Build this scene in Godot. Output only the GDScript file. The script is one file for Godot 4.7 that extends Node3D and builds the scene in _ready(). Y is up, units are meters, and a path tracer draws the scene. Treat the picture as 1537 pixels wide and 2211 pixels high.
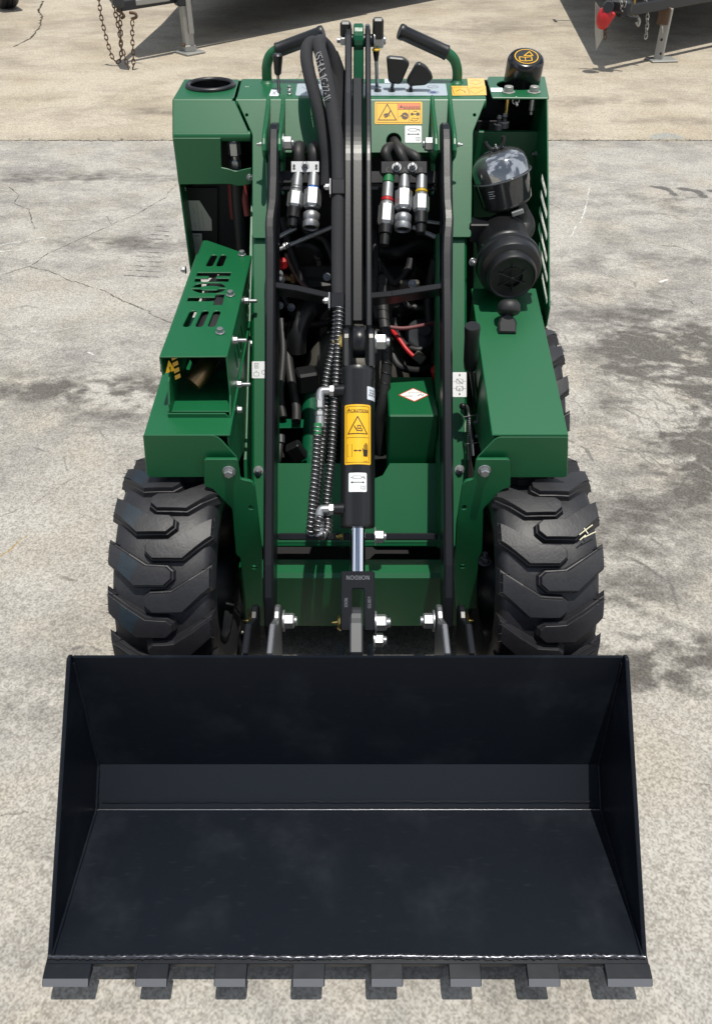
extends Node3D

# ---------------------------------------------------------------- mesh kit
class Geo:
	var v := PackedVector3Array()
	var n := PackedVector3Array()
	var c := PackedColorArray()
	var uv := PackedVector2Array()
	var col := Color.WHITE

	func tri3(a: Vector3, b: Vector3, d: Vector3, na: Vector3, nb: Vector3, nd: Vector3) -> void:
		var g := (b - a).cross(d - a)
		if g.dot(na + nb + nd) > 0.0:
			v.append(a); v.append(d); v.append(b)
			n.append(na); n.append(nd); n.append(nb)
		else:
			v.append(a); v.append(b); v.append(d)
			n.append(na); n.append(nb); n.append(nd)
		for i in 3:
			c.append(col)

	func tri(a: Vector3, b: Vector3, d: Vector3, nn: Vector3) -> void:
		var g := (b - a).cross(d - a)
		if g.length_squared() < 1e-18:
			return
		g = g.normalized()
		if g.dot(nn) < 0.0:
			g = -g
		tri3(a, b, d, g, g, g)

	func quad(a: Vector3, b: Vector3, d: Vector3, e: Vector3, nn: Vector3) -> void:
		tri(a, b, d, nn)
		tri(a, d, e, nn)

	func sq(a: Vector3, b: Vector3, d: Vector3, e: Vector3, na: Vector3, nb: Vector3, nd: Vector3, ne: Vector3) -> void:
		tri3(a, b, d, na, nb, nd)
		tri3(a, d, e, na, nd, ne)

	# chamfered box, centre, full size
	func box(p: Vector3, s: Vector3, b := Basis.IDENTITY, bev := 0.002) -> void:
		var h := s * 0.5
		bev = minf(bev, minf(h.x, minf(h.y, h.z)) * 0.6)
		var q := {}
		for ax in 3:
			for sg in [-1, 1]:
				for i in 4:
					var o := Vector3.ZERO
					var a1 := (ax + 1) % 3
					var a2 := (ax + 2) % 3
					var s1: int = [-1, 1, 1, -1][i]
					var s2: int = [-1, -1, 1, 1][i]
					o[ax] = sg * h[ax]
					o[a1] = s1 * (h[a1] - bev)
					o[a2] = s2 * (h[a2] - bev)
					var key := [0, 0, 0, ax]
					key[ax] = sg; key[a1] = s1; key[a2] = s2
					q[key] = p + b * o
		for ax in 3:
			var a1 := (ax + 1) % 3
			var a2 := (ax + 2) % 3
			for sg in [-1, 1]:
				var pts := []
				for i in 4:
					var key := [0, 0, 0, ax]
					key[ax] = sg
					key[a1] = [-1, 1, 1, -1][i]
					key[a2] = [-1, -1, 1, 1][i]
					pts.append(q[key])
				var nn := Vector3.ZERO
				nn[ax] = sg
				quad(pts[0], pts[1], pts[2], pts[3], b * nn)
			# edges between faces a1 and a2 run along ax
			for s1 in [-1, 1]:
				for s2 in [-1, 1]:
					var e := []
					for sa in [-1, 1]:
						for face in [a1, a2]:
							var key := [0, 0, 0, face]
							key[ax] = sa; key[a1] = s1; key[a2] = s2
							e.append(q[key])
					var nn := Vector3.ZERO
					nn[a1] = s1; nn[a2] = s2
					quad(e[0], e[1], e[3], e[2], b * nn)
		for x in [-1, 1]:
			for y in [-1, 1]:
				for z in [-1, 1]:
					tri(q[[x, y, z, 0]], q[[x, y, z, 1]], q[[x, y, z, 2]], b * Vector3(x, y, z))

	# profile of (radius, height) turned about the y axis of xf
	func lathe(prof: Array, xf: Transform3D, seg := 24, crease := 0.6) -> void:
		var m := prof.size()
		var sn: Array[Vector2] = []
		for i in m - 1:
			var d: Vector2 = prof[i + 1] - prof[i]
			sn.append(Vector2(d.y, -d.x).normalized())
		for i in m - 1:
			var a: Vector2 = prof[i]
			var b: Vector2 = prof[i + 1]
			var na := sn[i]
			var nb := sn[i]
			if i > 0 and sn[i - 1].dot(sn[i]) > crease:
				na = (sn[i - 1] + sn[i]).normalized()
			if i < m - 2 and sn[i + 1].dot(sn[i]) > crease:
				nb = (sn[i + 1] + sn[i]).normalized()
			for k in seg:
				var t0 := TAU * k / seg
				var t1 := TAU * (k + 1) / seg
				var c0 := Vector2(cos(t0), sin(t0))
				var c1 := Vector2(cos(t1), sin(t1))
				var p := [Vector3(a.x * c0.x, a.y, a.x * c0.y), Vector3(a.x * c1.x, a.y, a.x * c1.y), Vector3(b.x * c1.x, b.y, b.x * c1.y), Vector3(b.x * c0.x, b.y, b.x * c0.y)]
				var q := [Vector3(na.x * c0.x, na.y, na.x * c0.y), Vector3(na.x * c1.x, na.y, na.x * c1.y), Vector3(nb.x * c1.x, nb.y, nb.x * c1.y), Vector3(nb.x * c0.x, nb.y, nb.x * c0.y)]
				for j in 4:
					p[j] = xf * p[j]
					q[j] = (xf.basis * q[j]).normalized()
				if a.x > 1e-6:
					tri3(p[0], p[1], p[2], q[0], q[1], q[2])
				if b.x > 1e-6:
					tri3(p[0], p[2], p[3], q[0], q[2], q[3])

	func cyl(p0: Vector3, p1: Vector3, r0: float, r1 := -1.0, seg := 20, bev := 0.0015) -> void:
		if r1 < 0.0:
			r1 = r0
		var l := p0.distance_to(p1)
		var e := minf(bev, minf(minf(r0, r1) * 0.4, l * 0.4))
		lathe([Vector2(0, 0), Vector2(r0 - e, 0), Vector2(r0, e), Vector2(r1, l - e), Vector2(r1 - e, l), Vector2(0, l)], Geo.along(p0, p1), seg, 0.8)

	static func along(p0: Vector3, p1: Vector3) -> Transform3D:
		var y := (p1 - p0).normalized()
		var x := y.cross(Vector3(0, 0, 1) if absf(y.z) < 0.9 else Vector3(1, 0, 0)).normalized()
		return Transform3D(Basis(x, y, x.cross(y)), p0)

	static func smooth(pts: Array, per := 8) -> Array:
		var out := []
		var m := pts.size()
		for i in m - 1:
			var a: Vector3 = pts[maxi(i - 1, 0)]
			var b: Vector3 = pts[i]
			var d: Vector3 = pts[i + 1]
			var e: Vector3 = pts[mini(i + 2, m - 1)]
			for k in per:
				var t := float(k) / per
				out.append(0.5 * ((2.0 * b) + (d - a) * t + (2.0 * a - 5.0 * b + 4.0 * d - e) * t * t + (3.0 * b - a - 3.0 * d + e) * t * t * t))
		out.append(pts[m - 1])
		return out

	static func frames(path: Array) -> Array:
		var m := path.size()
		var t := []
		for i in m:
			t.append(((path[mini(i + 1, m - 1)] as Vector3) - (path[maxi(i - 1, 0)] as Vector3)).normalized())
		var x: Vector3 = (t[0] as Vector3).cross(Vector3(0.13, 0.21, 0.97)).normalized()
		var out := []
		for i in m:
			var ti: Vector3 = t[i]
			x = (x - ti * x.dot(ti)).normalized()
			out.append(Basis(x, ti, x.cross(ti)))
		return out

	# flat factor squashes the tube across its own z axis
	func tube(path: Array, r: float, seg := 12, caps := true, radii: Array = []) -> void:
		var fr := Geo.frames(path)
		for i in path.size() - 1:
			var r0: float = r if radii.is_empty() else radii[i]
			var r1: float = r if radii.is_empty() else radii[i + 1]
			for k in seg:
				var d0 := Vector3(cos(TAU * k / seg), 0, sin(TAU * k / seg))
				var d1 := Vector3(cos(TAU * (k + 1) / seg), 0, sin(TAU * (k + 1) / seg))
				var n00: Vector3 = fr[i] * d0
				var n01: Vector3 = fr[i] * d1
				var n10: Vector3 = fr[i + 1] * d0
				var n11: Vector3 = fr[i + 1] * d1
				sq(path[i] + n00 * r0, path[i] + n01 * r0, path[i + 1] + n11 * r1, path[i + 1] + n10 * r1, n00, n01, n11, n10)
		if caps:
			for e in [0, path.size() - 1]:
				var rr: float = r if radii.is_empty() else radii[e]
				var nn: Vector3 = fr[e].y * (-1.0 if e == 0 else 1.0)
				for k in seg:
					tri(path[e], path[e] + fr[e] * Vector3(cos(TAU * k / seg), 0, sin(TAU * k / seg)) * rr, path[e] + fr[e] * Vector3(cos(TAU * (k + 1) / seg), 0, sin(TAU * (k + 1) / seg)) * rr, nn)

	func coil(path: Array, r: float, wire: float, pitch: float, per := 12) -> void:
		var fr := Geo.frames(path)
		var out := []
		var dist := 0.0
		var total := 0.0
		for i in path.size() - 1:
			total += (path[i] as Vector3).distance_to(path[i + 1])
		var steps := int(total / pitch * per)
		var i := 0
		var acc := 0.0
		for s in steps:
			dist = total * s / steps
			while i < path.size() - 2 and acc + (path[i] as Vector3).distance_to(path[i + 1]) < dist:
				acc += (path[i] as Vector3).distance_to(path[i + 1])
				i += 1
			var t := (dist - acc) / maxf(1e-6, (path[i] as Vector3).distance_to(path[i + 1]))
			var p: Vector3 = (path[i] as Vector3).lerp(path[i + 1], t)
			var x: Vector3 = (fr[i].x as Vector3).lerp(fr[i + 1].x, t).normalized()
			var z: Vector3 = (fr[i].z as Vector3).lerp(fr[i + 1].z, t).normalized()
			var an := TAU * dist / pitch
			out.append(p + (x * cos(an) + z * sin(an)) * r)
		tube(out, wire, 5, true)

	func hex(p: Vector3, axis: Vector3, af: float, h: float) -> void:
		var xf := Geo.along(p, p + axis)
		var r := af / sqrt(3.0)
		var lo := []
		var mid := []
		var hi := []
		for k in 6:
			var d := Vector3(cos(TAU * k / 6), 0, sin(TAU * k / 6))
			lo.append(xf * (d * r))
			mid.append(xf * (d * r + Vector3(0, h * 0.85, 0)))
			hi.append(xf * (d * r * 0.84 + Vector3(0, h, 0)))
		var top: Vector3 = xf * Vector3(0, h, 0)
		for k in 6:
			var j := (k + 1) % 6
			var out: Vector3 = xf.basis * Vector3(cos(TAU * (k + 0.5) / 6), 0, sin(TAU * (k + 0.5) / 6))
			quad(lo[k], lo[j], mid[j], mid[k], out)
			quad(mid[k], mid[j], hi[j], hi[k], out + axis)
			tri(top, hi[k], hi[j], axis)

	# washer, nut and thread end on a face
	func bolt(p: Vector3, axis: Vector3, af := 0.013, stub := 0.006, washer := true) -> void:
		axis = axis.normalized()
		var q := p
		if washer:
			cyl(q, q + axis * af * 0.14, af * 0.8, -1.0, 18, 0.0006)
			q += axis * af * 0.14
		hex(q, axis, af, af * 0.7)
		if stub > 0.0:
			cyl(q + axis * af * 0.6, q + axis * (af * 0.7 + stub), af * 0.33, -1.0, 12, 0.0012)

	# --- flat shapes with holes: extruded along the local z of xf from 0 to t
	static func bridge(poly: PackedVector2Array, holes: Array) -> PackedVector2Array:
		var p := PackedVector2Array()
		for q in poly:
			p.append(q * 1000.0)
		if Geometry2D.is_polygon_clockwise(p):
			p.reverse()
		var hs := []
		for h0 in holes:
			var h := PackedVector2Array()
			for q in h0:
				h.append(q * 1000.0)
			if not Geometry2D.is_polygon_clockwise(h):
				h.reverse()
			hs.append(h)
		hs.sort_custom(func(a, b): return Geo.maxx(a) > Geo.maxx(b))
		for k in hs.size():
			var h: PackedVector2Array = hs[k]
			var best := [1e18, 0, 0]
			for i in p.size():
				for j in h.size():
					var d := p[i].distance_squared_to(h[j])
					if d < best[0] and Geo.free_line(p[i], h[j], p, hs, k):
						best = [d, i, j]
			var i0: int = best[1]
			var j0: int = best[2]
			var side := (h[j0] - p[i0]).normalized().orthogonal() * 0.01
			var np := PackedVector2Array()
			for i in i0 + 1:
				np.append(p[i])
			for j in h.size():
				np.append(h[(j0 + j) % h.size()])
			np.append(h[j0] + side)
			np.append(p[i0] + side)
			for i in range(i0 + 1, p.size()):
				np.append(p[i])
			p = np
		return p

	static func maxx(a: PackedVector2Array) -> float:
		var m := -1e18
		for q in a:
			m = maxf(m, q.x)
		return m

	static func free_line(a: Vector2, b: Vector2, p: PackedVector2Array, hs: Array, from: int) -> bool:
		var d := (b - a).normalized() * 0.02
		for i in p.size():
			if Geometry2D.segment_intersects_segment(a + d, b - d, p[i], p[(i + 1) % p.size()]) != null:
				return false
		for k in range(from, hs.size()):
			var h: PackedVector2Array = hs[k]
			for i in h.size():
				if Geometry2D.segment_intersects_segment(a + d, b - d, h[i], h[(i + 1) % h.size()]) != null:
					return false
		return true

	static func inset(poly: PackedVector2Array, by: float) -> PackedVector2Array:
		var m := poly.size()
		var out := PackedVector2Array()
		var sg := -1.0 if Geometry2D.is_polygon_clockwise(poly) else 1.0
		for i in m:
			var a := (poly[i] - poly[(i + m - 1) % m]).normalized()
			var b := (poly[(i + 1) % m] - poly[i]).normalized()
			var na := Vector2(-a.y, a.x) * sg
			var nb := Vector2(-b.y, b.x) * sg
			var mm := na + nb
			if mm.length() < 0.2:
				mm = na
			mm = mm.normalized()
			out.append(poly[i] + mm * by / maxf(0.4, mm.dot(na)))
		return out

	func plate(poly0: Array, holes: Array, t: float, xf: Transform3D, bev := 0.001) -> void:
		var poly := PackedVector2Array(poly0)
		bev = minf(bev, t * 0.4)
		var loops := [poly]
		var hs := []
		for h in holes:
			loops.append(PackedVector2Array(h))
		var tops := []
		for k in loops.size():
			tops.append(Geo.inset(loops[k], bev if k == 0 else -bev))
			if k > 0:
				hs.append(tops[k])
		var flat := Geo.bridge(tops[0], hs)
		var ids := Geometry2D.triangulate_polygon(flat)
		if ids.is_empty():
			push_warning("plate not triangulated")
		var up := xf.basis.z.normalized()
		for i in range(0, ids.size(), 3):
			for side in 2:
				var z := t if side == 0 else 0.0
				var p := []
				for j in 3:
					var q := flat[ids[i + j]] / 1000.0
					p.append(xf * Vector3(q.x, q.y, z))
				tri(p[0], p[1], p[2], up if side == 0 else -up)
		for k in loops.size():
			var lp: PackedVector2Array = loops[k]
			var tp: PackedVector2Array = tops[k]
			var m := lp.size()
			var sg := (-1.0 if Geometry2D.is_polygon_clockwise(lp) else 1.0) * (1.0 if k == 0 else -1.0)
			for i in m:
				var j := (i + 1) % m
				var e := (lp[j] - lp[i])
				var o2 := Vector2(e.y, -e.x).normalized() * sg
				var o := (xf.basis * Vector3(o2.x, o2.y, 0)).normalized()
				var at := func(q: Vector2, z: float) -> Vector3: return xf * Vector3(q.x, q.y, z)
				quad(at.call(lp[i], bev), at.call(lp[j], bev), at.call(lp[j], t - bev), at.call(lp[i], t - bev), o)
				quad(at.call(lp[i], t - bev), at.call(lp[j], t - bev), at.call(tp[j], t), at.call(tp[i], t), o + up)
				quad(at.call(lp[i], bev), at.call(lp[j], bev), at.call(tp[j], 0), at.call(tp[i], 0), o - up)

	func mesh() -> ArrayMesh:
		var a := []
		a.resize(Mesh.ARRAY_MAX)
		a[Mesh.ARRAY_VERTEX] = v
		a[Mesh.ARRAY_NORMAL] = n
		a[Mesh.ARRAY_COLOR] = c
		if uv.size() == v.size():
			a[Mesh.ARRAY_TEX_UV] = uv
		var m := ArrayMesh.new()
		m.add_surface_from_arrays(Mesh.PRIMITIVE_TRIANGLES, a)
		return m


# ---------------------------------------------------------------- shapes in 2D
func circle(cx: float, cy: float, r: float, m := 20) -> Array:
	var out := []
	for k in m:
		out.append(Vector2(cx + r * cos(TAU * k / m), cy + r * sin(TAU * k / m)))
	return out

func round_poly(pts: Array, r: float, seg := 4) -> Array:
	var out := []
	var m := pts.size()
	for i in m:
		var p: Vector2 = pts[i]
		var a: Vector2 = pts[(i + m - 1) % m] - p
		var b: Vector2 = pts[(i + 1) % m] - p
		var rr := minf(r, minf(a.length(), b.length()) * 0.45)
		var p0 := p + a.normalized() * rr
		var p1 := p + b.normalized() * rr
		for k in seg + 1:
			var t := float(k) / seg
			out.append(p0.lerp(p, t).lerp(p.lerp(p1, t), t))
	return out

func rect(x0: float, y0: float, x1: float, y1: float) -> Array:
	return [Vector2(x0, y0), Vector2(x1, y0), Vector2(x1, y1), Vector2(x0, y1)]

func slot(a: Vector2, b: Vector2, w: float) -> Array:
	var d := (b - a).normalized()
	var s := Vector2(-d.y, d.x) * w * 0.5
	var out := []
	for k in 7:
		var t := PI * k / 6
		out.append(b + s * cos(t) + d * w * 0.5 * sin(t))
	for k in 7:
		var t := PI * k / 6
		out.append(a - s * cos(t) - d * w * 0.5 * sin(t))
	return out

# ---------------------------------------------------------------- printed labels: one sheet, its print laid on it in thin layers
class Print:
	var tris := []   # [a, b, c, colour, layer]

	func poly(pts: Array, col: Color, layer: int) -> void:
		var p := PackedVector2Array()
		for q in pts:
			p.append((q as Vector2) * 1000.0)
		var ids := Geometry2D.triangulate_polygon(p)
		for i in range(0, ids.size(), 3):
			tris.append([p[ids[i]] / 1000.0, p[ids[i + 1]] / 1000.0, p[ids[i + 2]] / 1000.0, col, layer])

	func line(a: Vector2, b: Vector2, w: float, col: Color, layer: int) -> void:
		var s := (b - a).normalized().orthogonal() * w * 0.5
		poly([a + s, b + s, b - s, a - s], col, layer)

	func path(pts: Array, w: float, col: Color, layer: int, closed := false) -> void:
		for i in pts.size() - (0 if closed else 1):
			var a: Vector2 = pts[i]
			var b: Vector2 = pts[(i + 1) % pts.size()]
			var d := (b - a).normalized() * w * 0.4
			line(a - d, b + d, w, col, layer)

	func frame(x0: float, y0: float, x1: float, y1: float, w: float, col: Color, layer: int) -> void:
		path([Vector2(x0, y0), Vector2(x1, y0), Vector2(x1, y1), Vector2(x0, y1)], w, col, layer, true)

	func arrow(a: Vector2, b: Vector2, w: float, head: float, col: Color, layer: int) -> void:
		var d := (b - a).normalized()
		var s := d.orthogonal()
		line(a, b - d * head * 0.9, w, col, layer)
		poly([b, b - d * head + s * head * 0.6, b - d * head - s * head * 0.6], col, layer)

	func text(s: String, at: Vector2, height: float, col: Color, layer: int, bold := true, turn := 0.0, stretch := 1.0) -> void:
		for t in Print.letters(s, height, bold):
			var q := []
			for j in 3:
				var p: Vector2 = t[j]
				q.append(at + Vector2(p.x * stretch, p.y).rotated(turn))
			tris.append([q[0], q[1], q[2], col, layer])

	static func letters(s: String, height: float, bold: bool) -> Array:
		var tm := TextMesh.new()
		var f := SystemFont.new()
		f.font_names = PackedStringArray(["Droid Sans"])
		f.font_weight = 700 if bold else 400
		tm.font = f
		tm.text = s
		tm.font_size = 64
		tm.pixel_size = 0.01
		tm.depth = 0.0
		tm.curve_step = 2.0
		var a := tm.get_mesh_arrays()
		var vs: PackedVector3Array = a[Mesh.ARRAY_VERTEX]
		var ix: PackedInt32Array = a[Mesh.ARRAY_INDEX] if a[Mesh.ARRAY_INDEX] != null else PackedInt32Array(range(vs.size()))
		var k := height / 0.457   # capital height of 64 px lettering
		var lo := 1e9
		var hi := -1e9
		for p in vs:
			lo = minf(lo, p.x)
			hi = maxf(hi, p.x)
		var mid := (lo + hi) * 0.5
		var out := []
		for i in range(0, ix.size(), 3):
			out.append([Vector2((vs[ix[i]].x - mid) * k, vs[ix[i]].y * k), Vector2((vs[ix[i + 1]].x - mid) * k, vs[ix[i + 1]].y * k), Vector2((vs[ix[i + 2]].x - mid) * k, vs[ix[i + 2]].y * k)])
		return out

	# radius > 0 wraps the sheet round an upright cylinder of that radius (local y along it)
	func geo(xf: Transform3D, radius := 0.0) -> Geo:
		var g := Geo.new()
		var todo := tris.duplicate()
		while todo.size():
			var t: Array = todo.pop_back()
			if radius > 0.0:
				var far := 0.0
				var at := 0
				for j in 3:
					var w: float = absf((t[j] as Vector2).x - (t[(j + 1) % 3] as Vector2).x)
					if w > far:
						far = w
						at = j
				if far > radius * 0.3:
					var a: Vector2 = t[at]
					var b: Vector2 = t[(at + 1) % 3]
					var d: Vector2 = t[(at + 2) % 3]
					todo.append([a, (a + b) * 0.5, d, t[3], t[4]])
					todo.append([(a + b) * 0.5, b, d, t[3], t[4]])
					continue
			var z: float = 0.0004 + 0.00022 * t[4]
			var p := []
			var nn := []
			for j in 3:
				var q: Vector2 = t[j]
				if radius > 0.0:
					var an := q.x / radius
					p.append(xf * Vector3((radius + z) * sin(an), q.y, (radius + z) * cos(an)))
					nn.append(xf.basis * Vector3(sin(an), 0, cos(an)))
				else:
					p.append(xf * Vector3(q.x, q.y, z))
					nn.append(xf.basis.z)
			g.col = t[3]
			g.tri3(p[0], p[1], p[2], nn[0], nn[1], nn[2])
		return g


# ---------------------------------------------------------------- materials
var M := {}
const UP := Vector3(0, 1, 0)
const EW := Vector3(0, -0.7655, 0.6434)     # down the loader's sloping front
const EN := Vector3(0, 0.6434, 0.7655)      # out of it

func slope(e: float) -> Transform3D:        # x across, y up the slope, z out of it
	return Transform3D(Basis(Vector3(1, 0, 0), -EW, EN), Vector3(0, 1.162, -0.423) + EN * e)

func side(x: float) -> Transform3D:         # plates across x: 2D is (z, y)
	return Transform3D(Basis(Vector3(0, 0, 1), UP, Vector3(-1, 0, 0)), Vector3(x, 0, 0))

func front(z: float) -> Transform3D:
	return Transform3D(Basis.IDENTITY, Vector3(0, 0, z))

func level(h: float) -> Transform3D:        # 2D is (x, -z)
	return Transform3D(Basis(Vector3(1, 0, 0), Vector3(0, 0, -1), UP), Vector3(0, h, 0))

func lin(r: float, g: float, b: float) -> Color:
	return Color(r, g, b).linear_to_srgb()

func mat(called: String, c: Color, rough: float, metal := 0.0, spec := 0.5) -> StandardMaterial3D:
	var m := StandardMaterial3D.new()
	m.resource_name = called
	m.albedo_color = c
	m.roughness = rough
	m.metallic = metal
	m.metallic_specular = spec
	M[called] = m
	return m

func noise_tex(freq: float, sz: int, octaves: int, sd: int, lo: Color, hi: Color, a := 0.0, b := 1.0) -> NoiseTexture2D:
	var f := FastNoiseLite.new()
	f.seed = sd
	f.noise_type = FastNoiseLite.TYPE_SIMPLEX_SMOOTH
	f.frequency = freq
	f.fractal_octaves = octaves
	var t := NoiseTexture2D.new()
	t.width = sz
	t.height = sz
	t.seamless = true
	t.noise = f
	var g := Gradient.new()
	g.offsets = PackedFloat32Array([a, b])
	g.colors = PackedColorArray([lo, hi])
	t.color_ramp = g
	return t

# noise that repeats without a seam: bilinear lattices that wrap round
func periodic(sz: int, cells: Array, sd: int) -> PackedFloat32Array:
	var out := PackedFloat32Array()
	out.resize(sz * sz)
	var r := RandomNumberGenerator.new()
	r.seed = sd
	var amp := 0.0
	for q in cells:
		var n: int = q[0]
		var k: float = q[1]
		amp += k
		var lat := PackedFloat32Array()
		lat.resize(n * n)
		for i in n * n:
			lat[i] = r.randf()
		for y in sz:
			var fy := float(y) * n / sz
			var y0 := int(fy)
			var ty := fy - y0
			ty = ty * ty * (3.0 - 2.0 * ty)
			var r0 := (y0 % n) * n
			var r1 := ((y0 + 1) % n) * n
			for x in sz:
				var fx := float(x) * n / sz
				var x0 := int(fx)
				var tx := fx - x0
				tx = tx * tx * (3.0 - 2.0 * tx)
				var x1 := (x0 + 1) % n
				x0 = x0 % n
				out[y * sz + x] += k * lerpf(lerpf(lat[r0 + x0], lat[r0 + x1], tx), lerpf(lat[r1 + x0], lat[r1 + x1], tx), ty)
	for i in sz * sz:
		out[i] /= amp
	return out

func grey_image(f: PackedFloat32Array, sz: int, lo: Color, hi: Color, a: float, b: float) -> Image:
	var by := PackedByteArray()
	by.resize(sz * sz * 3)
	for i in sz * sz:
		var c := lo.lerp(hi, clampf((f[i] - a) / (b - a), 0.0, 1.0))
		by[i * 3] = int(c.r * 255.0)
		by[i * 3 + 1] = int(c.g * 255.0)
		by[i * 3 + 2] = int(c.b * 255.0)
	return Image.create_from_data(sz, sz, false, Image.FORMAT_RGB8, by)

var bumps := {}
# tile metres, list of [cells, weight], relief strength
func relief(m: StandardMaterial3D, tile: float, cells: Array, sd: int, strength: float) -> void:
	var key := str([cells, sd])
	if not bumps.has(key):
		var im := grey_image(periodic(256, cells, sd), 256, Color.BLACK, Color.WHITE, 0.0, 1.0)
		im.bump_map_to_normal_map(6.0)
		bumps[key] = ImageTexture.create_from_image(im)
	m.normal_enabled = true
	m.normal_texture = bumps[key]
	m.normal_scale = strength
	m.uv1_triplanar = true
	m.uv1_scale = Vector3.ONE / tile

func make_materials() -> void:
	var g := mat("green_paint", lin(0.001, 0.094, 0.030), 0.42, 0.0, 0.56)
	relief(g, 0.13, [[44, 1.0], [90, 0.5]], 3, 0.012)
	var gl := mat("green_gloss", lin(0.003, 0.085, 0.036), 0.3, 0.0, 0.5)
	relief(gl, 0.2, [[30, 1.0]], 4, 0.03)
	var b := mat("black_paint", lin(0.009, 0.0097, 0.012), 0.32, 0.0, 0.42)
	relief(b, 0.13, [[44, 1.0], [90, 0.5]], 3, 0.014)
	mat("black_plastic", lin(0.0075, 0.008, 0.0092), 0.4)
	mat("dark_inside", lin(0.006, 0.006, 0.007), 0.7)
	mat("sleeve", lin(0.018, 0.0185, 0.022), 0.85)
	relief(M.sleeve, 0.06, [[30, 1.0], [80, 0.7]], 8, 0.4)
	mat("zinc", lin(0.34, 0.35, 0.362), 0.4, 0.75)
	mat("spring_steel", lin(0.42, 0.42, 0.43), 0.35, 1.0)
	mat("steel", lin(0.45, 0.45, 0.46), 0.33, 0.8)
	mat("worn_steel", lin(0.035, 0.038, 0.043), 0.5, 0.1)
	mat("lightened_metal", lin(0.3, 0.3, 0.32), 0.4, 0.8)  # inner hinge ears, edge highlight put into the colour; also the raised letters
	mat("chrome", lin(0.75, 0.76, 0.8), 0.08, 1.0)
	mat("brass", lin(0.65, 0.47, 0.16), 0.3, 1.0)
	mat("bronze_pipe", lin(0.26, 0.17, 0.085), 0.38, 1.0)
	mat("red_plastic", lin(0.45, 0.012, 0.016), 0.45)
	mat("red_hose", lin(0.2, 0.03, 0.025), 0.6)
	mat("blue_plastic", lin(0.02, 0.12, 0.45), 0.45)
	mat("yellow_plastic", lin(0.55, 0.35, 0.01), 0.45)
	mat("green_tag", lin(0.01, 0.16, 0.05), 0.5)
	mat("dusty_casting", lin(0.075, 0.07, 0.06), 0.6, 0.2)
	mat("rubber_hose", lin(0.016, 0.016, 0.017), 0.55)
	mat("rust", lin(0.13, 0.08, 0.05), 0.7, 0.4)
	mat("galvanised", lin(0.34, 0.34, 0.32), 0.55, 0.5)
	mat("dull_paint", lin(0.016, 0.018, 0.022), 0.5)
	var ink := mat("label_print", Color.WHITE, 0.38)
	ink.vertex_color_use_as_albedo = true
	var rb := mat("rubber", Color.WHITE, 0.5, 0.0, 0.5)
	rb.vertex_color_use_as_albedo = true
	rb.albedo_texture = ImageTexture.create_from_image(grey_image(periodic(256, [[6, 1.0], [14, 0.8], [50, 0.6], [110, 0.4]], 21), 256, lin(0.55, 0.55, 0.56), lin(1.35, 1.33, 1.3).clamp(), 0.25, 0.75))
	relief(rb, 0.25, [[20, 1.0], [70, 0.6]], 22, 0.08)
	# bucket: satin black-blue with scuffs and dust
	var k := mat("bucket_paint", Color.WHITE, 0.37, 0.0, 0.25)
	k.albedo_texture = scuffs()
	relief(k, 0.9, [[7, 1.0], [19, 0.5], [90, 0.12]], 31, 0.06)
	k.uv1_scale = Vector3.ONE * 0.9
	mat("weld", lin(0.07, 0.073, 0.085), 0.24, 0.7)
	mat("cut_edge", lin(0.15, 0.155, 0.17), 0.5, 0.4)
	mat("edge_highlight", lin(0.6, 0.6, 0.62), 0.3, 1.0)  # bright strip metal, stands in for the highlight on the floor edge
	var cl := mat("smoked_clear", Color(0.12, 0.13, 0.14, 0.45), 0.03, 0.0, 0.6)
	cl.transparency = BaseMaterial3D.TRANSPARENCY_ALPHA
	mat("smoked_bowl", lin(0.36, 0.37, 0.385), 0.07, 0.85, 0.707)
	mat("smoked_cup", lin(0.07, 0.073, 0.078), 0.09, 0.6, 0.707)
	mat("heel_lit_dusty", lin(0.0075, 0.0095, 0.0142), 0.42, 0.0, 0.4)  # bucket paint made lighter: sunlit look and dust put into the colour

func noise_bytes(freq: float, w: int, h: int, octaves: int, sd: int, ridged := false, stretch := 1.0, warp := 0.0) -> PackedByteArray:
	var f := FastNoiseLite.new()
	if warp > 0.0:
		f.domain_warp_enabled = true
		f.domain_warp_amplitude = warp
		f.domain_warp_frequency = freq * 0.7
		f.domain_warp_fractal_octaves = 4
	f.seed = sd
	f.noise_type = FastNoiseLite.TYPE_SIMPLEX_SMOOTH
	f.frequency = freq
	f.fractal_octaves = octaves
	if ridged:
		f.fractal_type = FastNoiseLite.FRACTAL_RIDGED
	var im := f.get_image(w, int(h * stretch), false, false, true)
	if stretch != 1.0:
		im.resize(w, h, Image.INTERPOLATE_CUBIC)
	im.convert(Image.FORMAT_L8)
	return im.get_data()

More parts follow.
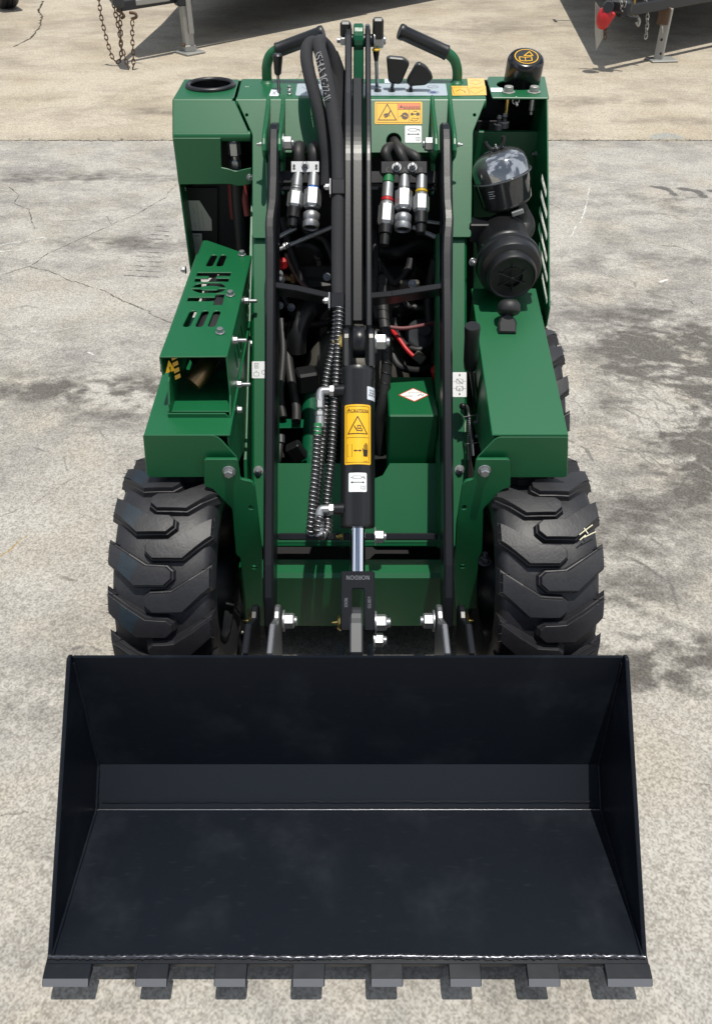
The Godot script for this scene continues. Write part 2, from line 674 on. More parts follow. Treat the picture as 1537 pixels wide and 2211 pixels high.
func scuffs() -> ImageTexture:
	var w := 768
	var a := noise_bytes(0.006, w, w, 4, 41)
	var b := noise_bytes(0.05, w, w, 3, 42)
	var d := noise_bytes(0.02, w, w, 3, 43, false, 8.0)
	var out := PackedByteArray()
	out.resize(w * w * 3)
	for i in w * w:
		var x := i % w
		var y := i / w
		var e := minf(minf(x, w - 1 - x), minf(y, w - 1 - y)) / 40.0
		var dust := clampf((a[i] / 255.0 - 0.5) * 2.2, 0.0, 1.0) * (0.35 + b[i] / 255.0) * clampf(e, 0.0, 1.0)
		var mark := clampf((d[i] / 255.0 - 0.66) * 5.0, 0.0, 1.0) * clampf((a[(i * 7 + 991) % (w * w)] / 255.0 - 0.45) * 3.0, 0.0, 1.0)
		var t := dust * 0.27 + mark * 0.2
		out[i * 3] = int(clampf(255.0 * pow(0.0026 + 0.022 * t, 1.0 / 2.2), 0, 255))
		out[i * 3 + 1] = int(clampf(255.0 * pow(0.0042 + 0.027 * t, 1.0 / 2.2), 0, 255))
		out[i * 3 + 2] = int(clampf(255.0 * pow(0.0078 + 0.033 * t, 1.0 / 2.2), 0, 255))
	return ImageTexture.create_from_image(Image.create_from_data(w, w, false, Image.FORMAT_RGB8, out))

# ---------------------------------------------------------------- nodes
var L: Node3D

func thing(called: String, label: String, category: String, at := Vector3.ZERO, turn := 0.0, group := "") -> Node3D:
	var o := Node3D.new()
	o.name = called
	add_child(o, true)
	o.position = at
	o.rotation.y = turn
	o.set_meta("label", label)
	o.set_meta("category", category)
	if group:
		o.set_meta("group", group)
	return o

func put(called: String, g: Geo, m: Material, parent: Node3D = null, label := "") -> MeshInstance3D:
	var o := MeshInstance3D.new()
	o.name = called
	o.mesh = g.mesh()
	o.material_override = null
	(o.mesh as ArrayMesh).surface_set_material(0, m)
	(parent if parent else L).add_child(o, true)
	if label:
		o.set_meta("label", label)
	return o

func struct(called: String, g: Geo, m: Material) -> MeshInstance3D:
	var o := put(called, g, m, self)
	o.set_meta("kind", "structure")
	return o

func fix(called: String, p: Vector3, axis: Vector3, af := 0.013, stub := 0.006, m: Material = null, parent: Node3D = null) -> void:
	var g := Geo.new()
	g.bolt(p, axis, af, stub)
	put(called, g, m if m else M.zinc, parent)

func add_box(called: String, p: Vector3, s: Vector3, m: Material, b := Basis.IDENTITY, bev := 0.002, parent: Node3D = null, label := "") -> MeshInstance3D:
	var g := Geo.new()
	g.box(p, s, b, bev)
	return put(called, g, m, parent, label)

func add_tube(called: String, pts: Array, r: float, m: Material, parent: Node3D = null, per := 8, seg := 14) -> MeshInstance3D:
	var g := Geo.new()
	g.tube(Geo.smooth(pts, per), r, seg)
	return put(called, g, m, parent)

func add_plate(called: String, poly: Array, holes: Array, t: float, xf: Transform3D, m: Material, bev := 0.001, parent: Node3D = null, label := "") -> MeshInstance3D:
	var g := Geo.new()
	g.plate(poly, holes, t, xf, bev)
	return put(called, g, m, parent, label)

func add_print(called: String, pr: Print, xf: Transform3D, radius := 0.0, label := "") -> MeshInstance3D:
	return put(called, pr.geo(xf, radius), M.label_print, L, label)

# ---------------------------------------------------------------- concrete
const NEAR := Rect2(-2.8, -4.1, 5.6, 5.6)
const FAR := Rect2(-6.0, -16.1, 12.0, 12.0)

func line_on(im: Image, area: Rect2, pts: Array, wid: float, col: Color, sd: int, jag := 0.012) -> void:
	var r := RandomNumberGenerator.new()
	r.seed = sd
	var px := im.get_width() / area.size.x
	for i in pts.size() - 1:
		var a: Vector2 = pts[i]
		var b: Vector2 = pts[i + 1]
		var steps := maxi(2, int(a.distance_to(b) * px))
		var off := 0.0
		var s := (b - a).normalized().orthogonal()
		var w := wid
		for k in steps:
			if k % 9 == 0:
				w = wid * r.randf_range(0.3, 1.25)
			off = clampf(off + r.randf_range(-1, 1) * 0.6 / px, -jag, jag)
			var p := (a.lerp(b, float(k) / steps) + s * off - area.position) * px
			var m := w * px * 0.5
			for yy in range(int(p.y - m - 1), int(p.y + m + 2)):
				for xx in range(int(p.x - m - 1), int(p.x + m + 2)):
					if xx < 0 or yy < 0 or xx >= im.get_width() or yy >= im.get_height():
						continue
					var t := clampf(m + 0.5 - Vector2(xx + 0.5, yy + 0.5).distance_to(p), 0.0, 1.0) * col.a
					if t > 0.0:
						im.set_pixel(xx, yy, im.get_pixel(xx, yy).lerp(Color(col.r, col.g, col.b), t))

func concrete(area: Rect2, light: Vector3, dark: Vector3, warm: Vector3, brown: Vector3, spots: Array, sd: int, amount: float) -> Image:
	var w := 1200
	var low := 200
	var spot := PackedByteArray()
	spot.resize(low * low)
	for i in low * low:
		var p := area.position + Vector2((i % low + 0.5), (i / low + 0.5)) / low * area.size
		var s := 0.0
		for q in spots:
			var d := ((p - (q[0] as Vector2)) / Vector2(q[1], q[2])).length()
			s += q[3] * clampf(1.3 - d, 0.0, 1.0)
		spot[i] = int(clampf(s * 127 + 127, 0, 255))
	var sp := Image.create_from_data(low, low, false, Image.FORMAT_L8, spot)
	sp.resize(w, w, Image.INTERPOLATE_CUBIC)
	var S := sp.get_data()
	var a := noise_bytes(0.0045, w, w, 5, sd, false, 1.2, 70.0)
	var b := noise_bytes(0.014, w, w, 6, sd + 1, false, 1.5, 45.0)
	var d := noise_bytes(0.05, w, w, 5, sd + 2, false, 1.6, 14.0)
	var e := noise_bytes(0.010, w, w, 4, sd + 3)
	var h := noise_bytes(0.3, w, w, 2, sd + 4)
	var out := PackedByteArray()
	out.resize(w * w * 3)
	for i in w * w:
		var A := a[i] / 255.0
		var B := b[i] / 255.0
		var D := d[i] / 255.0
		var st := S[i] / 127.0 - 1.0
		var k := (A - 0.5) * 0.8 + (B - 0.5) * 1.05 + (D - 0.5) * 0.65
		var stain := clampf(st * (0.75 + 2.2 * (B - 0.5) + 1.5 * (D - 0.5) + 0.8 * (A - 0.5)), -1.0, 1.3)
		var t := clampf(0.30 * amount + k * amount + minf(stain, 0.0) * 0.7, 0.0, 1.3)
		var sn := clampf(stain * 1.25, 0.0, 1.0)
		var wm := clampf((e[i] / 255.0 - 0.42) * 2.2, 0.0, 1.0)
		var gr := 1.0 + (h[i] / 255.0 - 0.5) * 0.22
		var c := light.lerp(warm, wm).lerp(dark, t).lerp(brown, sn) * gr
		out[i * 3] = int(clampf(255.0 * pow(c.x, 0.4545), 0, 255))
		out[i * 3 + 1] = int(clampf(255.0 * pow(c.y, 0.4545), 0, 255))
		out[i * 3 + 2] = int(clampf(255.0 * pow(c.z, 0.4545), 0, 255))
	var im := Image.create_from_data(w, w, false, Image.FORMAT_RGB8, out)
	im.resize(2048, 2048, Image.INTERPOLATE_CUBIC)
	return im

var grit_tex: ImageTexture
func slab(called: String, area: Rect2, im: Image, thick: float, sd: int, gap_from := 0.0) -> void:
	var m := mat(called + "_concrete", Color.WHITE, 0.85, 0.0, 0.35)
	m.albedo_texture = ImageTexture.create_from_image(im)
	if grit_tex == null:
		grit_tex = ImageTexture.create_from_image(grey_image(periodic(512, [[256, 1.0], [190, 0.9], [110, 0.4], [50, 0.12]], 71), 512, lin(0.56, 0.55, 0.535), lin(1.0, 1.0, 1.0), 0.25, 0.66))
	m.detail_enabled = true
	m.detail_blend_mode = BaseMaterial3D.BLEND_MODE_MUL
	m.detail_uv_layer = BaseMaterial3D.DETAIL_UV_2
	m.detail_albedo = grit_tex
	m.uv2_triplanar = true
	m.uv2_world_triplanar = true
	m.uv2_scale = Vector3.ONE * 1.25
	var g := Geo.new()
	var x0 := area.position.x
	var x1 := area.end.x
	var z0 := area.position.y
	var z1 := area.end.y - gap_from
	var n := 24
	for i in n:
		for j in n:
			var a := Vector3(lerpf(x0, x1, float(i) / n), 0, lerpf(z0, z1, float(j) / n))
			var b := Vector3(lerpf(x0, x1, (i + 1.0) / n), 0, lerpf(z0, z1, (j + 1.0) / n))
			g.quad(a, Vector3(b.x, 0, a.z), b, Vector3(a.x, 0, b.z), UP)
	g.quad(Vector3(x0, 0, z1), Vector3(x1, 0, z1), Vector3(x1, -thick, z1), Vector3(x0, -thick, z1), Vector3(0, 0, 1))
	g.quad(Vector3(x0, 0, z0), Vector3(x1, 0, z0), Vector3(x1, -thick, z0), Vector3(x0, -thick, z0), Vector3(0, 0, -1))
	for p in g.v:
		g.uv.append(Vector2((p.x - x0) / area.size.x, (p.z - z0) / area.size.y))
	struct(called, g, m)

func build_ground() -> void:
	var base := mat("yard_concrete", Color.WHITE, 0.9, 0.0, 0.35)
	base.albedo_texture = ImageTexture.create_from_image(grey_image(periodic(512, [[5, 1.0], [13, 0.8], [40, 0.6], [128, 0.5]], 77), 512, lin(0.25, 0.235, 0.20), lin(0.42, 0.39, 0.33), 0.3, 0.7))
	base.uv1_triplanar = true
	base.uv1_scale = Vector3.ONE * 0.23
	var g := Geo.new()
	g.quad(Vector3(-150, -0.03, -150), Vector3(150, -0.03, -150), Vector3(150, -0.03, 150), Vector3(-150, -0.03, 150), UP)
	struct("ground", g, base)
	var near_spots := [
		[Vector2(1.2727, -1.4189), 0.42, 0.34, 0.75], [Vector2(1.3034, -1.0135), 0.36, 0.42, 0.8], [Vector2(1.1807, -0.6177), 0.22, 0.26, 0.6], [Vector2(0.9981, -0.7907), 0.25, 0.14, 0.35], [Vector2(1.2023, -1.8618), 0.3, 0.1, 0.3],
		[Vector2(0.848, -0.1358), 0.18, 0.25, 0.5], [Vector2(0.7646, 0.3342), 0.22, 0.13, 0.95], [Vector2(0.8857, 0.3342), 0.2, 0.1, 0.5], [Vector2(0.7275, 0.1873), 0.16, 0.14, 0.6],
		[Vector2(1.1084, -0.3846), 0.25, 0.25, 0.5], [Vector2(1.8937, -2.9183), 0.5, 0.22, 0.35], [Vector2(1.3213, -2.1709), 0.7, 0.12, 0.3],
		[Vector2(-1.102, -1.0135), 0.5, 0.12, 0.62], [Vector2(-0.8326, -0.915), 0.3, 0.18, 0.62], [Vector2(-1.2282, -2.3989), 0.55, 0.1, 0.45], [Vector2(-1.7211, -3.376), 0.9, 0.12, 0.45],
		[Vector2(-0.8221, 0.4532), 0.2, 0.12, 0.2], [Vector2(-0.6818, 0.8546), 0.12, 0.12, 0.2], [Vector2(-1.1943, -1.7666), 0.6, 0.25, -0.3], [Vector2(-0.9192, -0.0537), 0.3, 0.4, -0.35], [Vector2(0.6545, 0.9251), 0.15, 0.25, -0.3], [Vector2(0.6797, 0.6515), 0.2, 0.2, -0.2], [Vector2(-0.7446, 0.7114), 0.2, 0.2, -0.2],
		[Vector2(-0.8855, -0.4846), 0.3, 0.15, -0.2], [Vector2(1.5775, -3.8132), 0.8, 0.15, -0.2]]
	var im := concrete(NEAR, Vector3(0.468, 0.446, 0.408), Vector3(0.225, 0.217, 0.206), Vector3(0.445, 0.412, 0.355), Vector3(0.14, 0.13, 0.117), near_spots, 101, 0.8)
	var crack := Color(0.2, 0.18, 0.165, 0.8)
	line_on(im, NEAR, [Vector2(-1.6745, -2.0324), Vector2(-1.583, -2.1114), Vector2(-1.5381, -2.2711), Vector2(-1.3925, -2.4894), Vector2(-1.3075, -2.647), Vector2(-1.1921, -2.8137), Vector2(-1.0827, -3.0636), Vector2(-1.0514, -3.279)], 0.0045, crack, 1)
	line_on(im, NEAR, [Vector2(-1.583, -2.1114), Vector2(-1.4634, -2.0533), Vector2(-1.3246, -1.9457), Vector2(-1.1852, -1.8618), Vector2(-1.1177, -1.7995), Vector2(-1.0404, -1.7341), Vector2(-0.9163, -1.6302), Vector2(-0.7926, -1.5264)], 0.0045, crack, 2)
	line_on(im, NEAR, [Vector2(-1.3075, -2.647), Vector2(-1.3543, -2.7661)], 0.004, crack, 3)
	line_on(im, NEAR, [Vector2(-2.0322, -3.216), Vector2(-1.9354, -3.0785), Vector2(-1.923, -2.954), Vector2(-1.808, -2.8481), Vector2(-1.6846, -2.583)], 0.004, Color(0.16, 0.15, 0.14, 0.7), 4)
	line_on(im, NEAR, [Vector2(-1.1189, -0.2444), Vector2(-1.0452, -0.2899), Vector2(-0.9827, -0.3846), Vector2(-0.8855, -0.4846)], 0.002, Color(0.2, 0.18, 0.16, 0.6), 5)
	line_on(im, NEAR, [Vector2(-0.7865, 0.7763), Vector2(-0.7268, 0.7707), Vector2(-0.652, 0.7818)], 0.0015, Color(0.2, 0.18, 0.16, 0.6), 6)
	line_on(im, NEAR, [Vector2(0.6594, 0.6878), Vector2(0.7145, 0.6806), Vector2(0.8138, 0.6925)], 0.0016, Color(0.2, 0.18, 0.16, 0.55), 7)
	var chalk := Color(0.86, 0.86, 0.85, 0.75)
	line_on(im, NEAR, [Vector2(-1.8108, -2.3693), Vector2(-1.6908, -2.4408), Vector2(-1.6057, -2.4772)], 0.009, chalk, 8, 0.004)
	line_on(im, NEAR, [Vector2(-1.7862, -2.2939), Vector2(-1.6817, -2.3169)], 0.008, chalk, 9, 0.004)
	line_on(im, NEAR, [Vector2(-1.3781, -1.4515), Vector2(-1.2628, -1.4762), Vector2(-1.1334, -1.5138)], 0.004, Color(0.86, 0.86, 0.85, 0.5), 10, 0.004)
	line_on(im, NEAR, [Vector2(1.3647, -3.1926), Vector2(1.2629, -2.8481), Vector2(1.1963, -2.66)], 0.006, chalk, 11, 0.003)
	line_on(im, NEAR, [Vector2(1.1699, -2.6148), Vector2(1.1205, -2.4894)], 0.006, chalk, 12, 0.003)
	line_on(im, NEAR, [Vector2(1.3194, -3.3433), Vector2(1.4644, -3.311), Vector2(1.6451, -3.2632)], 0.008, Color(0.8, 0.8, 0.8, 0.55), 13, 0.004)
	line_on(im, NEAR, [Vector2(1.4276, -1.9407), Vector2(1.4718, -1.9659)], 0.01, chalk, 14, 0.002)
	line_on(im, NEAR, [Vector2(-1.0965, -1.2817), Vector2(-1.0636, -1.2552)], 0.01, chalk, 15, 0.004)
	line_on(im, NEAR, [Vector2(-1.06, -0.0637), Vector2(-1.0052, -0.157)], 0.007, Color(0.62, 0.46, 0.2, 0.35), 16, 0.004)
	for k in 12:
		var y := 520.0 + 8.0 * k
		line_on(im, NEAR, [Vector2(-1.06 - 0.004 * k, -2.62 + 0.055 * k), Vector2(-0.98 + 0.004 * k, -2.60 + 0.055 * k)], 0.011, Color(0.4, 0.39, 0.38, 0.35), 30 + k, 0.003)
	for k in 6:
		var p: Vector2 = Vector2(1.7341, -3.1389) + Vector2(0.16 * k, 0.035 * k)
		line_on(im, NEAR, [p + Vector2(0, -0.09), p + Vector2(0.08, -0.05), p + Vector2(0.1, 0.06)], 0.05, Color(0.42, 0.41, 0.40, 0.22), 50 + k, 0.003)
	var rs := RandomNumberGenerator.new()
	rs.seed = 404
	for k in 520:
		var p := Vector2(rs.randf_range(-2.5, 2.5), rs.randf_range(-3.9, 1.2))
		if k % 2 == 0:
			p = (Vector2(1.1965, -1.0135) as Vector2) + Vector2(rs.randfn(0, 0.35), rs.randfn(0, 0.4))
		var an := rs.randf_range(-0.5, 0.5) + (0.6 if p.x > 0.6 else 0.0)
		var l := rs.randf_range(0.03, 0.16)
		var dk := rs.randf() < 0.62
		line_on(im, NEAR, [p, p + Vector2(cos(an), sin(an)) * l, p + Vector2(cos(an + 0.3), sin(an + 0.3)) * l * 1.6], rs.randf_range(0.004, 0.014), Color(0.44, 0.43, 0.415, rs.randf_range(0.10, 0.3)) if dk else Color(0.75, 0.735, 0.705, rs.randf_range(0.04, 0.11)), 500 + k, 0.006)
	slab("concrete_slab", NEAR, im, 0.03, 111)
	var far_spots := [[Vector2(-1.4177, -4.8033), 0.22, 0.12, 0.9], [Vector2(0.2925, -5.2796), 0.6, 0.1, 0.2], [Vector2(1.7226, -5.0798), 1.2, 0.15, 0.35], [Vector2(2.2306, -4.5332), 1.0, 0.12, 0.3], [Vector2(-2.0082, -5.1454), 1.2, 0.1, 0.25], [Vector2(1.3045, -7.7452), 1.0, 0.4, 0.3], [Vector2(0.7342, -6.3558), 0.8, 0.15, 0.15], [Vector2(-2.062, -4.3129), 0.9, 0.1, -0.35], [Vector2(1.8703, -4.3995), 0.8, 0.12, -0.25]]
	var fi := concrete(FAR, Vector3(0.535, 0.478, 0.385), Vector3(0.285, 0.245, 0.195), Vector3(0.475, 0.41, 0.315), Vector3(0.25, 0.215, 0.17), far_spots, 201, 0.72)
	line_on(fi, FAR, [Vector2(-3.5817, -9.3039), Vector2(-3.4755, -8.7915), Vector2(-3.3533, -8.4727), Vector2(-3.2341, -8.025), Vector2(-3.1813, -7.7452), Vector2(-3.1307, -7.2669), Vector2(-3.1717, -6.9445)], 0.02, Color(0.2, 0.17, 0.13, 0.7), 21)
	line_on(fi, FAR, [Vector2(-0.4846, -5.7096), Vector2(-0.4431, -6.0214), Vector2(-0.3516, -6.1856)], 0.008, Color(0.2, 0.17, 0.13, 0.6), 22)
	line_on(fi, FAR, [Vector2(2.0276, -4.1762), Vector2(2.1111, -4.2282), Vector2(2.1743, -4.1762)], 0.09, Color(0.64, 0.64, 0.62, 0.8), 23, 0.002)
	slab("concrete_slab", FAR, fi, 0.03, 222, 0.02)
	# broken edge and pebbles along the joint
	var r := RandomNumberGenerator.new()
	r.seed = 5
	var j := Geo.new()
	for i in 900:
		var x := r.randf_range(-2.8, 2.8)
		if i > 800:
			x = Vector3(2.0875, 0, -4.1454).x + r.randfn(0.0, 0.07)
		var z := -4.112 + r.randfn(0.0, 0.010)
		var s := r.randf_range(0.004, 0.012) * (1.6 if r.randf() > 0.9 else 1.0)
		j.col = Color.WHITE
		j.box(Vector3(x, -0.004 + s * 0.2, z), Vector3(s * 1.4, s, s), Basis.from_euler(Vector3(r.randf() * 3, r.randf() * 3, r.randf() * 3)), s * 0.25)
	var jm := mat("joint_crumbs", lin(0.3, 0.27, 0.22), 0.9)
	var jo := put("joint_gravel", j, jm, self)
	jo.set_meta("kind", "stuff")
	jo.set_meta("label", "crumbled concrete and grit along the slab joint")
	var f := Geo.new()
	f.quad(Vector3(-2.8, -0.012, -4.121), Vector3(2.8, -0.012, -4.121), Vector3(2.8, -0.012, -4.099), Vector3(-2.8, -0.012, -4.099), UP)
	struct("joint_filler", f, mat("joint_dark", lin(0.05, 0.045, 0.04), 0.95))

# ---------------------------------------------------------------- bucket
const BX := -0.016
func build_bucket() -> void:
	var bk := M.bucket_paint as Material
	var prof := [Vector2(1.112, 0.0895), Vector2(0.80, 0.0545), Vector2(0.7275, 0.1176), Vector2(0.685, 0.4214)]
	# floor is the part's own mesh
	var g := Geo.new()
	var hw := 0.5412
	var fl := [prof[0], prof[1]]
	var d: Vector2 = (prof[1] - prof[0]).normalized()
	var nn := Vector2(d.y, -d.x)
	if nn.y < 0:
		nn = -nn
	g.plate([prof[0], prof[1] + d * 0.004, prof[1] + d * 0.004 - nn * 0.006, prof[0] - nn * 0.006], [], hw * 2.0, Transform3D(Basis(Vector3(0, 0, 1), UP, Vector3(-1, 0, 0)), Vector3(BX + hw, 0, 0)), 0.0005)
	var floor_part := put("bucket", g, bk, L, "black steel bucket with eight flat teeth")
	var sheet := func(called: String, a: Vector2, b: Vector2, t: float, sgn: float, pm: Material) -> void:
		var e := (b - a).normalized()
		var m := Vector2(-e.y, e.x) * sgn
		add_plate(called, [a, b, b + m * t, a + m * t], [], hw * 2.0, Transform3D(Basis(Vector3(0, 0, 1), UP, Vector3(-1, 0, 0)), Vector3(BX + hw, 0, 0)), pm, 0.0012, floor_part)
	sheet.call("heel_plate", prof[1] + Vector2(-0.006, -0.004), prof[2] + Vector2(-0.001, 0.0), 0.006, 1.0, M.heel_lit_dusty)
	sheet.call("back_plate", prof[2], prof[3], 0.007, 1.0, bk)
	for s in [-1, 1]:
		var poly := [Vector2(1.118, 0.083), Vector2(0.80, 0.046), Vector2(0.722, 0.108), Vector2(0.677, 0.424), Vector2(0.692, 0.4285)]
		var x0: float = BX + s * 0.5455 + 0.004
		add_plate("side_plate", round_poly(poly, 0.006), [], 0.008, side(x0), bk, 0.0015, floor_part)
		var w := Geo.new()
		var r := RandomNumberGenerator.new()
		r.seed = 60 + s
		var pts := []
		var rad := []
		for k in 3:
			for q in 22:
				var p: Vector2 = (prof[k] as Vector2).lerp(prof[k + 1], q / 22.0)
				pts.append(Vector3(BX + s * (hw - 0.001) , p.y + 0.0015, p.x + 0.001))
				rad.append(0.0028 + r.randf() * 0.0016)
		w.tube(pts, 0.003, 7, true, rad)
		put("weld_bead", w, M.bucket_paint, floor_part)
	# lip weld
	var w := Geo.new()
	var r := RandomNumberGenerator.new()
	r.seed = 9
	var pts := []
	var rad := []
	for k in 230:
		var t := k / 229.0
		pts.append(Vector3(BX - 0.545 + 1.09 * t, 0.0915 + r.randf_range(-0.0006, 0.0008), 1.1125 + sin(t * 19.0) * 0.0012 + r.randf_range(-0.0008, 0.0008)))
		rad.append(0.0032 + r.randf() * 0.0018 + (0.0012 if k % 3 == 0 else 0.0))
	w.tube(pts, 0.004, 9, true, rad)
	put("lip_weld", w, M.weld, floor_part)
	# floor edge at the heel: its highlight put into a bright metal strip
	add_box("floor_edge_highlight", Vector3(BX, 0.0567, 0.7995), Vector3(2 * hw - 0.004, 0.0022, 0.0022), M.edge_highlight, Basis.IDENTITY, 0.0007, floor_part)
	# thin weld lines on the heel
	for q in [[0.2, 0.0009]]:
		var a: Vector2 = (prof[1] as Vector2).lerp(prof[2], q[0])
		var wg := Geo.new()
		var p2 := []
		for k in 120:
			p2.append(Vector3(BX - 0.53 + 1.06 * k / 119.0, a.y + 0.0008 + r.randf_range(-0.0007, 0.0007), a.x + 0.0008 + r.randf_range(-0.0006, 0.0006)))
		wg.tube(p2, q[1], 5)
		put("weld_bead", wg, M.bucket_paint, floor_part)
	# cutting edge and teeth
	var yv := Vector3(0, 0.112, -0.9937)
	var zv := Vector3(1, 0, 0).cross(yv)
	var xf := Transform3D(Basis(Vector3(1, 0, 0), yv, zv), Vector3(0, 0.0852, 1.147) - zv * 0.0165)
	add_plate("cutting_edge", rect(BX - 0.5495, 0.0235, BX + 0.5495, 0.038), [], 0.0165, xf, bk, 0.001, floor_part)
	for q in [[-0.5656, -0.4812], [-0.3976, -0.3399], [-0.2563, -0.1977], [-0.115, -0.0564], [0.0263, 0.0849], [0.1684, 0.2262], [0.3098, 0.3683], [0.4519, 0.5347]]:
		var tg := Geo.new()
		var sx := side(q[1])
		tg.plate([Vector2(1.1236, 0.0879), Vector2(1.1467, 0.0853), Vector2(1.1475, 0.0838), Vector2(1.1568, 0.0756), Vector2(1.156, 0.0732), Vector2(1.1236, 0.0715)], [], (q[1] as float) - (q[0] as float), sx, 0.0012)
		var o := put("tooth", tg, bk, floor_part)
		var cf := Geo.new()
		cf.plate([Vector2(1.1474, 0.0847), Vector2(1.1577, 0.0757), Vector2(1.1567, 0.0747), Vector2(1.1464, 0.0837)], [], (q[1] as float) - (q[0] as float) - 0.003, side((q[1] as float) - 0.0015), 0.0004)
		(o.mesh as ArrayMesh).add_surface_from_arrays(Mesh.PRIMITIVE_TRIANGLES, cf.mesh().surface_get_arrays(0))
		(o.mesh as ArrayMesh).surface_set_material(1, M.cut_edge)
	# hinge ears welded to the back of the bucket
	for s in [-1, 1]:
		var cx := -0.194 if s < 0 else 0.2045
		for e in [[-0.0235, 0.012], [0.0255, 0.013]]:
			var poly := [Vector2(0.676, 0.424), Vector2(0.60, 0.425)]
			for k in 9:
				var t := PI * (0.32 + 1.0 * k / 8.0)
				poly.append(Vector2(0.512 + 0.036 * cos(t), 0.338 + 0.036 * sin(t)))
			poly.append(Vector2(0.58, 0.18))
			poly.append(Vector2(0.69, 0.16))
			poly.append(Vector2(0.706, 0.2))
			add_plate("hinge_ear", poly, [], e[1], side(cx + s * e[0] + e[1] * 0.5), M.lightened_metal if e[0] < 0.0 else M.black_paint, 0.0025, floor_part)  # inner ears lighter: highlight on the black paint put into the material
	var poly := [Vector2(0.672, 0.423), Vector2(0.62, 0.45)]
	for k in 11:
		var t := PI * (0.25 + 1.05 * k / 10.0)
		poly.append(Vector2(0.548 + 0.033 * cos(t), 0.372 + 0.033 * sin(t)))
	poly.append(Vector2(0.62, 0.25))
	poly.append(Vector2(0.69, 0.25))
	add_plate("tilt_ear", poly, [], 0.026, side(0.0135), M.worn_steel, 0.003, floor_part)
	add_plate("tilt_ear", [Vector2(0.672, 0.40), Vector2(0.58, 0.34), Vector2(0.6, 0.25), Vector2(0.69, 0.25)], [], 0.012, side(0.036), M.bucket_paint, 0.002, floor_part)
	add_plate("tilt_ear", [Vector2(0.672, 0.40), Vector2(0.58, 0.34), Vector2(0.6, 0.25), Vector2(0.69, 0.25)], [], 0.012, side(-0.024), M.bucket_paint, 0.002, floor_part)

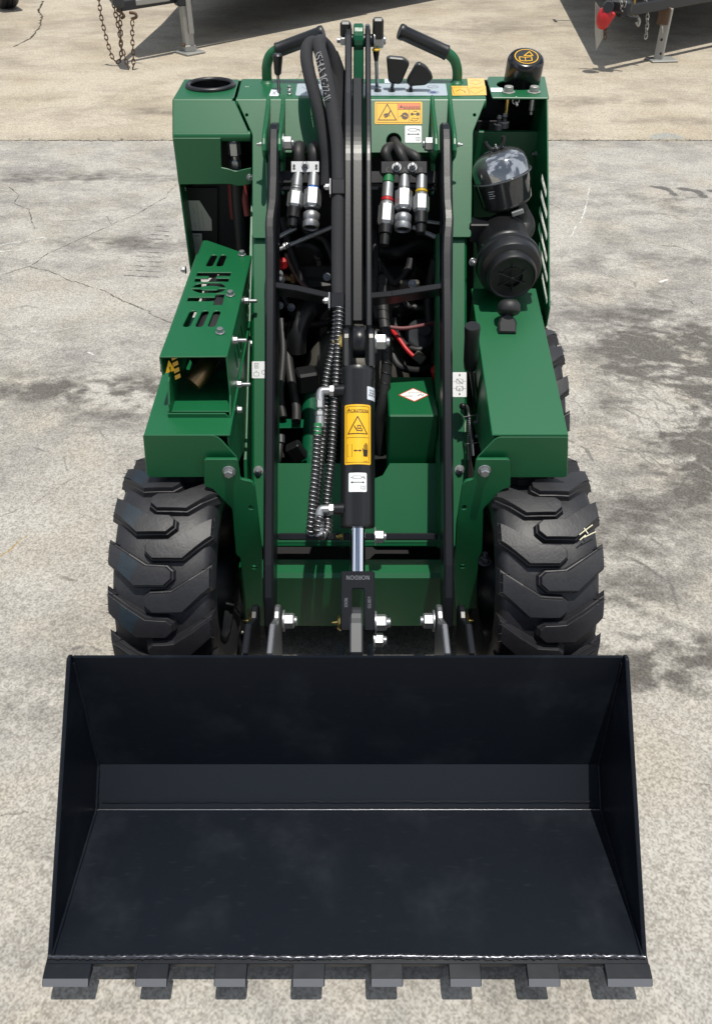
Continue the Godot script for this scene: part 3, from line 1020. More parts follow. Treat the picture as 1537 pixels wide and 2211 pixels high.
# ---------------------------------------------------------------- tyres
func lug_mesh(sgn: float, paint: float, sd: int) -> ArrayMesh:
	var g := Geo.new()
	var up := [Vector2(-0.1045, -0.003), Vector2(-0.065, 0.0245), Vector2(-0.028, 0.0485), Vector2(-0.006, 0.0500), Vector2(0.016, 0.051), Vector2(0.026, 0.060)]
	var dn := [Vector2(-0.1045, 0.037), Vector2(-0.076, 0.0625), Vector2(-0.049, 0.087), Vector2(-0.02, 0.087), Vector2(0.012, 0.087), Vector2(0.026, 0.074)]
	var R := 0.292
	var rings := [[0.0, 0.0], [0.0006, -0.0006], [0.0026, -0.0105], [0.0048, -0.0112], [0.0066, -0.019], [0.0095, -0.027]]
	var outline := []
	for q in up:
		outline.append(q)
	for i in dn.size():
		outline.append(dn[dn.size() - 1 - i])
	var pt := func(q: Vector2, dr: float) -> Vector3:
		var an := q.y / 0.285
		var r := R - 0.9 * q.x * q.x * (1.0 if absf(q.x) < 0.1 else 1.3) + dr
		return Vector3(q.x * sgn, r * cos(an), r * sin(an))
	var tone := Color(0.018, 0.0188, 0.0215)
	var shade := func(x: float) -> Color:
		if paint > 0.0 and x < -0.045 and x > -0.085:
			return tone.lerp(Color(0.012, 0.04, 0.06), paint)
		return tone
	for i in up.size() - 1:
		for k in 3:
			var a: Vector2 = (up[i] as Vector2).lerp(up[i + 1], k / 3.0)
			var b: Vector2 = (up[i] as Vector2).lerp(up[i + 1], (k + 1) / 3.0)
			var e: Vector2 = (dn[i] as Vector2).lerp(dn[i + 1], (k + 1) / 3.0)
			var f: Vector2 = (dn[i] as Vector2).lerp(dn[i + 1], k / 3.0)
			g.col = shade.call((a.x + b.x + e.x + f.x) * 0.25)
			var nrm := func(q: Vector2) -> Vector3: return ((pt.call(q, 1.0) as Vector3) - (pt.call(q, 0.0) as Vector3) + Vector3(q.x * sgn * 1.9, 0, 0)).normalized()
			g.sq(pt.call(a, 0), pt.call(b, 0), pt.call(e, 0), pt.call(f, 0), nrm.call(a), nrm.call(b), nrm.call(e), nrm.call(f))
	g.col = tone
	var poly := PackedVector2Array(outline)
	for k in rings.size() - 1:
		var p0 := Geo.inset(poly, -(rings[k][0] as float))
		var p1 := Geo.inset(poly, -(rings[k + 1][0] as float))
		for i in poly.size():
			var j := (i + 1) % poly.size()
			var o: Vector3 = (pt.call(p0[i], 0) as Vector3) - (pt.call((poly[2] + poly[9]) * 0.5, -0.01) as Vector3)
			g.quad(pt.call(p0[i], rings[k][1]), pt.call(p0[j], rings[k][1]), pt.call(p1[j], rings[k + 1][1]), pt.call(p1[i], rings[k + 1][1]), o + (pt.call(p0[i], 1.0) as Vector3) - (pt.call(p0[i], 0.0) as Vector3))
	# shoulder of the lug down the sidewall
	var sh := [Vector3(-0.1045, 0, 0), Vector3(-0.108, 0, 0)]
	var tops := []
	for q in [up[0], dn[0]]:
		var an: float = q.y / 0.285
		tops.append([pt.call(q, -0.003), Vector3(-0.1115 * sgn, 0.262 * cos(an), 0.262 * sin(an)), Vector3(-0.108 * sgn, 0.232 * cos(an), 0.232 * sin(an))])
	g.quad(tops[0][0], tops[1][0], tops[1][1], tops[0][1], Vector3(-sgn, 0.2, 0.1))
	g.quad(tops[0][1], tops[1][1], tops[1][2], tops[0][2], Vector3(-sgn, 0, 0))
	for i in 2:
		var inner := Vector3(-0.085 * sgn, (tops[i][1] as Vector3).y, (tops[i][1] as Vector3).z)
		g.tri(tops[i][0], tops[i][1], inner, (tops[i][0] as Vector3) - (tops[1 - i][0] as Vector3))
		g.tri(inner, tops[i][1], tops[i][2], (tops[i][0] as Vector3) - (tops[1 - i][0] as Vector3))
	# moulding hairs
	var rr := RandomNumberGenerator.new()
	rr.seed = sd
	for q in [up[0], dn[0], dn[0] * 0.5 + up[0] * 0.5]:
		var p: Vector3 = pt.call(q, -0.001)
		g.cyl(p, p + Vector3(-sgn * rr.randf_range(0.004, 0.009), rr.randf_range(-0.003, 0.003), rr.randf_range(-0.003, 0.003)), 0.0008, 0.0004, 4)
	return g.mesh()

var lugs := {}
func make_wheel(p: Vector3, phase: float, paint: bool, full: bool) -> Node3D:
	var g := Geo.new()
	g.col = Color(0.021, 0.022, 0.026)
	var prof := [Vector2(0.150, -0.085), Vector2(0.160, -0.095), Vector2(0.200, -0.1085), Vector2(0.232, -0.1075), Vector2(0.255, -0.1005), Vector2(0.2625, -0.09), Vector2(0.267, -0.05), Vector2(0.2685, 0), Vector2(0.267, 0.05), Vector2(0.2625, 0.09), Vector2(0.255, 0.1005), Vector2(0.232, 0.1075), Vector2(0.200, 0.1085), Vector2(0.160, 0.095), Vector2(0.150, 0.085)]
	g.lathe(prof, Transform3D(Basis(Vector3(0, -1, 0), Vector3(1, 0, 0), Vector3(0, 0, 1)), Vector3.ZERO), 64, 0.5)
	var t := put("tyre", g, M.rubber)
	t.position = p
	var rim := Geo.new()
	for s in [-1, 1]:
		rim.lathe([Vector2(0.158, 0.098), Vector2(0.150, 0.098), Vector2(0.143, 0.08), Vector2(0.135, 0.03), Vector2(0.08, 0.02), Vector2(0.05, 0.025), Vector2(0, 0.025)], Transform3D(Basis(Vector3(0, -1, 0), Vector3(s, 0, 0), Vector3(0, 0, s)), Vector3.ZERO), 40, 0.6)
	put("rim", rim, M.black_paint, t)
	if not lugs.has("a"):
		for k in 3:
			lugs["a%d" % k] = lug_mesh(1.0, 0.0, 70 + k)
			lugs["b%d" % k] = lug_mesh(-1.0, 0.0, 80 + k)
		lugs["ap"] = lug_mesh(1.0, 0.4, 90)
		lugs["bp"] = lug_mesh(-1.0, 0.0, 93)
		lugs["a"] = 1
	for i in 16:
		for s in 2:
			var o := MeshInstance3D.new()
			o.name = "tread_lug"
			var key := ("a" if s == 0 else "b") + ("p" if paint and s == 0 else str((i * 7 + s) % 3))
			o.mesh = lugs[key]
			o.mesh.surface_set_material(0, M.rubber)
			t.add_child(o, true)
			o.rotation.x = deg_to_rad(phase + 22.5 * i + (11.25 if s == 1 else 0.0))
	return t

func build_wheels() -> void:
	var cx := 0.4105
	make_wheel(Vector3(-cx, 0.281, 0.313), 31.9, true, true)
	var r := make_wheel(Vector3(cx, 0.281, 0.313), 22.9, false, true)
	make_wheel(Vector3(-cx - 0.012, 0.281, -0.33), 12.0, false, true)
	make_wheel(Vector3(cx + 0.047, 0.292, -0.31), 17.0, false, true)
	# chalk strokes on the right front tyre
	var g := Geo.new()
	g.col = Color(0.62, 0.58, 0.42)
	var strokes := [[Vector3(0.4664, 0.5426, 0.4546), Vector3(0.4976, 0.5626, 0.4364)], [Vector3(0.4782, 0.5556, 0.443), Vector3(0.4855, 0.5462, 0.4529)], [Vector3(0.4758, 0.5389, 0.4591), Vector3(0.5032, 0.5497, 0.448)], [Vector3(0.4663, 0.5334, 0.4631), Vector3(0.4798, 0.543, 0.455)]]
	for q in strokes:
		var a: Vector3 = q[0]
		var b: Vector3 = q[1]
		var c := Vector3(cx, 0.281, 0.313)
		var fit := func(p: Vector3) -> Vector3:
			var d := p - c
			var k := (0.2925 - 0.9 * d.x * d.x) / Vector2(d.y, d.z).length()
			return Vector3(d.x, d.y * k, d.z * k)
		g.tube([fit.call(a), fit.call(a.lerp(b, 0.3)), fit.call(a.lerp(b, 0.7)), fit.call(b)], 0.0014, 6)
	put("chalk_mark", g, M.label_print, r)

# ---------------------------------------------------------------- body panels
func build_body() -> void:
	var gp := M.green_paint as Material
	# fenders: front face, sloping top, outer skirt
	var fl := [Vector2(-0.4436, 0.6993), Vector2(-0.2959, 0.6993), Vector2(-0.2834, 0.6899), Vector2(-0.2521, 0.6406), Vector2(-0.2569, 0.5881), Vector2(-0.4491, 0.5868), Vector2(-0.4525, 0.597)]
	var lf := add_plate("fender", round_poly(fl, 0.006), [], 0.004, front(0.318), gp, 0.0015)
	var fr := [Vector2(0.4425, 0.6946), Vector2(0.4573, 0.5919), Vector2(0.4532, 0.5868), Vector2(0.261, 0.5868), Vector2(0.2561, 0.6393), Vector2(0.2885, 0.6875), Vector2(0.2974, 0.6946)]
	var rf := add_plate("fender", round_poly(fr, 0.006), [], 0.004, front(0.318), gp, 0.0015)
	for s in [-1, 1]:
		var f := lf if s < 0 else rf
		var zr := -0.16 if s < 0 else -0.17
		var h0 := 0.701
		var h1 := 0.722 if s < 0 else 0.795
		var g := Geo.new()
		var xi := 0.262 if s < 0 else 0.283
		var b := Basis(Vector3.RIGHT, atan2(h1 - h0, 0.318 - zr))
		var mid := Vector3(s * (xi + 0.442) * 0.5, (h0 + h1) * 0.5 - 0.004, (0.321 + zr) * 0.5)
		g.box(mid, Vector3(0.442 - xi, 0.005, Vector2(0.321 - zr, h1 - h0).length()), b, 0.0022)
		put("fender_top", g, gp, f)
		add_plate("fender_skirt", [Vector2(0.3165, h0 - 0.008), Vector2(zr, h1 - 0.008), Vector2(zr, h1 - 0.12), Vector2(0.3165, h0 - 0.11)], [], 0.004, side(s * 0.442 + 0.002), gp, 0.001, f)
		add_plate("fender_inner_wall", [Vector2(0.3165, h0 - 0.012), Vector2(zr, h1 - 0.012), Vector2(zr, h1 - 0.3), Vector2(0.3165, h0 - 0.11)], [], 0.004, side(s * (xi + 0.006) + 0.002), gp, 0.001, f)
	# chassis walls and the front cross beam
	for s in [-1, 1]:
		add_plate("chassis_side", [Vector2(0.24, 0.13), Vector2(0.24, 0.30), Vector2(0.14, 0.50), Vector2(-0.5, 1.0), Vector2(-0.7, 1.0), Vector2(-0.7, 0.13)], [], 0.008, side(s * 0.266 + 0.004), gp)
	add_box("cross_beam", Vector3(0.002, 0.2035, 0.298), Vector3(0.572, 0.187, 0.064), gp, Basis.IDENTITY, 0.009)
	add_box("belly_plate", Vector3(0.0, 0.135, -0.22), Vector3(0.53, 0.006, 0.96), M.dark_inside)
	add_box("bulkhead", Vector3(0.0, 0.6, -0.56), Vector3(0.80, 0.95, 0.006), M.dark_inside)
	# bolt-on guard brackets
	var bl := [Vector2(-0.3189, 0.6505), Vector2(-0.2486, 0.6505), Vector2(-0.2475, 0.5973), Vector2(-0.2231, 0.5909), Vector2(-0.2182, 0.5769), Vector2(-0.216, 0.4), Vector2(-0.2297, 0.1958), Vector2(-0.271, 0.1925), Vector2(-0.2692, 0.3663), Vector2(-0.278, 0.3752), Vector2(-0.2735, 0.5128), Vector2(-0.3102, 0.5705), Vector2(-0.3275, 0.5769)]
	var br := [Vector2(0.3228, 0.6505), Vector2(0.3337, 0.5757), Vector2(0.3165, 0.5679), Vector2(0.2807, 0.5128), Vector2(0.2914, 0.3811), Vector2(0.2837, 0.3604), Vector2(0.2973, 0.1925), Vector2(0.2459, 0.1925), Vector2(0.2316, 0.3059), Vector2(0.2247, 0.4665), Vector2(0.2291, 0.5782), Vector2(0.2339, 0.5922), Vector2(0.2514, 0.5973), Vector2(0.2525, 0.6505)]
	add_plate("guard_bracket", round_poly(bl, 0.006), [circle(Vector2(-0.231, 0.5181).x, Vector2(-0.231, 0.5181).y, 0.0055), circle(Vector2(-0.2393, 0.3349).x, Vector2(-0.2393, 0.3349).y, 0.0055)], 0.008, front(0.333), gp, 0.0015)
	add_plate("guard_bracket", round_poly(br, 0.006), [circle(Vector2(0.2381, 0.5181).x, Vector2(0.2381, 0.5181).y, 0.0055), circle(Vector2(0.2499, 0.3379).x, Vector2(0.2499, 0.3379).y, 0.0055)], 0.008, front(0.333), gp, 0.0015)
	fix("bolt", Vector3(-0.2695, 0.6194, 0.341), Vector3(0, 0, 1), 0.0175, 0.0)
	fix("bolt", Vector3(0.2722, 0.6219, 0.341), Vector3(0, 0, 1), 0.0175, 0.0)
	# rails
	for s in [-1, 1]:
		var xa := 0.190
		var xb := 0.2525 if s < 0 else 0.264
		var g := Geo.new()
		var c2 := 1.0 - 0.012
		var u0 := Vector2(-0.0006, -0.3167).y
		var u1 := Vector2(-0.0006, -1.0835).y
		var sx := slope(-0.012)
		var cx: float = s * (xa + xb) * 0.5 + (0.004 if s > 0 else 0.0)
		g.box(sx * Vector3(cx, (u0 + u1) * 0.5, -0.03), Vector3(xb - xa, absf(u0 - u1), 0.06), sx.basis, 0.006)
		put("rail", g, gp)
	fix("bolt", Vector3(-0.236, 0.469, 0.1438), EN, 0.015, 0.004)
	fix("bolt", Vector3(0.2506, 0.4708, 0.1423), EN, 0.015, 0.004)
	# sloping front plate between the rails, notched behind the cylinder
	var fp := [Vector2(-0.2034, -0.8766), Vector2(-0.0377, -0.8766), Vector2(-0.0366, -0.9014), Vector2(-0.0231, -0.9172), Vector2(0.0355, -0.9172), Vector2(0.0648, -0.9059), Vector2(0.0817, -0.8766), Vector2(0.2135, -0.8766), Vector2(0.2135, -1.0704), Vector2(-0.2034, -1.0704)]
	add_plate("front_plate", fp, [], 0.005, slope(-0.027), gp, 0.001)
	add_box("front_lip", Vector3(0.0039, 0.3236, 0.2503) + Vector3(0, -0.002, -0.012), Vector3(0.41, 0.016, 0.024), gp, Basis(Vector3.RIGHT, 0.35), 0.005)
	# console: sloping front with its opening, top, and the two hinge-plate pairs
	var cf := [Vector2(-0.2859, -0.0053), Vector2(-0.2491, -0.0867), Vector2(-0.2491, -0.3363), Vector2(-0.1878, -0.3363), Vector2(-0.1878, -0.1312), Vector2(0.2078, -0.1312), Vector2(0.2078, -0.3341), Vector2(0.2769, -0.3341), Vector2(0.2814, -0.08), Vector2(0.3115, -0.0053)]
	var hole := circle(Vector2(0.0908, -0.1012).x, Vector2(0.0908, -0.1012).y, 0.0175)
	var con := add_plate("console", round_poly(cf, 0.006), [hole, circle(Vector2(-0.2625, -0.0399).x, Vector2(-0.2625, -0.0399).y, 0.003, 10), circle(Vector2(0.2847, -0.0399).x, Vector2(0.2847, -0.0399).y, 0.003, 10)], 0.005, slope(-0.005), gp, 0.0015)
	var ct := [Vector2(-0.2874, 0.428), Vector2(0.3142, 0.428), Vector2(0.3169, 0.6107), Vector2(-0.2942, 0.6107)]
	add_plate("console_top", round_poly(ct, 0.004), [slot(Vector2(0.0529, 0.479), Vector2(0.0534, 0.5052), 0.017), slot(Vector2(0.087, 0.479), Vector2(0.0879, 0.5052), 0.017), slot(Vector2(0.1325, 0.479), Vector2(0.1338, 0.5052), 0.017), slot(Vector2(-0.2755, 0.532), Vector2(-0.2674, 0.532), 0.006)], 0.005, level(1.157), gp, 0.002, con)
	var gb := Geo.new()
	gb.cyl(Vector3(-0.289, 1.15, -0.4286), Vector3(0.313, 1.15, -0.4286), 0.012, -1, 40)
	put("console_bend", gb, gp, con)
	var lowb := Geo.new()
	lowb.box(Vector3(0.0096, 1.0544, -0.3587), Vector3(0.39, 0.006, 0.034), slope(0).basis, 0.002)
	put("console_hem", lowb, gp, con)
	add_box("console_back", Vector3(0, 1.0, -0.606), Vector3(0.56, 0.31, 0.006), gp, Basis.IDENTITY, 0.002, con)
	var hp := [Vector2(-0.4325, 1.1671), Vector2(-0.4009, 1.1543), Vector2(-0.2878, 1.1301), Vector2(-0.2714, 1.1246), Vector2(-0.2582, 1.1182), Vector2(-0.2479, 1.1091), Vector2(-0.2415, 1.0968), Vector2(-0.2458, 1.0833), Vector2(-0.2566, 1.0728), Vector2(-0.3021, 1.0492), Vector2(-0.2781, 0.9833)]
	for x in [571.0, 604.5, 941.0, 981.0]:
		var X: float = (x - 768.5) * 1.915 / 1800.0
		add_plate("hinge_plate", hp, [], 0.0105, side(X + 0.005), gp, 0.0035, con)
	# hinge pins
	for s in [-1, 1]:
		var p: Vector3 = Vector3(-0.1697, 1.0996, -0.2843) if s < 0 else Vector3(0.1805, 1.0979, -0.2829)
		var q: Vector3 = Vector3(-0.2182, 1.0979, -0.2829) if s < 0 else Vector3(0.2355, 1.0971, -0.2822)
		fix("nut", p, Vector3(-s, 0, 0), 0.026, 0.004)
		fix("grease_nipple", q, Vector3(s, 0, 0), 0.008, 0.006, M.zinc)
	# tank cover on the left
	var tc := add_plate("tank_cover", [Vector2(-0.4396, -0.0053), Vector2(-0.2914, -0.0053), Vector2(-0.2558, -0.085), Vector2(-0.4396, -0.085)], [], 0.004, slope(-0.004), gp, 0.002)
	add_plate("cover_top", round_poly([Vector2(-0.4394, 0.4293), Vector2(-0.2942, 0.4293), Vector2(-0.3009, 0.606), Vector2(-0.4415, 0.606)], 0.005), [circle(Vector2(-0.3655, 0.5456).x, Vector2(-0.3655, 0.5456).y, 0.052, 32)], 0.004, level(1.158), gp, 0.0015, tc)
	var zf := -0.3655
	add_plate("cover_front", [Vector2(-0.4403, 1.0884), Vector2(-0.3253, 1.0884), Vector2(-0.3303, 1.0196), Vector2(-0.3146, 1.0163), Vector2(-0.3013, 1.0118), Vector2(-0.2934, 1.0107), Vector2(-0.2817, 1.014), Vector2(-0.2573, 1.0185), Vector2(-0.2604, 0.9803), Vector2(-0.2829, 0.9747), Vector2(-0.2968, 0.9747), Vector2(-0.3148, 0.9792), Vector2(-0.4421, 0.9781)], [], 0.004, front(-0.3675), gp, 0.0012, tc)
	for bb in [[Vector3(-0.4395, 1.15, -0.4286), -0.2965], [Vector3(-0.4395, 1.0888, -0.3775), -0.2535]]:
		var bg := Geo.new()
		var p: Vector3 = bb[0]
		bg.cyl(p, Vector3(bb[1], p.y, p.z), 0.012, -1, 40)
		put("cover_bend", bg, gp, tc)
	add_plate("cover_side", [Vector2(-0.605, 1.159), Vector2(-0.425, 1.159), Vector2(-0.3665, 1.09), Vector2(-0.3665, 0.985), Vector2(-0.36, 0.70), Vector2(-0.605, 0.70)], [], 0.004, side(-0.438), gp, 0.0015, tc)
	add_box("cover_back", Vector3(-0.345, 0.93, -0.605), Vector3(0.19, 0.46, 0.004), gp, Basis.IDENTITY, 0.001, tc)
	fix("bolt", Vector3(-0.4425, 0.7755, -0.3155), Vector3(-1, 0, 0), 0.013, 0.003)
	var ring := Geo.new()
	var rp := []
	var rc: Vector3 = Vector3(-0.3642, 1.164, -0.537)
	for k in 49:
		rp.append(rc + Vector3(cos(TAU * k / 48.0), 0, sin(TAU * k / 48.0)) * 0.0565)
	ring.tube(rp, 0.0068, 10, false)
	ring.lathe([Vector2(0.0525, 0.0), Vector2(0.0515, -0.09), Vector2(0, -0.092)], Transform3D(Basis.IDENTITY, rc), 32)
	put("cup_holder", ring, M.black_plastic, null, "round black cup holder with a rolled rim")
	# side cover on the right
	var sp := [Vector2(-0.424, 1.159), Vector2(-0.098, 0.812), Vector2(-0.076, 0.79), Vector2(-0.078, 0.742), Vector2(-0.09, 0.727), Vector2(-0.605, 0.727), Vector2(-0.605, 1.159)]
	var slots := []
	for q in [[-0.361, 0.9976, -0.286, 0.9821], [-0.346, 0.9632, -0.2477, 0.9446], [-0.3297, 0.9276, -0.2144, 0.9054], [-0.3138, 0.8926, -0.1797, 0.8645], [-0.2771, 0.8575, -0.144, 0.8299], [-0.2, 0.8127, -0.112, 0.7891]]:
		slots.append(slot(Vector2(q[0], q[1]), Vector2(q[2], q[3]), 0.019))
	var sc := add_plate("side_cover", sp, slots, 0.004, side(0.462), gp, 0.0015)
	add_plate("cover_top", round_poly([Vector2(0.3281, 0.4322), Vector2(0.4649, 0.428), Vector2(0.4905, 0.6348), Vector2(0.3437, 0.6348), Vector2(0.336, 0.6012)], 0.003), [circle(0.4045, 0.55, 0.05, 32)], 0.005, level(1.157), gp, 0.0015, sc)
	var pw := [Vector2(0.2967, 1.0731), Vector2(0.4599, 1.0731), Vector2(0.4654, 1.0676), Vector2(0.5495, 0.5091), Vector2(0.3456, 0.5091), Vector2(0.296, 1.0554)]
	add_plate("partition", pw, [], 0.004, front(-0.472), gp, 0.001, sc)
	var pl := Geo.new()
	pl.box(Vector3(0.3809, 1.0709, -0.478), Vector3(0.166, 0.003, 0.014), Basis.IDENTITY, 0.001)
	put("partition_flange", pl, gp, sc)
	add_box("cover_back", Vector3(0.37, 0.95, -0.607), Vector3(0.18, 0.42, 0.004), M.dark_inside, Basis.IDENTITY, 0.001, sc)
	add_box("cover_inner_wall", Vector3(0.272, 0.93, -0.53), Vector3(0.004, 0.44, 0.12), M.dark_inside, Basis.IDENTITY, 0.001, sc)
	fix("bolt", Vector3(0.4659, 1.0218, -0.462), Vector3(-1, 0, 0.2), 0.013, 0.008)
	# cover bolts with their shanks
	for x in [1097.0, 1152.0]:
		var p: Vector3 = Vector3(0.3738, 1.162, -0.479) if x < 1100 else Vector3(0.4363, 1.162, -0.479)
		var g := Geo.new()
		g.cyl(p, p + UP * 0.002, 0.0165, -1, 24)
		g.cyl(p + UP * 0.002, p + UP * 0.014, 0.0115, 0.011, 24)
		put("cover_bolt", g, M.galvanised)
		var k := Geo.new()
		if x < 1100:
			k.cyl(p - UP * 0.006, p - UP * 0.058, 0.0055)
			put("spacer_rod", k, M.brass)
		else:
			k.cyl(p - UP * 0.006, p - UP * 0.042, 0.0075)
			k.cyl(p - UP * 0.042, p - UP * 0.052, 0.005)
			put("spacer_rod", k, M.steel)
	var hook := Geo.new()
	var hc: Vector3 = Vector3(0.3874, 1.1528, -0.44)
	var hpts := []
	for k in 17:
		hpts.append(hc + Vector3(cos(TAU * k / 16.0), sin(TAU * k / 16.0), 0) * 0.008)
	hook.tube(hpts, 0.0018, 8, false)
	hook.cyl(hc + Vector3(0, 0, -0.01), hc + Vector3(0.001, -0.006, 0.02), 0.0032)
	put("hose_ring", hook, M.steel)
	for q in [[Vector3(0.3501, 1.1016, -0.43), 0.006], [Vector3(0.3633, 1.1059, -0.43), 0.005]]:
		var g := Geo.new()
		g.lathe([Vector2(0.012, -0.012), Vector2(0.012, 0), Vector2(0.006, 0.001), Vector2(0.005, 0.012), Vector2(0.0065, 0.014), Vector2(0.004, 0.02), Vector2(0, 0.02)], Transform3D(Basis.IDENTITY, q[0]), 16)
		put("terminal", g, M.worn_steel)
	# black cap with its round sticker
	var cg := Geo.new()
	cg.lathe([Vector2(0.046, -0.05), Vector2(0.0455, 0.05), Vector2(0.044, 0.056), Vector2(0.040, 0.061), Vector2(0.034, 0.063), Vector2(0, 0.063)], Transform3D(Basis(Vector3.RIGHT, 0.36), Vector3(0.4217, 1.2248, -0.555) - Vector3(0, 0.063, 0).rotated(Vector3.RIGHT, 0.36)), 40, 0.5)
	put("filler_cap", cg, mat("gloss_black", lin(0.008, 0.008, 0.009), 0.22), null, "round black cap with a yellow warning sticker")

# ---------------------------------------------------------------- muffler guard
func build_guard() -> void:
	var gp := M.green_paint as Material
	# the top is level; 2D is (x, -z)
	var top := [Vector2(-0.4066, -0.2273), Vector2(-0.2698, -0.2254), Vector2(-0.2660, 0.2815), Vector2(-0.2965, 0.2815), Vector2(-0.2968, 0.305), Vector2(-0.388, 0.3765), Vector2(-0.4005, 0.3765)]
	var holes := []
	var sl := func(ax: float, ay: float, bx: float, by: float, w: float) -> void:
		holes.append(slot(Vector2(ax, ay), Vector2(bx, by), w))
	for q in [[Vector2(-0.3585, 0.282), Vector2(-0.3629, 0.218)], [Vector2(-0.3351, 0.282), Vector2(-0.3376, 0.218)]]:
		holes.append(slot(q[0] + Vector2(0, -0.006), q[1] + Vector2(0, 0.006), 0.017))
	for q in [[Vector2(-0.3658, -0.0246), Vector2(-0.3706, -0.0947)], [Vector2(-0.3387, -0.0246), Vector2(-0.3432, -0.0947)], [Vector2(-0.3126, -0.0246), Vector2(-0.3159, -0.0947)]]:
		holes.append(slot(q[0] + Vector2(0, -0.005), q[1] + Vector2(0, 0.005), 0.0165))
	# stencil letters, read from the left side of the machine
	holes.append([Vector2(-0.3861, 0.1804), Vector2(-0.3047, 0.1804), Vector2(-0.3047, 0.1607), Vector2(-0.3372, 0.1607), Vector2(-0.3378, 0.1478), Vector2(-0.3054, 0.1478), Vector2(-0.3054, 0.1286), Vector2(-0.3863, 0.1286), Vector2(-0.3869, 0.1478), Vector2(-0.3557, 0.1478), Vector2(-0.3552, 0.1607), Vector2(-0.3866, 0.1607)])
	holes.append([Vector2(-0.3874, 0.0984), Vector2(-0.3799, 0.1147), Vector2(-0.3655, 0.1222), Vector2(-0.3257, 0.1222), Vector2(-0.3147, 0.1134), Vector2(-0.3075, 0.0996), Vector2(-0.3229, 0.0996), Vector2(-0.3291, 0.1059), Vector2(-0.361, 0.1059), Vector2(-0.3687, 0.0984)])
	holes.append([Vector2(-0.3873, 0.0905), Vector2(-0.3687, 0.0905), Vector2(-0.3602, 0.0841), Vector2(-0.3275, 0.0841), Vector2(-0.3218, 0.0915), Vector2(-0.3076, 0.0915), Vector2(-0.3116, 0.0787), Vector2(-0.3223, 0.0689), Vector2(-0.3645, 0.0689), Vector2(-0.3777, 0.0775)])
	holes.append([Vector2(-0.3881, 0.0461), Vector2(-0.3269, 0.0461), Vector2(-0.3258, 0.0629), Vector2(-0.3064, 0.0629), Vector2(-0.305, 0.0073), Vector2(-0.3251, 0.0073), Vector2(-0.3254, 0.026), Vector2(-0.3882, 0.026)])
	var tg := add_plate("muffler_guard", top, holes, 0.004, level(0.826), gp, 0.0012, null, "green sheet-metal muffler guard stencilled HOT")
	# walls
	var rw := [Vector2(0.2254, 0.8255), Vector2(-0.2815, 0.8255), Vector2(-0.2815, 0.60), Vector2(0.12, 0.60), Vector2(0.30, 0.565), Vector2(0.315, 0.60), Vector2(0.262, 0.71), Vector2(0.235, 0.742)]
	var ws := []
	for q in [[-0.21, 0.745], [-0.17, 0.745], [-0.13, 0.745], [-0.01, 0.735], [0.03, 0.735], [0.07, 0.735], [0.11, 0.735]]:
		ws.append(slot(Vector2(q[0], q[1]), Vector2(q[0] + 0.012, q[1] + 0.042), 0.012))
	add_plate("guard_wall", rw, ws, 0.004, side(-0.2659), gp, 0.0012, tg)
	add_plate("guard_wall", [Vector2(0.2265, 0.8255), Vector2(-0.30, 0.8255), Vector2(-0.30, 0.72), Vector2(0.12, 0.755), Vector2(0.2265, 0.785)], [], 0.004, side(-0.4035), gp, 0.0012, tg)
	var gb := Geo.new()
	gb.cyl(Vector3(-0.269, 0.827, 0.2244), Vector3(-0.2668, 0.827, -0.2805), 0.0033, -1, 16)
	put("guard_bend", gb, gp, tg)
	# tray under the pipe
	var tray := add_box("guard_tray", Vector3(-0.335, 0.712, 0.105), Vector3(0.134, 0.004, 0.30), gp)
	add_plate("tray_lip", [Vector2(-0.4005, 0.7126), Vector2(-0.2774, 0.7126), Vector2(-0.2688, 0.6996), Vector2(-0.2667, 0.6901), Vector2(-0.402, 0.6889)], [], 0.004, front(0.258), gp, 0.001, tray)
	add_box("tray_bend", Vector3(-0.337, 0.700, 0.256), Vector3(0.122, 0.004, 0.022), gp, Basis(Vector3.RIGHT, 0.25), 0.0015, tray)
	add_plate("tray_wall", [Vector2(0.258, 0.69), Vector2(0.262, 0.735), Vector2(0.235, 0.775), Vector2(0.19, 0.792), Vector2(0.02, 0.795), Vector2(0.02, 0.69)], [], 0.004, side(-0.392), gp, 0.0012, tray)
	# hazard print inside
	var pr := Print.new()
	pr.poly([Vector2(-0.011, -0.012), Vector2(0.011, -0.012), Vector2(0, 0.016)], Color(0.8, 0.45, 0.01), 0)
	pr.text("!", Vector2(0, -0.006), 0.012, Color(0.01, 0.01, 0.01), 1)
	add_print("warning_label", pr, Transform3D(Basis(Vector3(0.85, 0, -0.5).normalized(), UP, Vector3(0.5, 0, 0.85).normalized()), Vector3(-0.3894, 0.8028, 0.222)), 0.0, "small yellow warning triangle inside the muffler guard")
	var ps := Print.new()
	for k in 5:
		ps.poly([Vector2(-0.006, 0.014 * k - 0.03), Vector2(0.006, 0.014 * k - 0.026), Vector2(0.006, 0.014 * k - 0.017), Vector2(-0.006, 0.014 * k - 0.021)], Color(0.8, 0.42, 0.02), 0)
	add_print("hazard_stripes", ps, Transform3D(Basis(Vector3(0.95, 0, -0.3).normalized(), Vector3(0.15, 0.9, -0.3).normalized(), Vector3(0.3, 0.1, 0.95).normalized()).orthonormalized(), Vector3(-0.3819, 0.7921, 0.2)))
	# muffler and tail pipe
	var g := Geo.new()
	g.lathe([Vector2(0, -0.30), Vector2(0.045, -0.30), Vector2(0.05, -0.29), Vector2(0.05, 0.0), Vector2(0.046, 0.01), Vector2(0.027, 0.014), Vector2(0.027, 0.03), Vector2(0, 0.03)], Transform3D(Basis(Vector3(1, 0, 0), Vector3(0, 0, 1), Vector3(0, -1, 0)), Vector3(-0.325, 0.772, 0.105)), 28, 0.5)
	put("muffler", g, M.dark_inside)
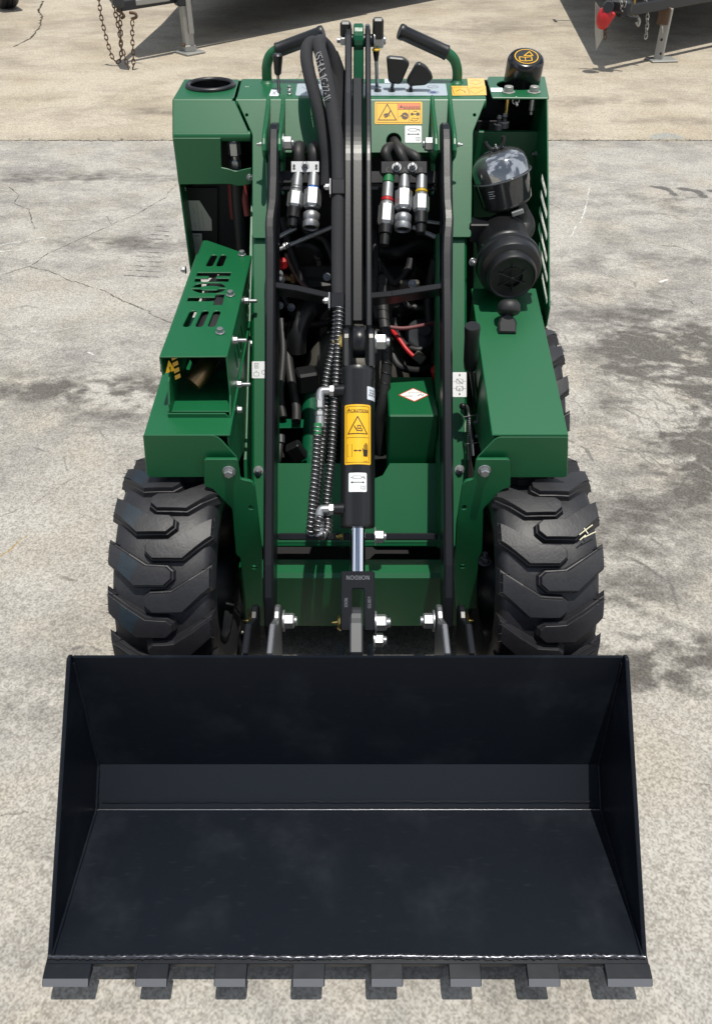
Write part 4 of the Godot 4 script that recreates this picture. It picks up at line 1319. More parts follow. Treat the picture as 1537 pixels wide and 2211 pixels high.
	add_tube("tail_pipe", [Vector3(-0.322, 0.772, 0.12), Vector3(-0.324, 0.770, 0.155), Vector3(-0.334, 0.762, 0.18), Vector3(-0.352, 0.748, 0.20)], 0.021, M.bronze_pipe, null, 8, 20)
	# guard screws
	for q in [Vector3(-0.2881, 0.831, -0.2825), Vector3(-0.2913, 0.831, -0.0548), Vector3(-0.2926, 0.831, 0.126)]:
		fix("guard_screw", q, UP, 0.013, 0.0, M.zinc, tg)
	for q in [Vector3(-0.266, 0.7966, -0.0942), Vector3(-0.266, 0.8167, 0.1345), Vector3(-0.262, 0.6785, -0.1017), Vector3(-0.266, 0.7106, 0.1416)]:
		var s := Geo.new()
		s.bolt(q, Vector3(1, 0, 0), 0.0135, 0.019)
		put("stud", s, M.zinc, tg)
	fix("bolt", Vector3(-0.264, 0.6708, 0.1842), Vector3(1, 0, 0), 0.013, 0.0, M.zinc, tg)

# ---------------------------------------------------------------- lift arms, tilt beam and cylinder
func build_arms() -> void:
	var bp := M.black_paint as Material
	var edge := [[268, 0.075], [278, 0.088], [300, 0.096], [440, 0.108], [480, 0.118], [600, 0.124], [900, 0.146], [1250, 0.168], [1330, 0.166], [1352, 0.15]]
	var prof := [Vector2(-0.3219, 1.135), Vector2(-0.3031, 1.136), Vector2(-0.2824, 1.1315), Vector2(-0.2579, 1.1163), Vector2(-0.1966, 1.0535), Vector2(-0.1576, 1.0149), Vector2(-0.14, 0.9981), Vector2(-0.125, 0.9846), Vector2(-0.1106, 0.971), Vector2(-0.0938, 0.9541), Vector2(-0.0678, 0.927), Vector2(-0.0276, 0.8843), Vector2(0.1926, 0.6564), Vector2(0.4213, 0.4185), Vector2(0.4659, 0.3624), Vector2(0.4945, 0.3004), Vector2(0.4957, 0.271), Vector2(0.4911, 0.2454), Vector2(0.4689, 0.2407), Vector2(0.4299, 0.2638), Vector2(0.3423, 0.3726), Vector2(0.1255, 0.612), Vector2(-0.0976, 0.8526), Vector2(-0.1925, 0.9593), Vector2(-0.2968, 1.0741), Vector2(-0.3292, 1.1063), Vector2(-0.3369, 1.1248)]
	for s in [-1, 1]:
		# each arm bends outwards half-way down: two flat plates and the bend between
		var xt := -0.1885 if s < 0 else 0.2075
		var xb := -0.1935 if s < 0 else 0.2055
		var g := Geo.new()
		g.plate(prof, [], 0.0225, side(0.01125), 0.0045)
		var zk := Vector2(-0.1243, 0.931).x
		for i in g.v.size():
			var p := g.v[i]
			var t := clampf((p.z - zk) / 0.10 + 0.5, 0.0, 1.0)
			t = t * t * (3.0 - 2.0 * t)
			var kick: float = -s * 0.0 + lerpf(xt, xb, t) + s * 0.004 * sin(t * PI)
			g.v[i] = Vector3(p.x + kick, p.y, p.z)
		put("lift_arm", g, bp, null, "left black lift arm" if s < 0 else "right black lift arm")
		# pivot at the bucket
		var c: Vector3 = Vector3(xb, 0.338, 0.512)
		fix("nut", c + Vector3(-s * 0.034, 0, 0), Vector3(-s, 0, 0), 0.030, 0.006)
		var n := Geo.new()
		n.cyl(c + Vector3(s * 0.034, 0, 0), c + Vector3(s * 0.040, 0, 0), 0.019, 0.017)
		n.cyl(c + Vector3(s * 0.040, 0, 0), c + Vector3(s * 0.052, 0, 0), 0.0035, 0.002)
		put("grease_nipple", n, M.brass)
	# cross bars
	for q in [[Vector3(-0.1927, 0.8649, -0.0361), Vector3(-0.1357, 0.8584, -0.0307)], [Vector3(-0.1357, 0.8584, -0.0307), Vector3(-0.0491, 0.8438, -0.0184)], [Vector3(0.0333, 0.8455, -0.0198), Vector3(0.0818, 0.8487, -0.0225)], [Vector3(0.0818, 0.8487, -0.0225), Vector3(0.2022, 0.8632, -0.0347)]]:
		var a: Vector3 = q[0]
		var b: Vector3 = q[1]
		var bx := (b - a).normalized()
		var by := EN - bx * EN.dot(bx)
		by = by.normalized()
		var g := Geo.new()
		g.box((a + b) * 0.5 - EN * 0.03, Vector3(a.distance_to(b) + 0.006, 0.07, 0.014), Basis(bx, by, bx.cross(by)), 0.002)
		put("cross_bar", g, bp)
	var g2 := Geo.new()
	g2.box(Vector3(0.0038, 0.3785, 0.2813), Vector3(0.375, 0.016, 0.05), slope(0).basis, 0.003)
	put("cross_bar", g2, bp)
	fix("nut", Vector3(0.0424, 0.4051, 0.3112), Vector3(1, 0, 0), 0.027, 0.005)
	fix("grease_nipple", Vector3(-0.0295, 0.4051, 0.3112), Vector3(-1, 0, 0), 0.012, 0.008, M.brass)
	# coupler shelf
	var g3 := Geo.new()
	g3.box(Vector3(0.0061, 1.0203, -0.2883), Vector3(0.372, 0.030, 0.008), slope(0).basis, 0.002)
	g3.box(Vector3(0.0061, 0.9998, -0.2814), Vector3(0.372, 0.024, 0.008), slope(0).basis * Basis(Vector3.RIGHT, -0.6), 0.002)
	put("coupler_shelf", g3, bp)
	# tilt beam: two long plates and the spine between them
	var pl := [Vector2(-0.555, 1.2958), Vector2(-0.5282, 1.2965), Vector2(-0.5114, 1.2936), Vector2(-0.4919, 1.2844), Vector2(-0.3359, 1.1952), Vector2(-0.2478, 1.1489), Vector2(-0.2305, 1.1389), Vector2(-0.2195, 1.1322), Vector2(-0.21, 1.126), Vector2(-0.2021, 1.1205), Vector2(-0.1945, 1.1148), Vector2(-0.1858, 1.1075), Vector2(-0.1738, 1.0962), Vector2(0.087, 0.8288), Vector2(0.0902, 0.8125), Vector2(0.0178, 0.793), Vector2(-0.276, 1.0803), Vector2(-0.4209, 1.175), Vector2(-0.5243, 1.2437), Vector2(-0.5445, 1.2599), Vector2(-0.562, 1.2807)]
	add_plate("tilt_beam_plate", pl, [], 0.0165, side(-0.0095), bp, 0.003)
	add_plate("tilt_beam_plate", pl, [], 0.0125, side(0.0345), bp, 0.003)
	var sp := [Vector2(-0.3942, 1.2132), Vector2(-0.2648, 1.1443), Vector2(-0.2475, 1.1342), Vector2(-0.2364, 1.1274), Vector2(-0.2269, 1.1212), Vector2(-0.2189, 1.1156), Vector2(-0.2113, 1.1098), Vector2(-0.2025, 1.1025), Vector2(-0.1904, 1.0911), Vector2(0.0704, 0.8314), Vector2(0.0384, 0.8151), Vector2(-0.2656, 1.0835), Vector2(-0.41, 1.1776), Vector2(-0.4492, 1.201)]
	add_plate("tilt_beam_spine", sp, [], 0.024, side(0.0155), bp, 0.003)
	# green post that carries the beam's upper pin
	var pin := Vector3(0.0061, 1.2676, -0.5143)
	var post := []
	for k in 13:
		var t := -0.35 + PI * 1.05 * k / 12.0
		post.append(Vector2(pin.z + 0.036 * cos(t), pin.y + 0.036 * sin(t)))
	post.append(Vector2(-0.60, 1.16))
	post.append(Vector2(-0.43, 1.16))
	add_plate("beam_post", post, [], 0.0245, side(0.0185), M.green_gloss, 0.003)
	var pg := Geo.new()
	pg.cyl(pin + Vector3(-0.028, 0, 0), pin + Vector3(0.042, 0, 0), 0.014)
	put("beam_pin", pg, M.black_plastic)
	fix("nut", pin + Vector3(0.036, 0.0, 0), Vector3(1, 0, 0), 0.029, 0.005)
	fix("nut", pin + Vector3(-0.029, 0, 0), Vector3(-1, 0, 0), 0.018, 0.008, M.steel)
	# clevis and cylinder
	var c0 := Vector3(0.0036, 0.7971, 0.1058)
	var c1 := Vector3(0.0035, 0.372, 0.548)
	var ax := (c1 - c0).normalized()
	var cb := Basis(Vector3(1, 0, 0), -ax, Vector3(1, 0, 0).cross(-ax))
	var cy := Transform3D(cb, c0)
	var eye := Geo.new()
	eye.lathe([Vector2(0, -0.0135), Vector2(0.033, -0.0135), Vector2(0.035, -0.0115), Vector2(0.035, 0.0115), Vector2(0.033, 0.0135), Vector2(0, 0.0135)], Transform3D(Basis(Vector3(0, 1, 0), Vector3(1, 0, 0), Vector3(0, 0, -1)), c0 + Vector3(0.003, 0, 0)), 32)
	put("beam_eye", eye, bp)
	var ear := []
	for k in 11:
		var t := PI * k / 10.0
		ear.append(Vector2(0.030 * cos(t), 0.030 * sin(t)))
	ear.append(Vector2(-0.03, -0.062))
	ear.append(Vector2(0.03, -0.062))
	for x in [-0.0325, 0.021]:
		add_plate("clevis_ear", ear, [], 0.0165, Transform3D(Basis(cb.z, cb.y, -cb.x), c0 + Vector3(x + 0.0165, 0, 0)), bp, 0.004)
	fix("nut", c0 + Vector3(0.0375, 0, 0), Vector3(1, 0, 0), 0.031, 0.007)
	var np := Geo.new()
	np.cyl(c0 + Vector3(-0.033, 0, 0), c0 + Vector3(-0.043, 0, 0), 0.019, 0.016)
	np.cyl(c0 + Vector3(-0.043, 0, 0), c0 + Vector3(-0.056, 0, 0), 0.004, 0.0025)
	put("grease_nipple", np, M.brass)
	var len := c0.distance_to(c1)
	var body := Geo.new()
	body.lathe([Vector2(0, -0.062), Vector2(0.0385, -0.062), Vector2(0.0395, -0.066), Vector2(0.0395, -0.073), Vector2(0.0385, -0.076), Vector2(0.0388, -0.088), Vector2(0.0372, -0.093), Vector2(0.0372, -0.405), Vector2(0.0362, -0.409), Vector2(0.0352, -0.411), Vector2(0.018, -0.411), Vector2(0, -0.411)].map(func(q): return Vector2(q.x, q.y)), cy, 40, 0.7)
	put("tilt_cylinder", body, mat("cylinder_paint", lin(0.009, 0.009, 0.0105), 0.36), null, "black hydraulic tilt cylinder with a yellow caution label")
	var rod := Geo.new()
	rod.cyl(cy * Vector3(0, -0.405, 0), cy * Vector3(0, -0.52, 0), 0.0165, -1, 28)
	put("piston_rod", rod, M.chrome)
	# forked rod end with raised lettering
	var fk := Geo.new()
	var fo := round_poly([Vector2(-0.035, -0.505), Vector2(-0.035, -0.63), Vector2(-0.0115, -0.63), Vector2(-0.0115, -0.542), Vector2(0.0135, -0.542), Vector2(0.0135, -0.63), Vector2(0.036, -0.63), Vector2(0.036, -0.505)], 0.005)
	fk.plate(fo, [], 0.056, Transform3D(cb, c0 - cb.z * 0.028), 0.002)
	put("rod_fork", fk, bp)
	var ft := Geo.new()
	var face := Transform3D(cb, c0 + cb.z * 0.028)
	for it in [["NORDON", Vector2(0.0005, -0.5185), 0.0085, PI], ["90XX", Vector2(-0.0245, -0.571), 0.0065, -PI / 2], ["GL001", Vector2(0.0245, -0.571), 0.0065, PI / 2]]:
		for t in Print.letters(it[0], it[2], false):
			var p := []
			for j in 3:
				var q: Vector2 = (t[j] as Vector2).rotated(it[3]) + it[1] - Vector2(0, -0.5 * it[2]).rotated(it[3]) * 0.0
				p.append(face * Vector3(q.x, q.y, 0.0007))
			ft.tri3(p[0], p[1], p[2], cb.z, cb.z, cb.z)
	put("raised_lettering", ft, M.lightened_metal)
	for s in [-1, 1]:
		var q := c1 + Vector3(0.036 if s > 0 else -0.035, 0, 0)
		if s > 0:
			fix("nut", q, Vector3(1, 0, 0), 0.031, 0.008)
		else:
			var n := Geo.new()
			n.cyl(q, q + Vector3(-0.008, 0, 0), 0.018, 0.015)
			n.cyl(q + Vector3(-0.008, 0, 0), q + Vector3(-0.02, 0, 0), 0.0035, 0.002)
			put("grease_nipple", n, M.brass)
	fix("nut", Vector3(0.037, 0.335, 0.565), Vector3(1, 0, 0), 0.027, 0.006)
	# ports and elbows
	for y in [-0.113, -0.372]:
		var p0 := cy * Vector3(-0.034, y, 0.012)
		var pt := Geo.new()
		pt.cyl(p0 + Vector3(0.006, 0, 0), p0 + Vector3(-0.018, 0, 0), 0.0145, 0.0125)
		put("port_boss", pt, bp)
		var e := Geo.new()
		e.hex(p0 + Vector3(-0.018, 0, 0), Vector3(-1, 0, 0), 0.022, 0.010)
		e.tube(Geo.smooth([p0 + Vector3(-0.027, 0, 0), p0 + Vector3(-0.036, 0, 0), p0 + Vector3(-0.044, 0, 0) + ax * 0.001, p0 + Vector3(-0.0475, 0, 0) + ax * 0.009, p0 + Vector3(-0.0475, 0, 0) + ax * 0.022], 5), 0.0095, 16)
		e.hex(p0 + Vector3(-0.0475, 0, 0) + ax * 0.020, ax, 0.017, 0.020)
		if y > -0.2:
			e.cyl(p0 + Vector3(-0.0475, 0, 0) + ax * 0.04, p0 + Vector3(-0.0475, 0, 0) + ax * 0.046, 0.006)
			e.hex(p0 + Vector3(-0.0475, 0, 0) + ax * 0.046, ax, 0.019, 0.010)
			e.cyl(p0 + Vector3(-0.0475, 0, 0) + ax * 0.056, p0 + Vector3(-0.048, 0, 0) + ax * 0.082, 0.0105, 0.0105)
		else:
			e.cyl(p0 + Vector3(-0.0475, 0, 0) + ax * 0.04, p0 + Vector3(-0.0475, 0, 0) + ax * 0.058, 0.0095, 0.0085)
		put("elbow_fitting", e, M.zinc)

# ---------------------------------------------------------------- hoses
func build_hoses() -> void:
	# sleeve down the beam and the two loops above it
	var a := [Vector3(-0.0386, 0.8504, 0.0414), Vector3(-0.0398, 0.925, -0.0344), Vector3(-0.0399, 1.0023, -0.1059), Vector3(-0.039, 1.0561, -0.1577), Vector3(-0.0413, 1.1087, -0.2149), Vector3(-0.0498, 1.1593, -0.264), Vector3(-0.0626, 1.2094, -0.3166), Vector3(-0.0747, 1.251, -0.3671), Vector3(-0.0838, 1.272, -0.4044), Vector3(-0.0846, 1.2784, -0.4359), Vector3(-0.0792, 1.2731, -0.4641), Vector3(-0.0623, 1.2519, -0.4725), Vector3(-0.0451, 1.2066, -0.4605), Vector3(-0.0353, 1.157, -0.4319), Vector3(-0.0275, 1.0835, -0.3727)]
	var g := Geo.new()
	g.tube(Geo.smooth(a, 8), 0.0152, 16)
	put("sleeved_hose", g, M.sleeve)
	var b := [Vector3(-0.0676, 1.0224, -0.2273), Vector3(-0.0661, 1.067, -0.2517), Vector3(-0.0701, 1.103, -0.2689), Vector3(-0.0794, 1.1503, -0.2982), Vector3(-0.0942, 1.1916, -0.3303), Vector3(-0.1071, 1.2278, -0.3633), Vector3(-0.114, 1.2545, -0.3963), Vector3(-0.1127, 1.2693, -0.4283), Vector3(-0.103, 1.2733, -0.4578), Vector3(-0.0864, 1.2648, -0.4768), Vector3(-0.0628, 1.2333, -0.4764), Vector3(-0.0464, 1.1797, -0.4444), Vector3(-0.0376, 1.1007, -0.3871)]
	var g2 := Geo.new()
	g2.tube(Geo.smooth(b, 8), 0.0148, 16)
	put("sleeved_hose", g2, M.sleeve)
	add_tube("sleeved_hose", [Vector3(-0.0585, 1.2424, -0.4906), Vector3(-0.0408, 1.2003, -0.4657), Vector3(-0.0297, 1.143, -0.4254), Vector3(-0.0275, 1.0823, -0.3769)], 0.017, M.rubber_hose)
	# white lettering woven along the sleeve
	var pr := Geo.new()
	pr.col = Color(0.17, 0.175, 0.19)
	var path := Geo.smooth([Vector3(-0.0796, 1.2716, -0.3727), Vector3(-0.0696, 1.2442, -0.3315), Vector3(-0.062, 1.2182, -0.2991), Vector3(-0.0566, 1.1979, -0.2762)], 10)
	var n := path.size()
	var tl := Print.letters("KSHA 1C-22-11", 0.0165, false)
	var half := 0.0
	for t in tl:
		for j in 3:
			half = maxf(half, absf((t[j] as Vector2).x))
	for t in tl:
		var p := []
		for j in 3:
			var q: Vector2 = t[j]
			var u := clampf((q.x / half * 0.5 + 0.5), 0.0, 0.999) * (n - 1)
			var i := int(u)
			var c: Vector3 = (path[i] as Vector3).lerp(path[mini(i + 1, n - 1)], u - i)
			var o := q.y - 0.008
			p.append(c + Vector3(o, 0, 0) + EN * (0.0032 - (0.0152 - sqrt(maxf(0.0, 0.0152 * 0.0152 - o * o)))))
		pr.tri3(p[0], p[1], p[2], EN, EN, EN)
	put("sleeve_lettering", pr, M.label_print)
	# clamps on the sleeve
	for q in [[Vector3(-0.0397, 1.0509, -0.1337), 0.034], [Vector3(-0.0414, 0.8656, 0.0455), 0.034]]:
		var c: Vector3 = q[0]
		var cg := Geo.new()
		cg.box(c, Vector3(0.0285, 0.034, 0.012), slope(0).basis, 0.002)
		put("hose_clamp", cg, M.black_paint)
		add_box("clamp_flange", c + Vector3(-0.0175, 0.0, 0) - EN * 0.004, Vector3(0.003, 0.036, 0.02), M.steel, slope(0).basis, 0.0008)
		fix("bolt", c + Vector3(-0.019, 0, 0), Vector3(-1, 0, 0), 0.012, 0.003)
	# spring-guarded hoses to the cylinder
	var h1 := [Vector3(-0.0362, 0.8556, 0.0566), Vector3(-0.0372, 0.8269, 0.0833), Vector3(-0.0402, 0.7821, 0.1262), Vector3(-0.0421, 0.7442, 0.1607), Vector3(-0.047, 0.7014, 0.2058), Vector3(-0.0499, 0.6577, 0.249), Vector3(-0.0548, 0.6073, 0.2993), Vector3(-0.0617, 0.5597, 0.3445), Vector3(-0.0625, 0.5322, 0.3741), Vector3(-0.0603, 0.5161, 0.3968), Vector3(-0.064, 0.5085, 0.4137), Vector3(-0.0727, 0.508, 0.4206), Vector3(-0.0805, 0.5153, 0.4184), Vector3(-0.0795, 0.5296, 0.4063), Vector3(-0.0756, 0.5404, 0.3946)]
	var h2 := [Vector3(-0.0426, 0.8486, 0.0468), Vector3(-0.0436, 0.8212, 0.0724), Vector3(-0.0497, 0.783, 0.1072), Vector3(-0.0598, 0.7531, 0.1362), Vector3(-0.0659, 0.7234, 0.1651), Vector3(-0.0658, 0.6854, 0.1997), Vector3(-0.0707, 0.6492, 0.2366), Vector3(-0.0776, 0.5977, 0.2864), Vector3(-0.0855, 0.5465, 0.336), Vector3(-0.0903, 0.5187, 0.3659), Vector3(-0.093, 0.5032, 0.388), Vector3(-0.0956, 0.5008, 0.4005), Vector3(-0.0971, 0.5129, 0.4021), Vector3(-0.0949, 0.5368, 0.3873), Vector3(-0.0907, 0.5773, 0.3584), Vector3(-0.0857, 0.6228, 0.3202), Vector3(-0.0828, 0.6646, 0.2851), Vector3(-0.0818, 0.6866, 0.2666)]
	for h in [h1, h2]:
		var path2 := Geo.smooth(h, 10)
		var hg := Geo.new()
		hg.tube(path2, 0.0082, 12)
		var o := put("hydraulic_hose", hg, M.rubber_hose)
		var sg := Geo.new()
		sg.coil(path2, 0.0096, 0.0013, 0.0092, 12)
		put("spring_guard", sg, M.spring_steel, o)
	var tag := Geo.new()
	tag.cyl(Vector3(-0.0817, 0.6899, 0.2645), Vector3(-0.0817, 0.6709, 0.2804), 0.0086)
	put("hose_tag", tag, M.green_tag)
	# black hoses behind the couplers
	for q in [[Vector3(-0.1356, 1.0524, -0.2917), Vector3(-0.1363, 1.0725, -0.3021), Vector3(-0.1352, 1.0779, -0.3262), Vector3(-0.1334, 1.0622, -0.3652)], [Vector3(-0.0983, 1.0524, -0.2917), Vector3(-0.0991, 1.0725, -0.3021), Vector3(-0.0976, 1.0779, -0.3262), Vector3(-0.0951, 1.0622, -0.3652)]]:
		add_tube("sleeved_hose", q, 0.0155, M.rubber_hose)
	for q in [[Vector3(0.0763, 1.0524, -0.2917), Vector3(0.0694, 1.0724, -0.2954), Vector3(0.0763, 1.0793, -0.3143), Vector3(0.0931, 1.0735, -0.3486), Vector3(0.0944, 1.0729, -0.3873)], [Vector3(0.1147, 1.0524, -0.2917), Vector3(0.1046, 1.0708, -0.3007), Vector3(0.0965, 1.0796, -0.3276), Vector3(0.0917, 1.0777, -0.3782)], [Vector3(0.1509, 1.0524, -0.2917), Vector3(0.1385, 1.0658, -0.2964), Vector3(0.1186, 1.0695, -0.3191), Vector3(0.1025, 1.0704, -0.3591), Vector3(0.0947, 1.0714, -0.3926)]]:
		add_tube("sleeved_hose", q, 0.0125, M.rubber_hose)
	# clamp bars
	var lc := add_box("coupler_clamp", Vector3(-0.1186, 1.0542, -0.2593), Vector3(0.066, 0.026, 0.004), M.zinc, slope(0).basis, 0.001)
	fix("nut", Vector3(-0.1185, 1.0574, -0.2593), EN, 0.012, 0.006, M.zinc, lc)
	for x in [Vector3(-0.1445, 1.0574, -0.2593), Vector3(-0.1445, 1.0524, -0.2551), Vector3(-0.0925, 1.0574, -0.2593), Vector3(-0.0925, 1.0524, -0.2551)]:
		var dg := Geo.new()
		dg.cyl(x, x + EN * 0.0015, 0.003)
		put("rivet", dg, M.worn_steel, lc)
	var rc := add_box("coupler_clamp", Vector3(0.1121, 1.0526, -0.2579), Vector3(0.108, 0.029, 0.008), M.black_paint, slope(0).basis, 0.0015)
	for x in [Vector3(0.0946, 1.0547, -0.2544), Vector3(0.1314, 1.0547, -0.2544)]:
		fix("nut", x, EN, 0.014, 0.009, M.zinc, rc)
	var cl := Geo.new()
	cl.col = Color(0.035, 0.035, 0.038)
	var cx := slope(0.0605)
	for it in [["C", Vector2(0.0741, -0.1939)], ["A", Vector2(0.113, -0.1939)], ["B", Vector2(0.1508, -0.1939)]]:
		for t in Print.letters(it[0], 0.011, true):
			var p := []
			for j in 3:
				var q: Vector2 = t[j] + it[1] - Vector2(0, 0.003)
				p.append(cx * Vector3(q.x, q.y, 0.0003))
			cl.tri3(p[0], p[1], p[2], EN, EN, EN)
	put("clamp_lettering", cl, M.label_print, rc)
	# couplers: [top, bottom, ring, capped]
	for q in [[Vector3(-0.1356, 1.0389, -0.2608), Vector3(-0.1494, 0.9441, -0.1746), M.zinc, true, 0.0], [Vector3(-0.0986, 1.0389, -0.2608), Vector3(-0.1057, 0.9444, -0.1682), M.blue_plastic, false, 0.0], [Vector3(0.0768, 1.0356, -0.258), Vector3(0.0656, 0.9128, -0.1417), M.red_plastic, true, 0.28], [Vector3(0.1138, 1.0373, -0.2594), Vector3(0.1089, 0.941, -0.1654), M.zinc, false, 0.0], [Vector3(0.1542, 1.0356, -0.258), Vector3(0.1512, 0.9344, -0.1599), M.yellow_plastic, true, 0.0]]:
		var p: Vector3 = q[0]
		var e: Vector3 = q[1]
		var l := p.distance_to(e)
		var d := (e - p) / l
		var sh: float = q[4] * 0.4
		var g3 := Geo.new()
		g3.cyl(p + d * l * sh, p + d * l * (0.26 + sh * 0.6), 0.0132, 0.0132, 20)
		var cp := put("hose_coupler", g3, M.zinc)
		if sh > 0.0:
			var gt := Geo.new()
			gt.cyl(p - d * 0.004, p + d * l * sh, 0.0135)
			put("hose_tag", gt, M.green_tag, cp)
		var rg := Geo.new()
		rg.cyl(p + d * l * (0.26 + sh * 0.6), p + d * l * (0.31 + sh * 0.6), 0.0145)
		put("colour_ring", rg, q[2], cp)
		var s1 := l * (0.31 + sh * 0.6)
		if q[3]:
			var hx := Geo.new()
			hx.cyl(p + d * s1, p + d * (s1 + l * 0.08), 0.0145, 0.017)
			hx.hex(p + d * (s1 + l * 0.06), d, 0.033, l * 0.27)
			put("hex_body", hx, M.zinc, cp)
			var cap := Geo.new()
			cap.cyl(p + d * (s1 + l * 0.33), p + d * l * 0.84, 0.0165, 0.0155)
			cap.cyl(p + d * l * 0.82, p + d * l * 0.87, 0.0115)
			cap.cyl(p + d * l * 0.86, p + d * l, 0.0125, 0.011)
			put("dust_cap", cap, M.black_plastic, cp)
		else:
			var hx := Geo.new()
			hx.hex(p + d * s1, d, 0.036, l * 0.33)
			hx.cyl(p + d * (s1 + l * 0.32), p + d * (s1 + l * 0.35), 0.016)
			hx.lathe([Vector2(0.0165, 0.0), Vector2(0.0195, 0.003), Vector2(0.0195, 0.018), Vector2(0.0175, 0.02), Vector2(0.0175, 0.022), Vector2(0.02, 0.024), Vector2(0.02, 0.034), Vector2(0.0185, 0.037), Vector2(0.0155, 0.037), Vector2(0.0145, 0.034), Vector2(0.0145, 0.03), Vector2(0, 0.03)], Geo.along(p + d * (l - 0.037), e), 28, 0.7)
			put("socket_body", hx, M.zinc, cp)
			var cap := Geo.new()
			cap.cyl(p + d * (l - 0.0069), p + d * (l - 0.004), 0.0138)
			put("dust_cap", cap, M.dark_inside, cp)

# ---------------------------------------------------------------- controls
func build_controls() -> void:
	var gl := M.green_paint as Material
	for s in [-1, 1]:
		var tube: Array
		var grip: Array
		if s < 0:
			tube = [Vector3(-0.2257, 1.1616, -0.575), Vector3(-0.2252, 1.1861, -0.575), Vector3(-0.2228, 1.204, -0.575), Vector3(-0.2146, 1.2217, -0.575), Vector3(-0.2, 1.2331, -0.575), Vector3(-0.18, 1.2413, -0.575)]
			grip = [Vector3(-0.1965, 1.2341, -0.575), Vector3(-0.0786, 1.2755, -0.56)]
		else:
			tube = [Vector3(0.2563, 1.1616, -0.575), Vector3(0.2558, 1.1829, -0.575), Vector3(0.2522, 1.1998, -0.575), Vector3(0.244, 1.2155, -0.575), Vector3(0.2281, 1.2279, -0.575), Vector3(0.209, 1.2362, -0.575)]
			grip = [Vector3(0.2257, 1.229, -0.575), Vector3(0.1056, 1.2795, -0.56)]
		var h := add_tube("handle", tube, 0.0125, gl, null, 8, 18)
		var g := Geo.new()
		var a: Vector3 = grip[0]
		var b: Vector3 = grip[1]
		g.lathe([Vector2(0, 0), Vector2(0.0175, 0), Vector2(0.0178, 0.004), Vector2(0.0168, 0.006), Vector2(0.0168, a.distance_to(b) - 0.014), Vector2(0.0182, a.distance_to(b) - 0.011), Vector2(0.0182, a.distance_to(b) - 0.003), Vector2(0.0165, a.distance_to(b)), Vector2(0, a.distance_to(b))], Geo.along(a, b), 28, 0.7)
		put("handle_grip", g, M.black_plastic, h)
		var w := Geo.new()
		w.lathe([Vector2(0.0175, 0), Vector2(0.0145, 0.003), Vector2(0.0125, 0.006)], Transform3D(Basis.IDENTITY, Vector3((tube[0] as Vector3).x, 1.162, (tube[0] as Vector3).z)), 20)
		put("weld_bead", w, gl, h)
	# small throttle lever on the left
	var t := Geo.new()
	t.cyl(Vector3(-0.1875, 1.16, -0.4657), Vector3(-0.1909, 1.1996, -0.5), 0.0035)
	var tl := put("throttle_lever", t, M.black_plastic)
	var tg := Geo.new()
	tg.cyl(Vector3(-0.1912, 1.1955, -0.5), Vector3(-0.1884, 1.2422, -0.5), 0.0085, 0.0125, 20, 0.004)
	put("lever_knob", tg, M.black_plastic, tl)
	for q in [Vector3(-0.1651, 1.162, -0.5097), Vector3(-0.1625, 1.162, -0.4661)]:
		fix("screw", q, UP, 0.009, 0.0, M.steel)
	# control levers with paddle knobs
	for q in [[Vector3(0.0893, 1.15, -0.5376), Vector3(0.0916, 1.1852, -0.5), [Vector2(0.0734, 1.2342), Vector2(0.0812, 1.2372), Vector2(0.116, 1.2342), Vector2(0.1287, 1.2251), Vector2(0.1279, 1.218), Vector2(0.1112, 1.18), Vector2(0.1056, 1.1769), Vector2(0.0838, 1.18), Vector2(0.0791, 1.1852)]], [Vector3(0.1359, 1.15, -0.5376), Vector3(0.1367, 1.1833, -0.49), [Vector2(0.1231, 1.1833), Vector2(0.1262, 1.1916), Vector2(0.1451, 1.2232), Vector2(0.1528, 1.2262), Vector2(0.17, 1.2181), Vector2(0.1844, 1.2018), Vector2(0.1873, 1.1916), Vector2(0.17, 1.1771), Vector2(0.1314, 1.175)]]]:
		var r := Geo.new()
		r.cyl(q[0], q[1], 0.0048)
		var o := put("control_lever", r, M.steel)
		add_plate("lever_paddle", round_poly(q[2], 0.006), [], 0.024, front((q[1] as Vector3).z - 0.012), M.black_plastic, 0.003, o)
	# taller lever beside the beam post
	var r := Geo.new()
	r.cyl(Vector3(0.0531, 1.15, -0.5376), Vector3(0.0486, 1.2462, -0.5), 0.0045)
	var o := put("control_lever", r, M.steel)
	var lk := Geo.new()
	lk.cyl(Vector3(0.0489, 1.2261, -0.5), Vector3(0.0485, 1.2502, -0.5), 0.005, 0.0085)
	put("lever_shank", lk, M.black_plastic, o)
	add_box("lever_knob", Vector3(0.0524, 1.2934, -0.51), Vector3(0.026, 0.046, 0.026), M.black_plastic, Basis.IDENTITY, 0.005, o)
	var yr := Geo.new()
	yr.cyl(Vector3(0.0485, 1.2482, -0.5), Vector3(0.0485, 1.2531, -0.5), 0.0098)
	put("knob_ring", yr, M.yellow_plastic, o)
	add_box("lever_knob", Vector3(-0.025, 1.2907, -0.52), Vector3(0.026, 0.034, 0.022), M.black_plastic, Basis.IDENTITY, 0.005)
	# parking brake: black grip on a flat rod, and the spring latch
	var bg := Geo.new()
	var p0 := Vector3(0.261, 0.7143, 0.0839)
	var p1 := Vector3(0.2537, 0.8338, 0.101)
	bg.lathe([Vector2(0, 0), Vector2(0.0105, 0), Vector2(0.0145, 0.006), Vector2(0.0165, 0.03), Vector2(0.0165, 0.09), Vector2(0.0175, p0.distance_to(p1) - 0.006), Vector2(0.0165, p0.distance_to(p1)), Vector2(0, p0.distance_to(p1))], Geo.along(p0, p1), 28, 0.7)
	var br := Geo.new()
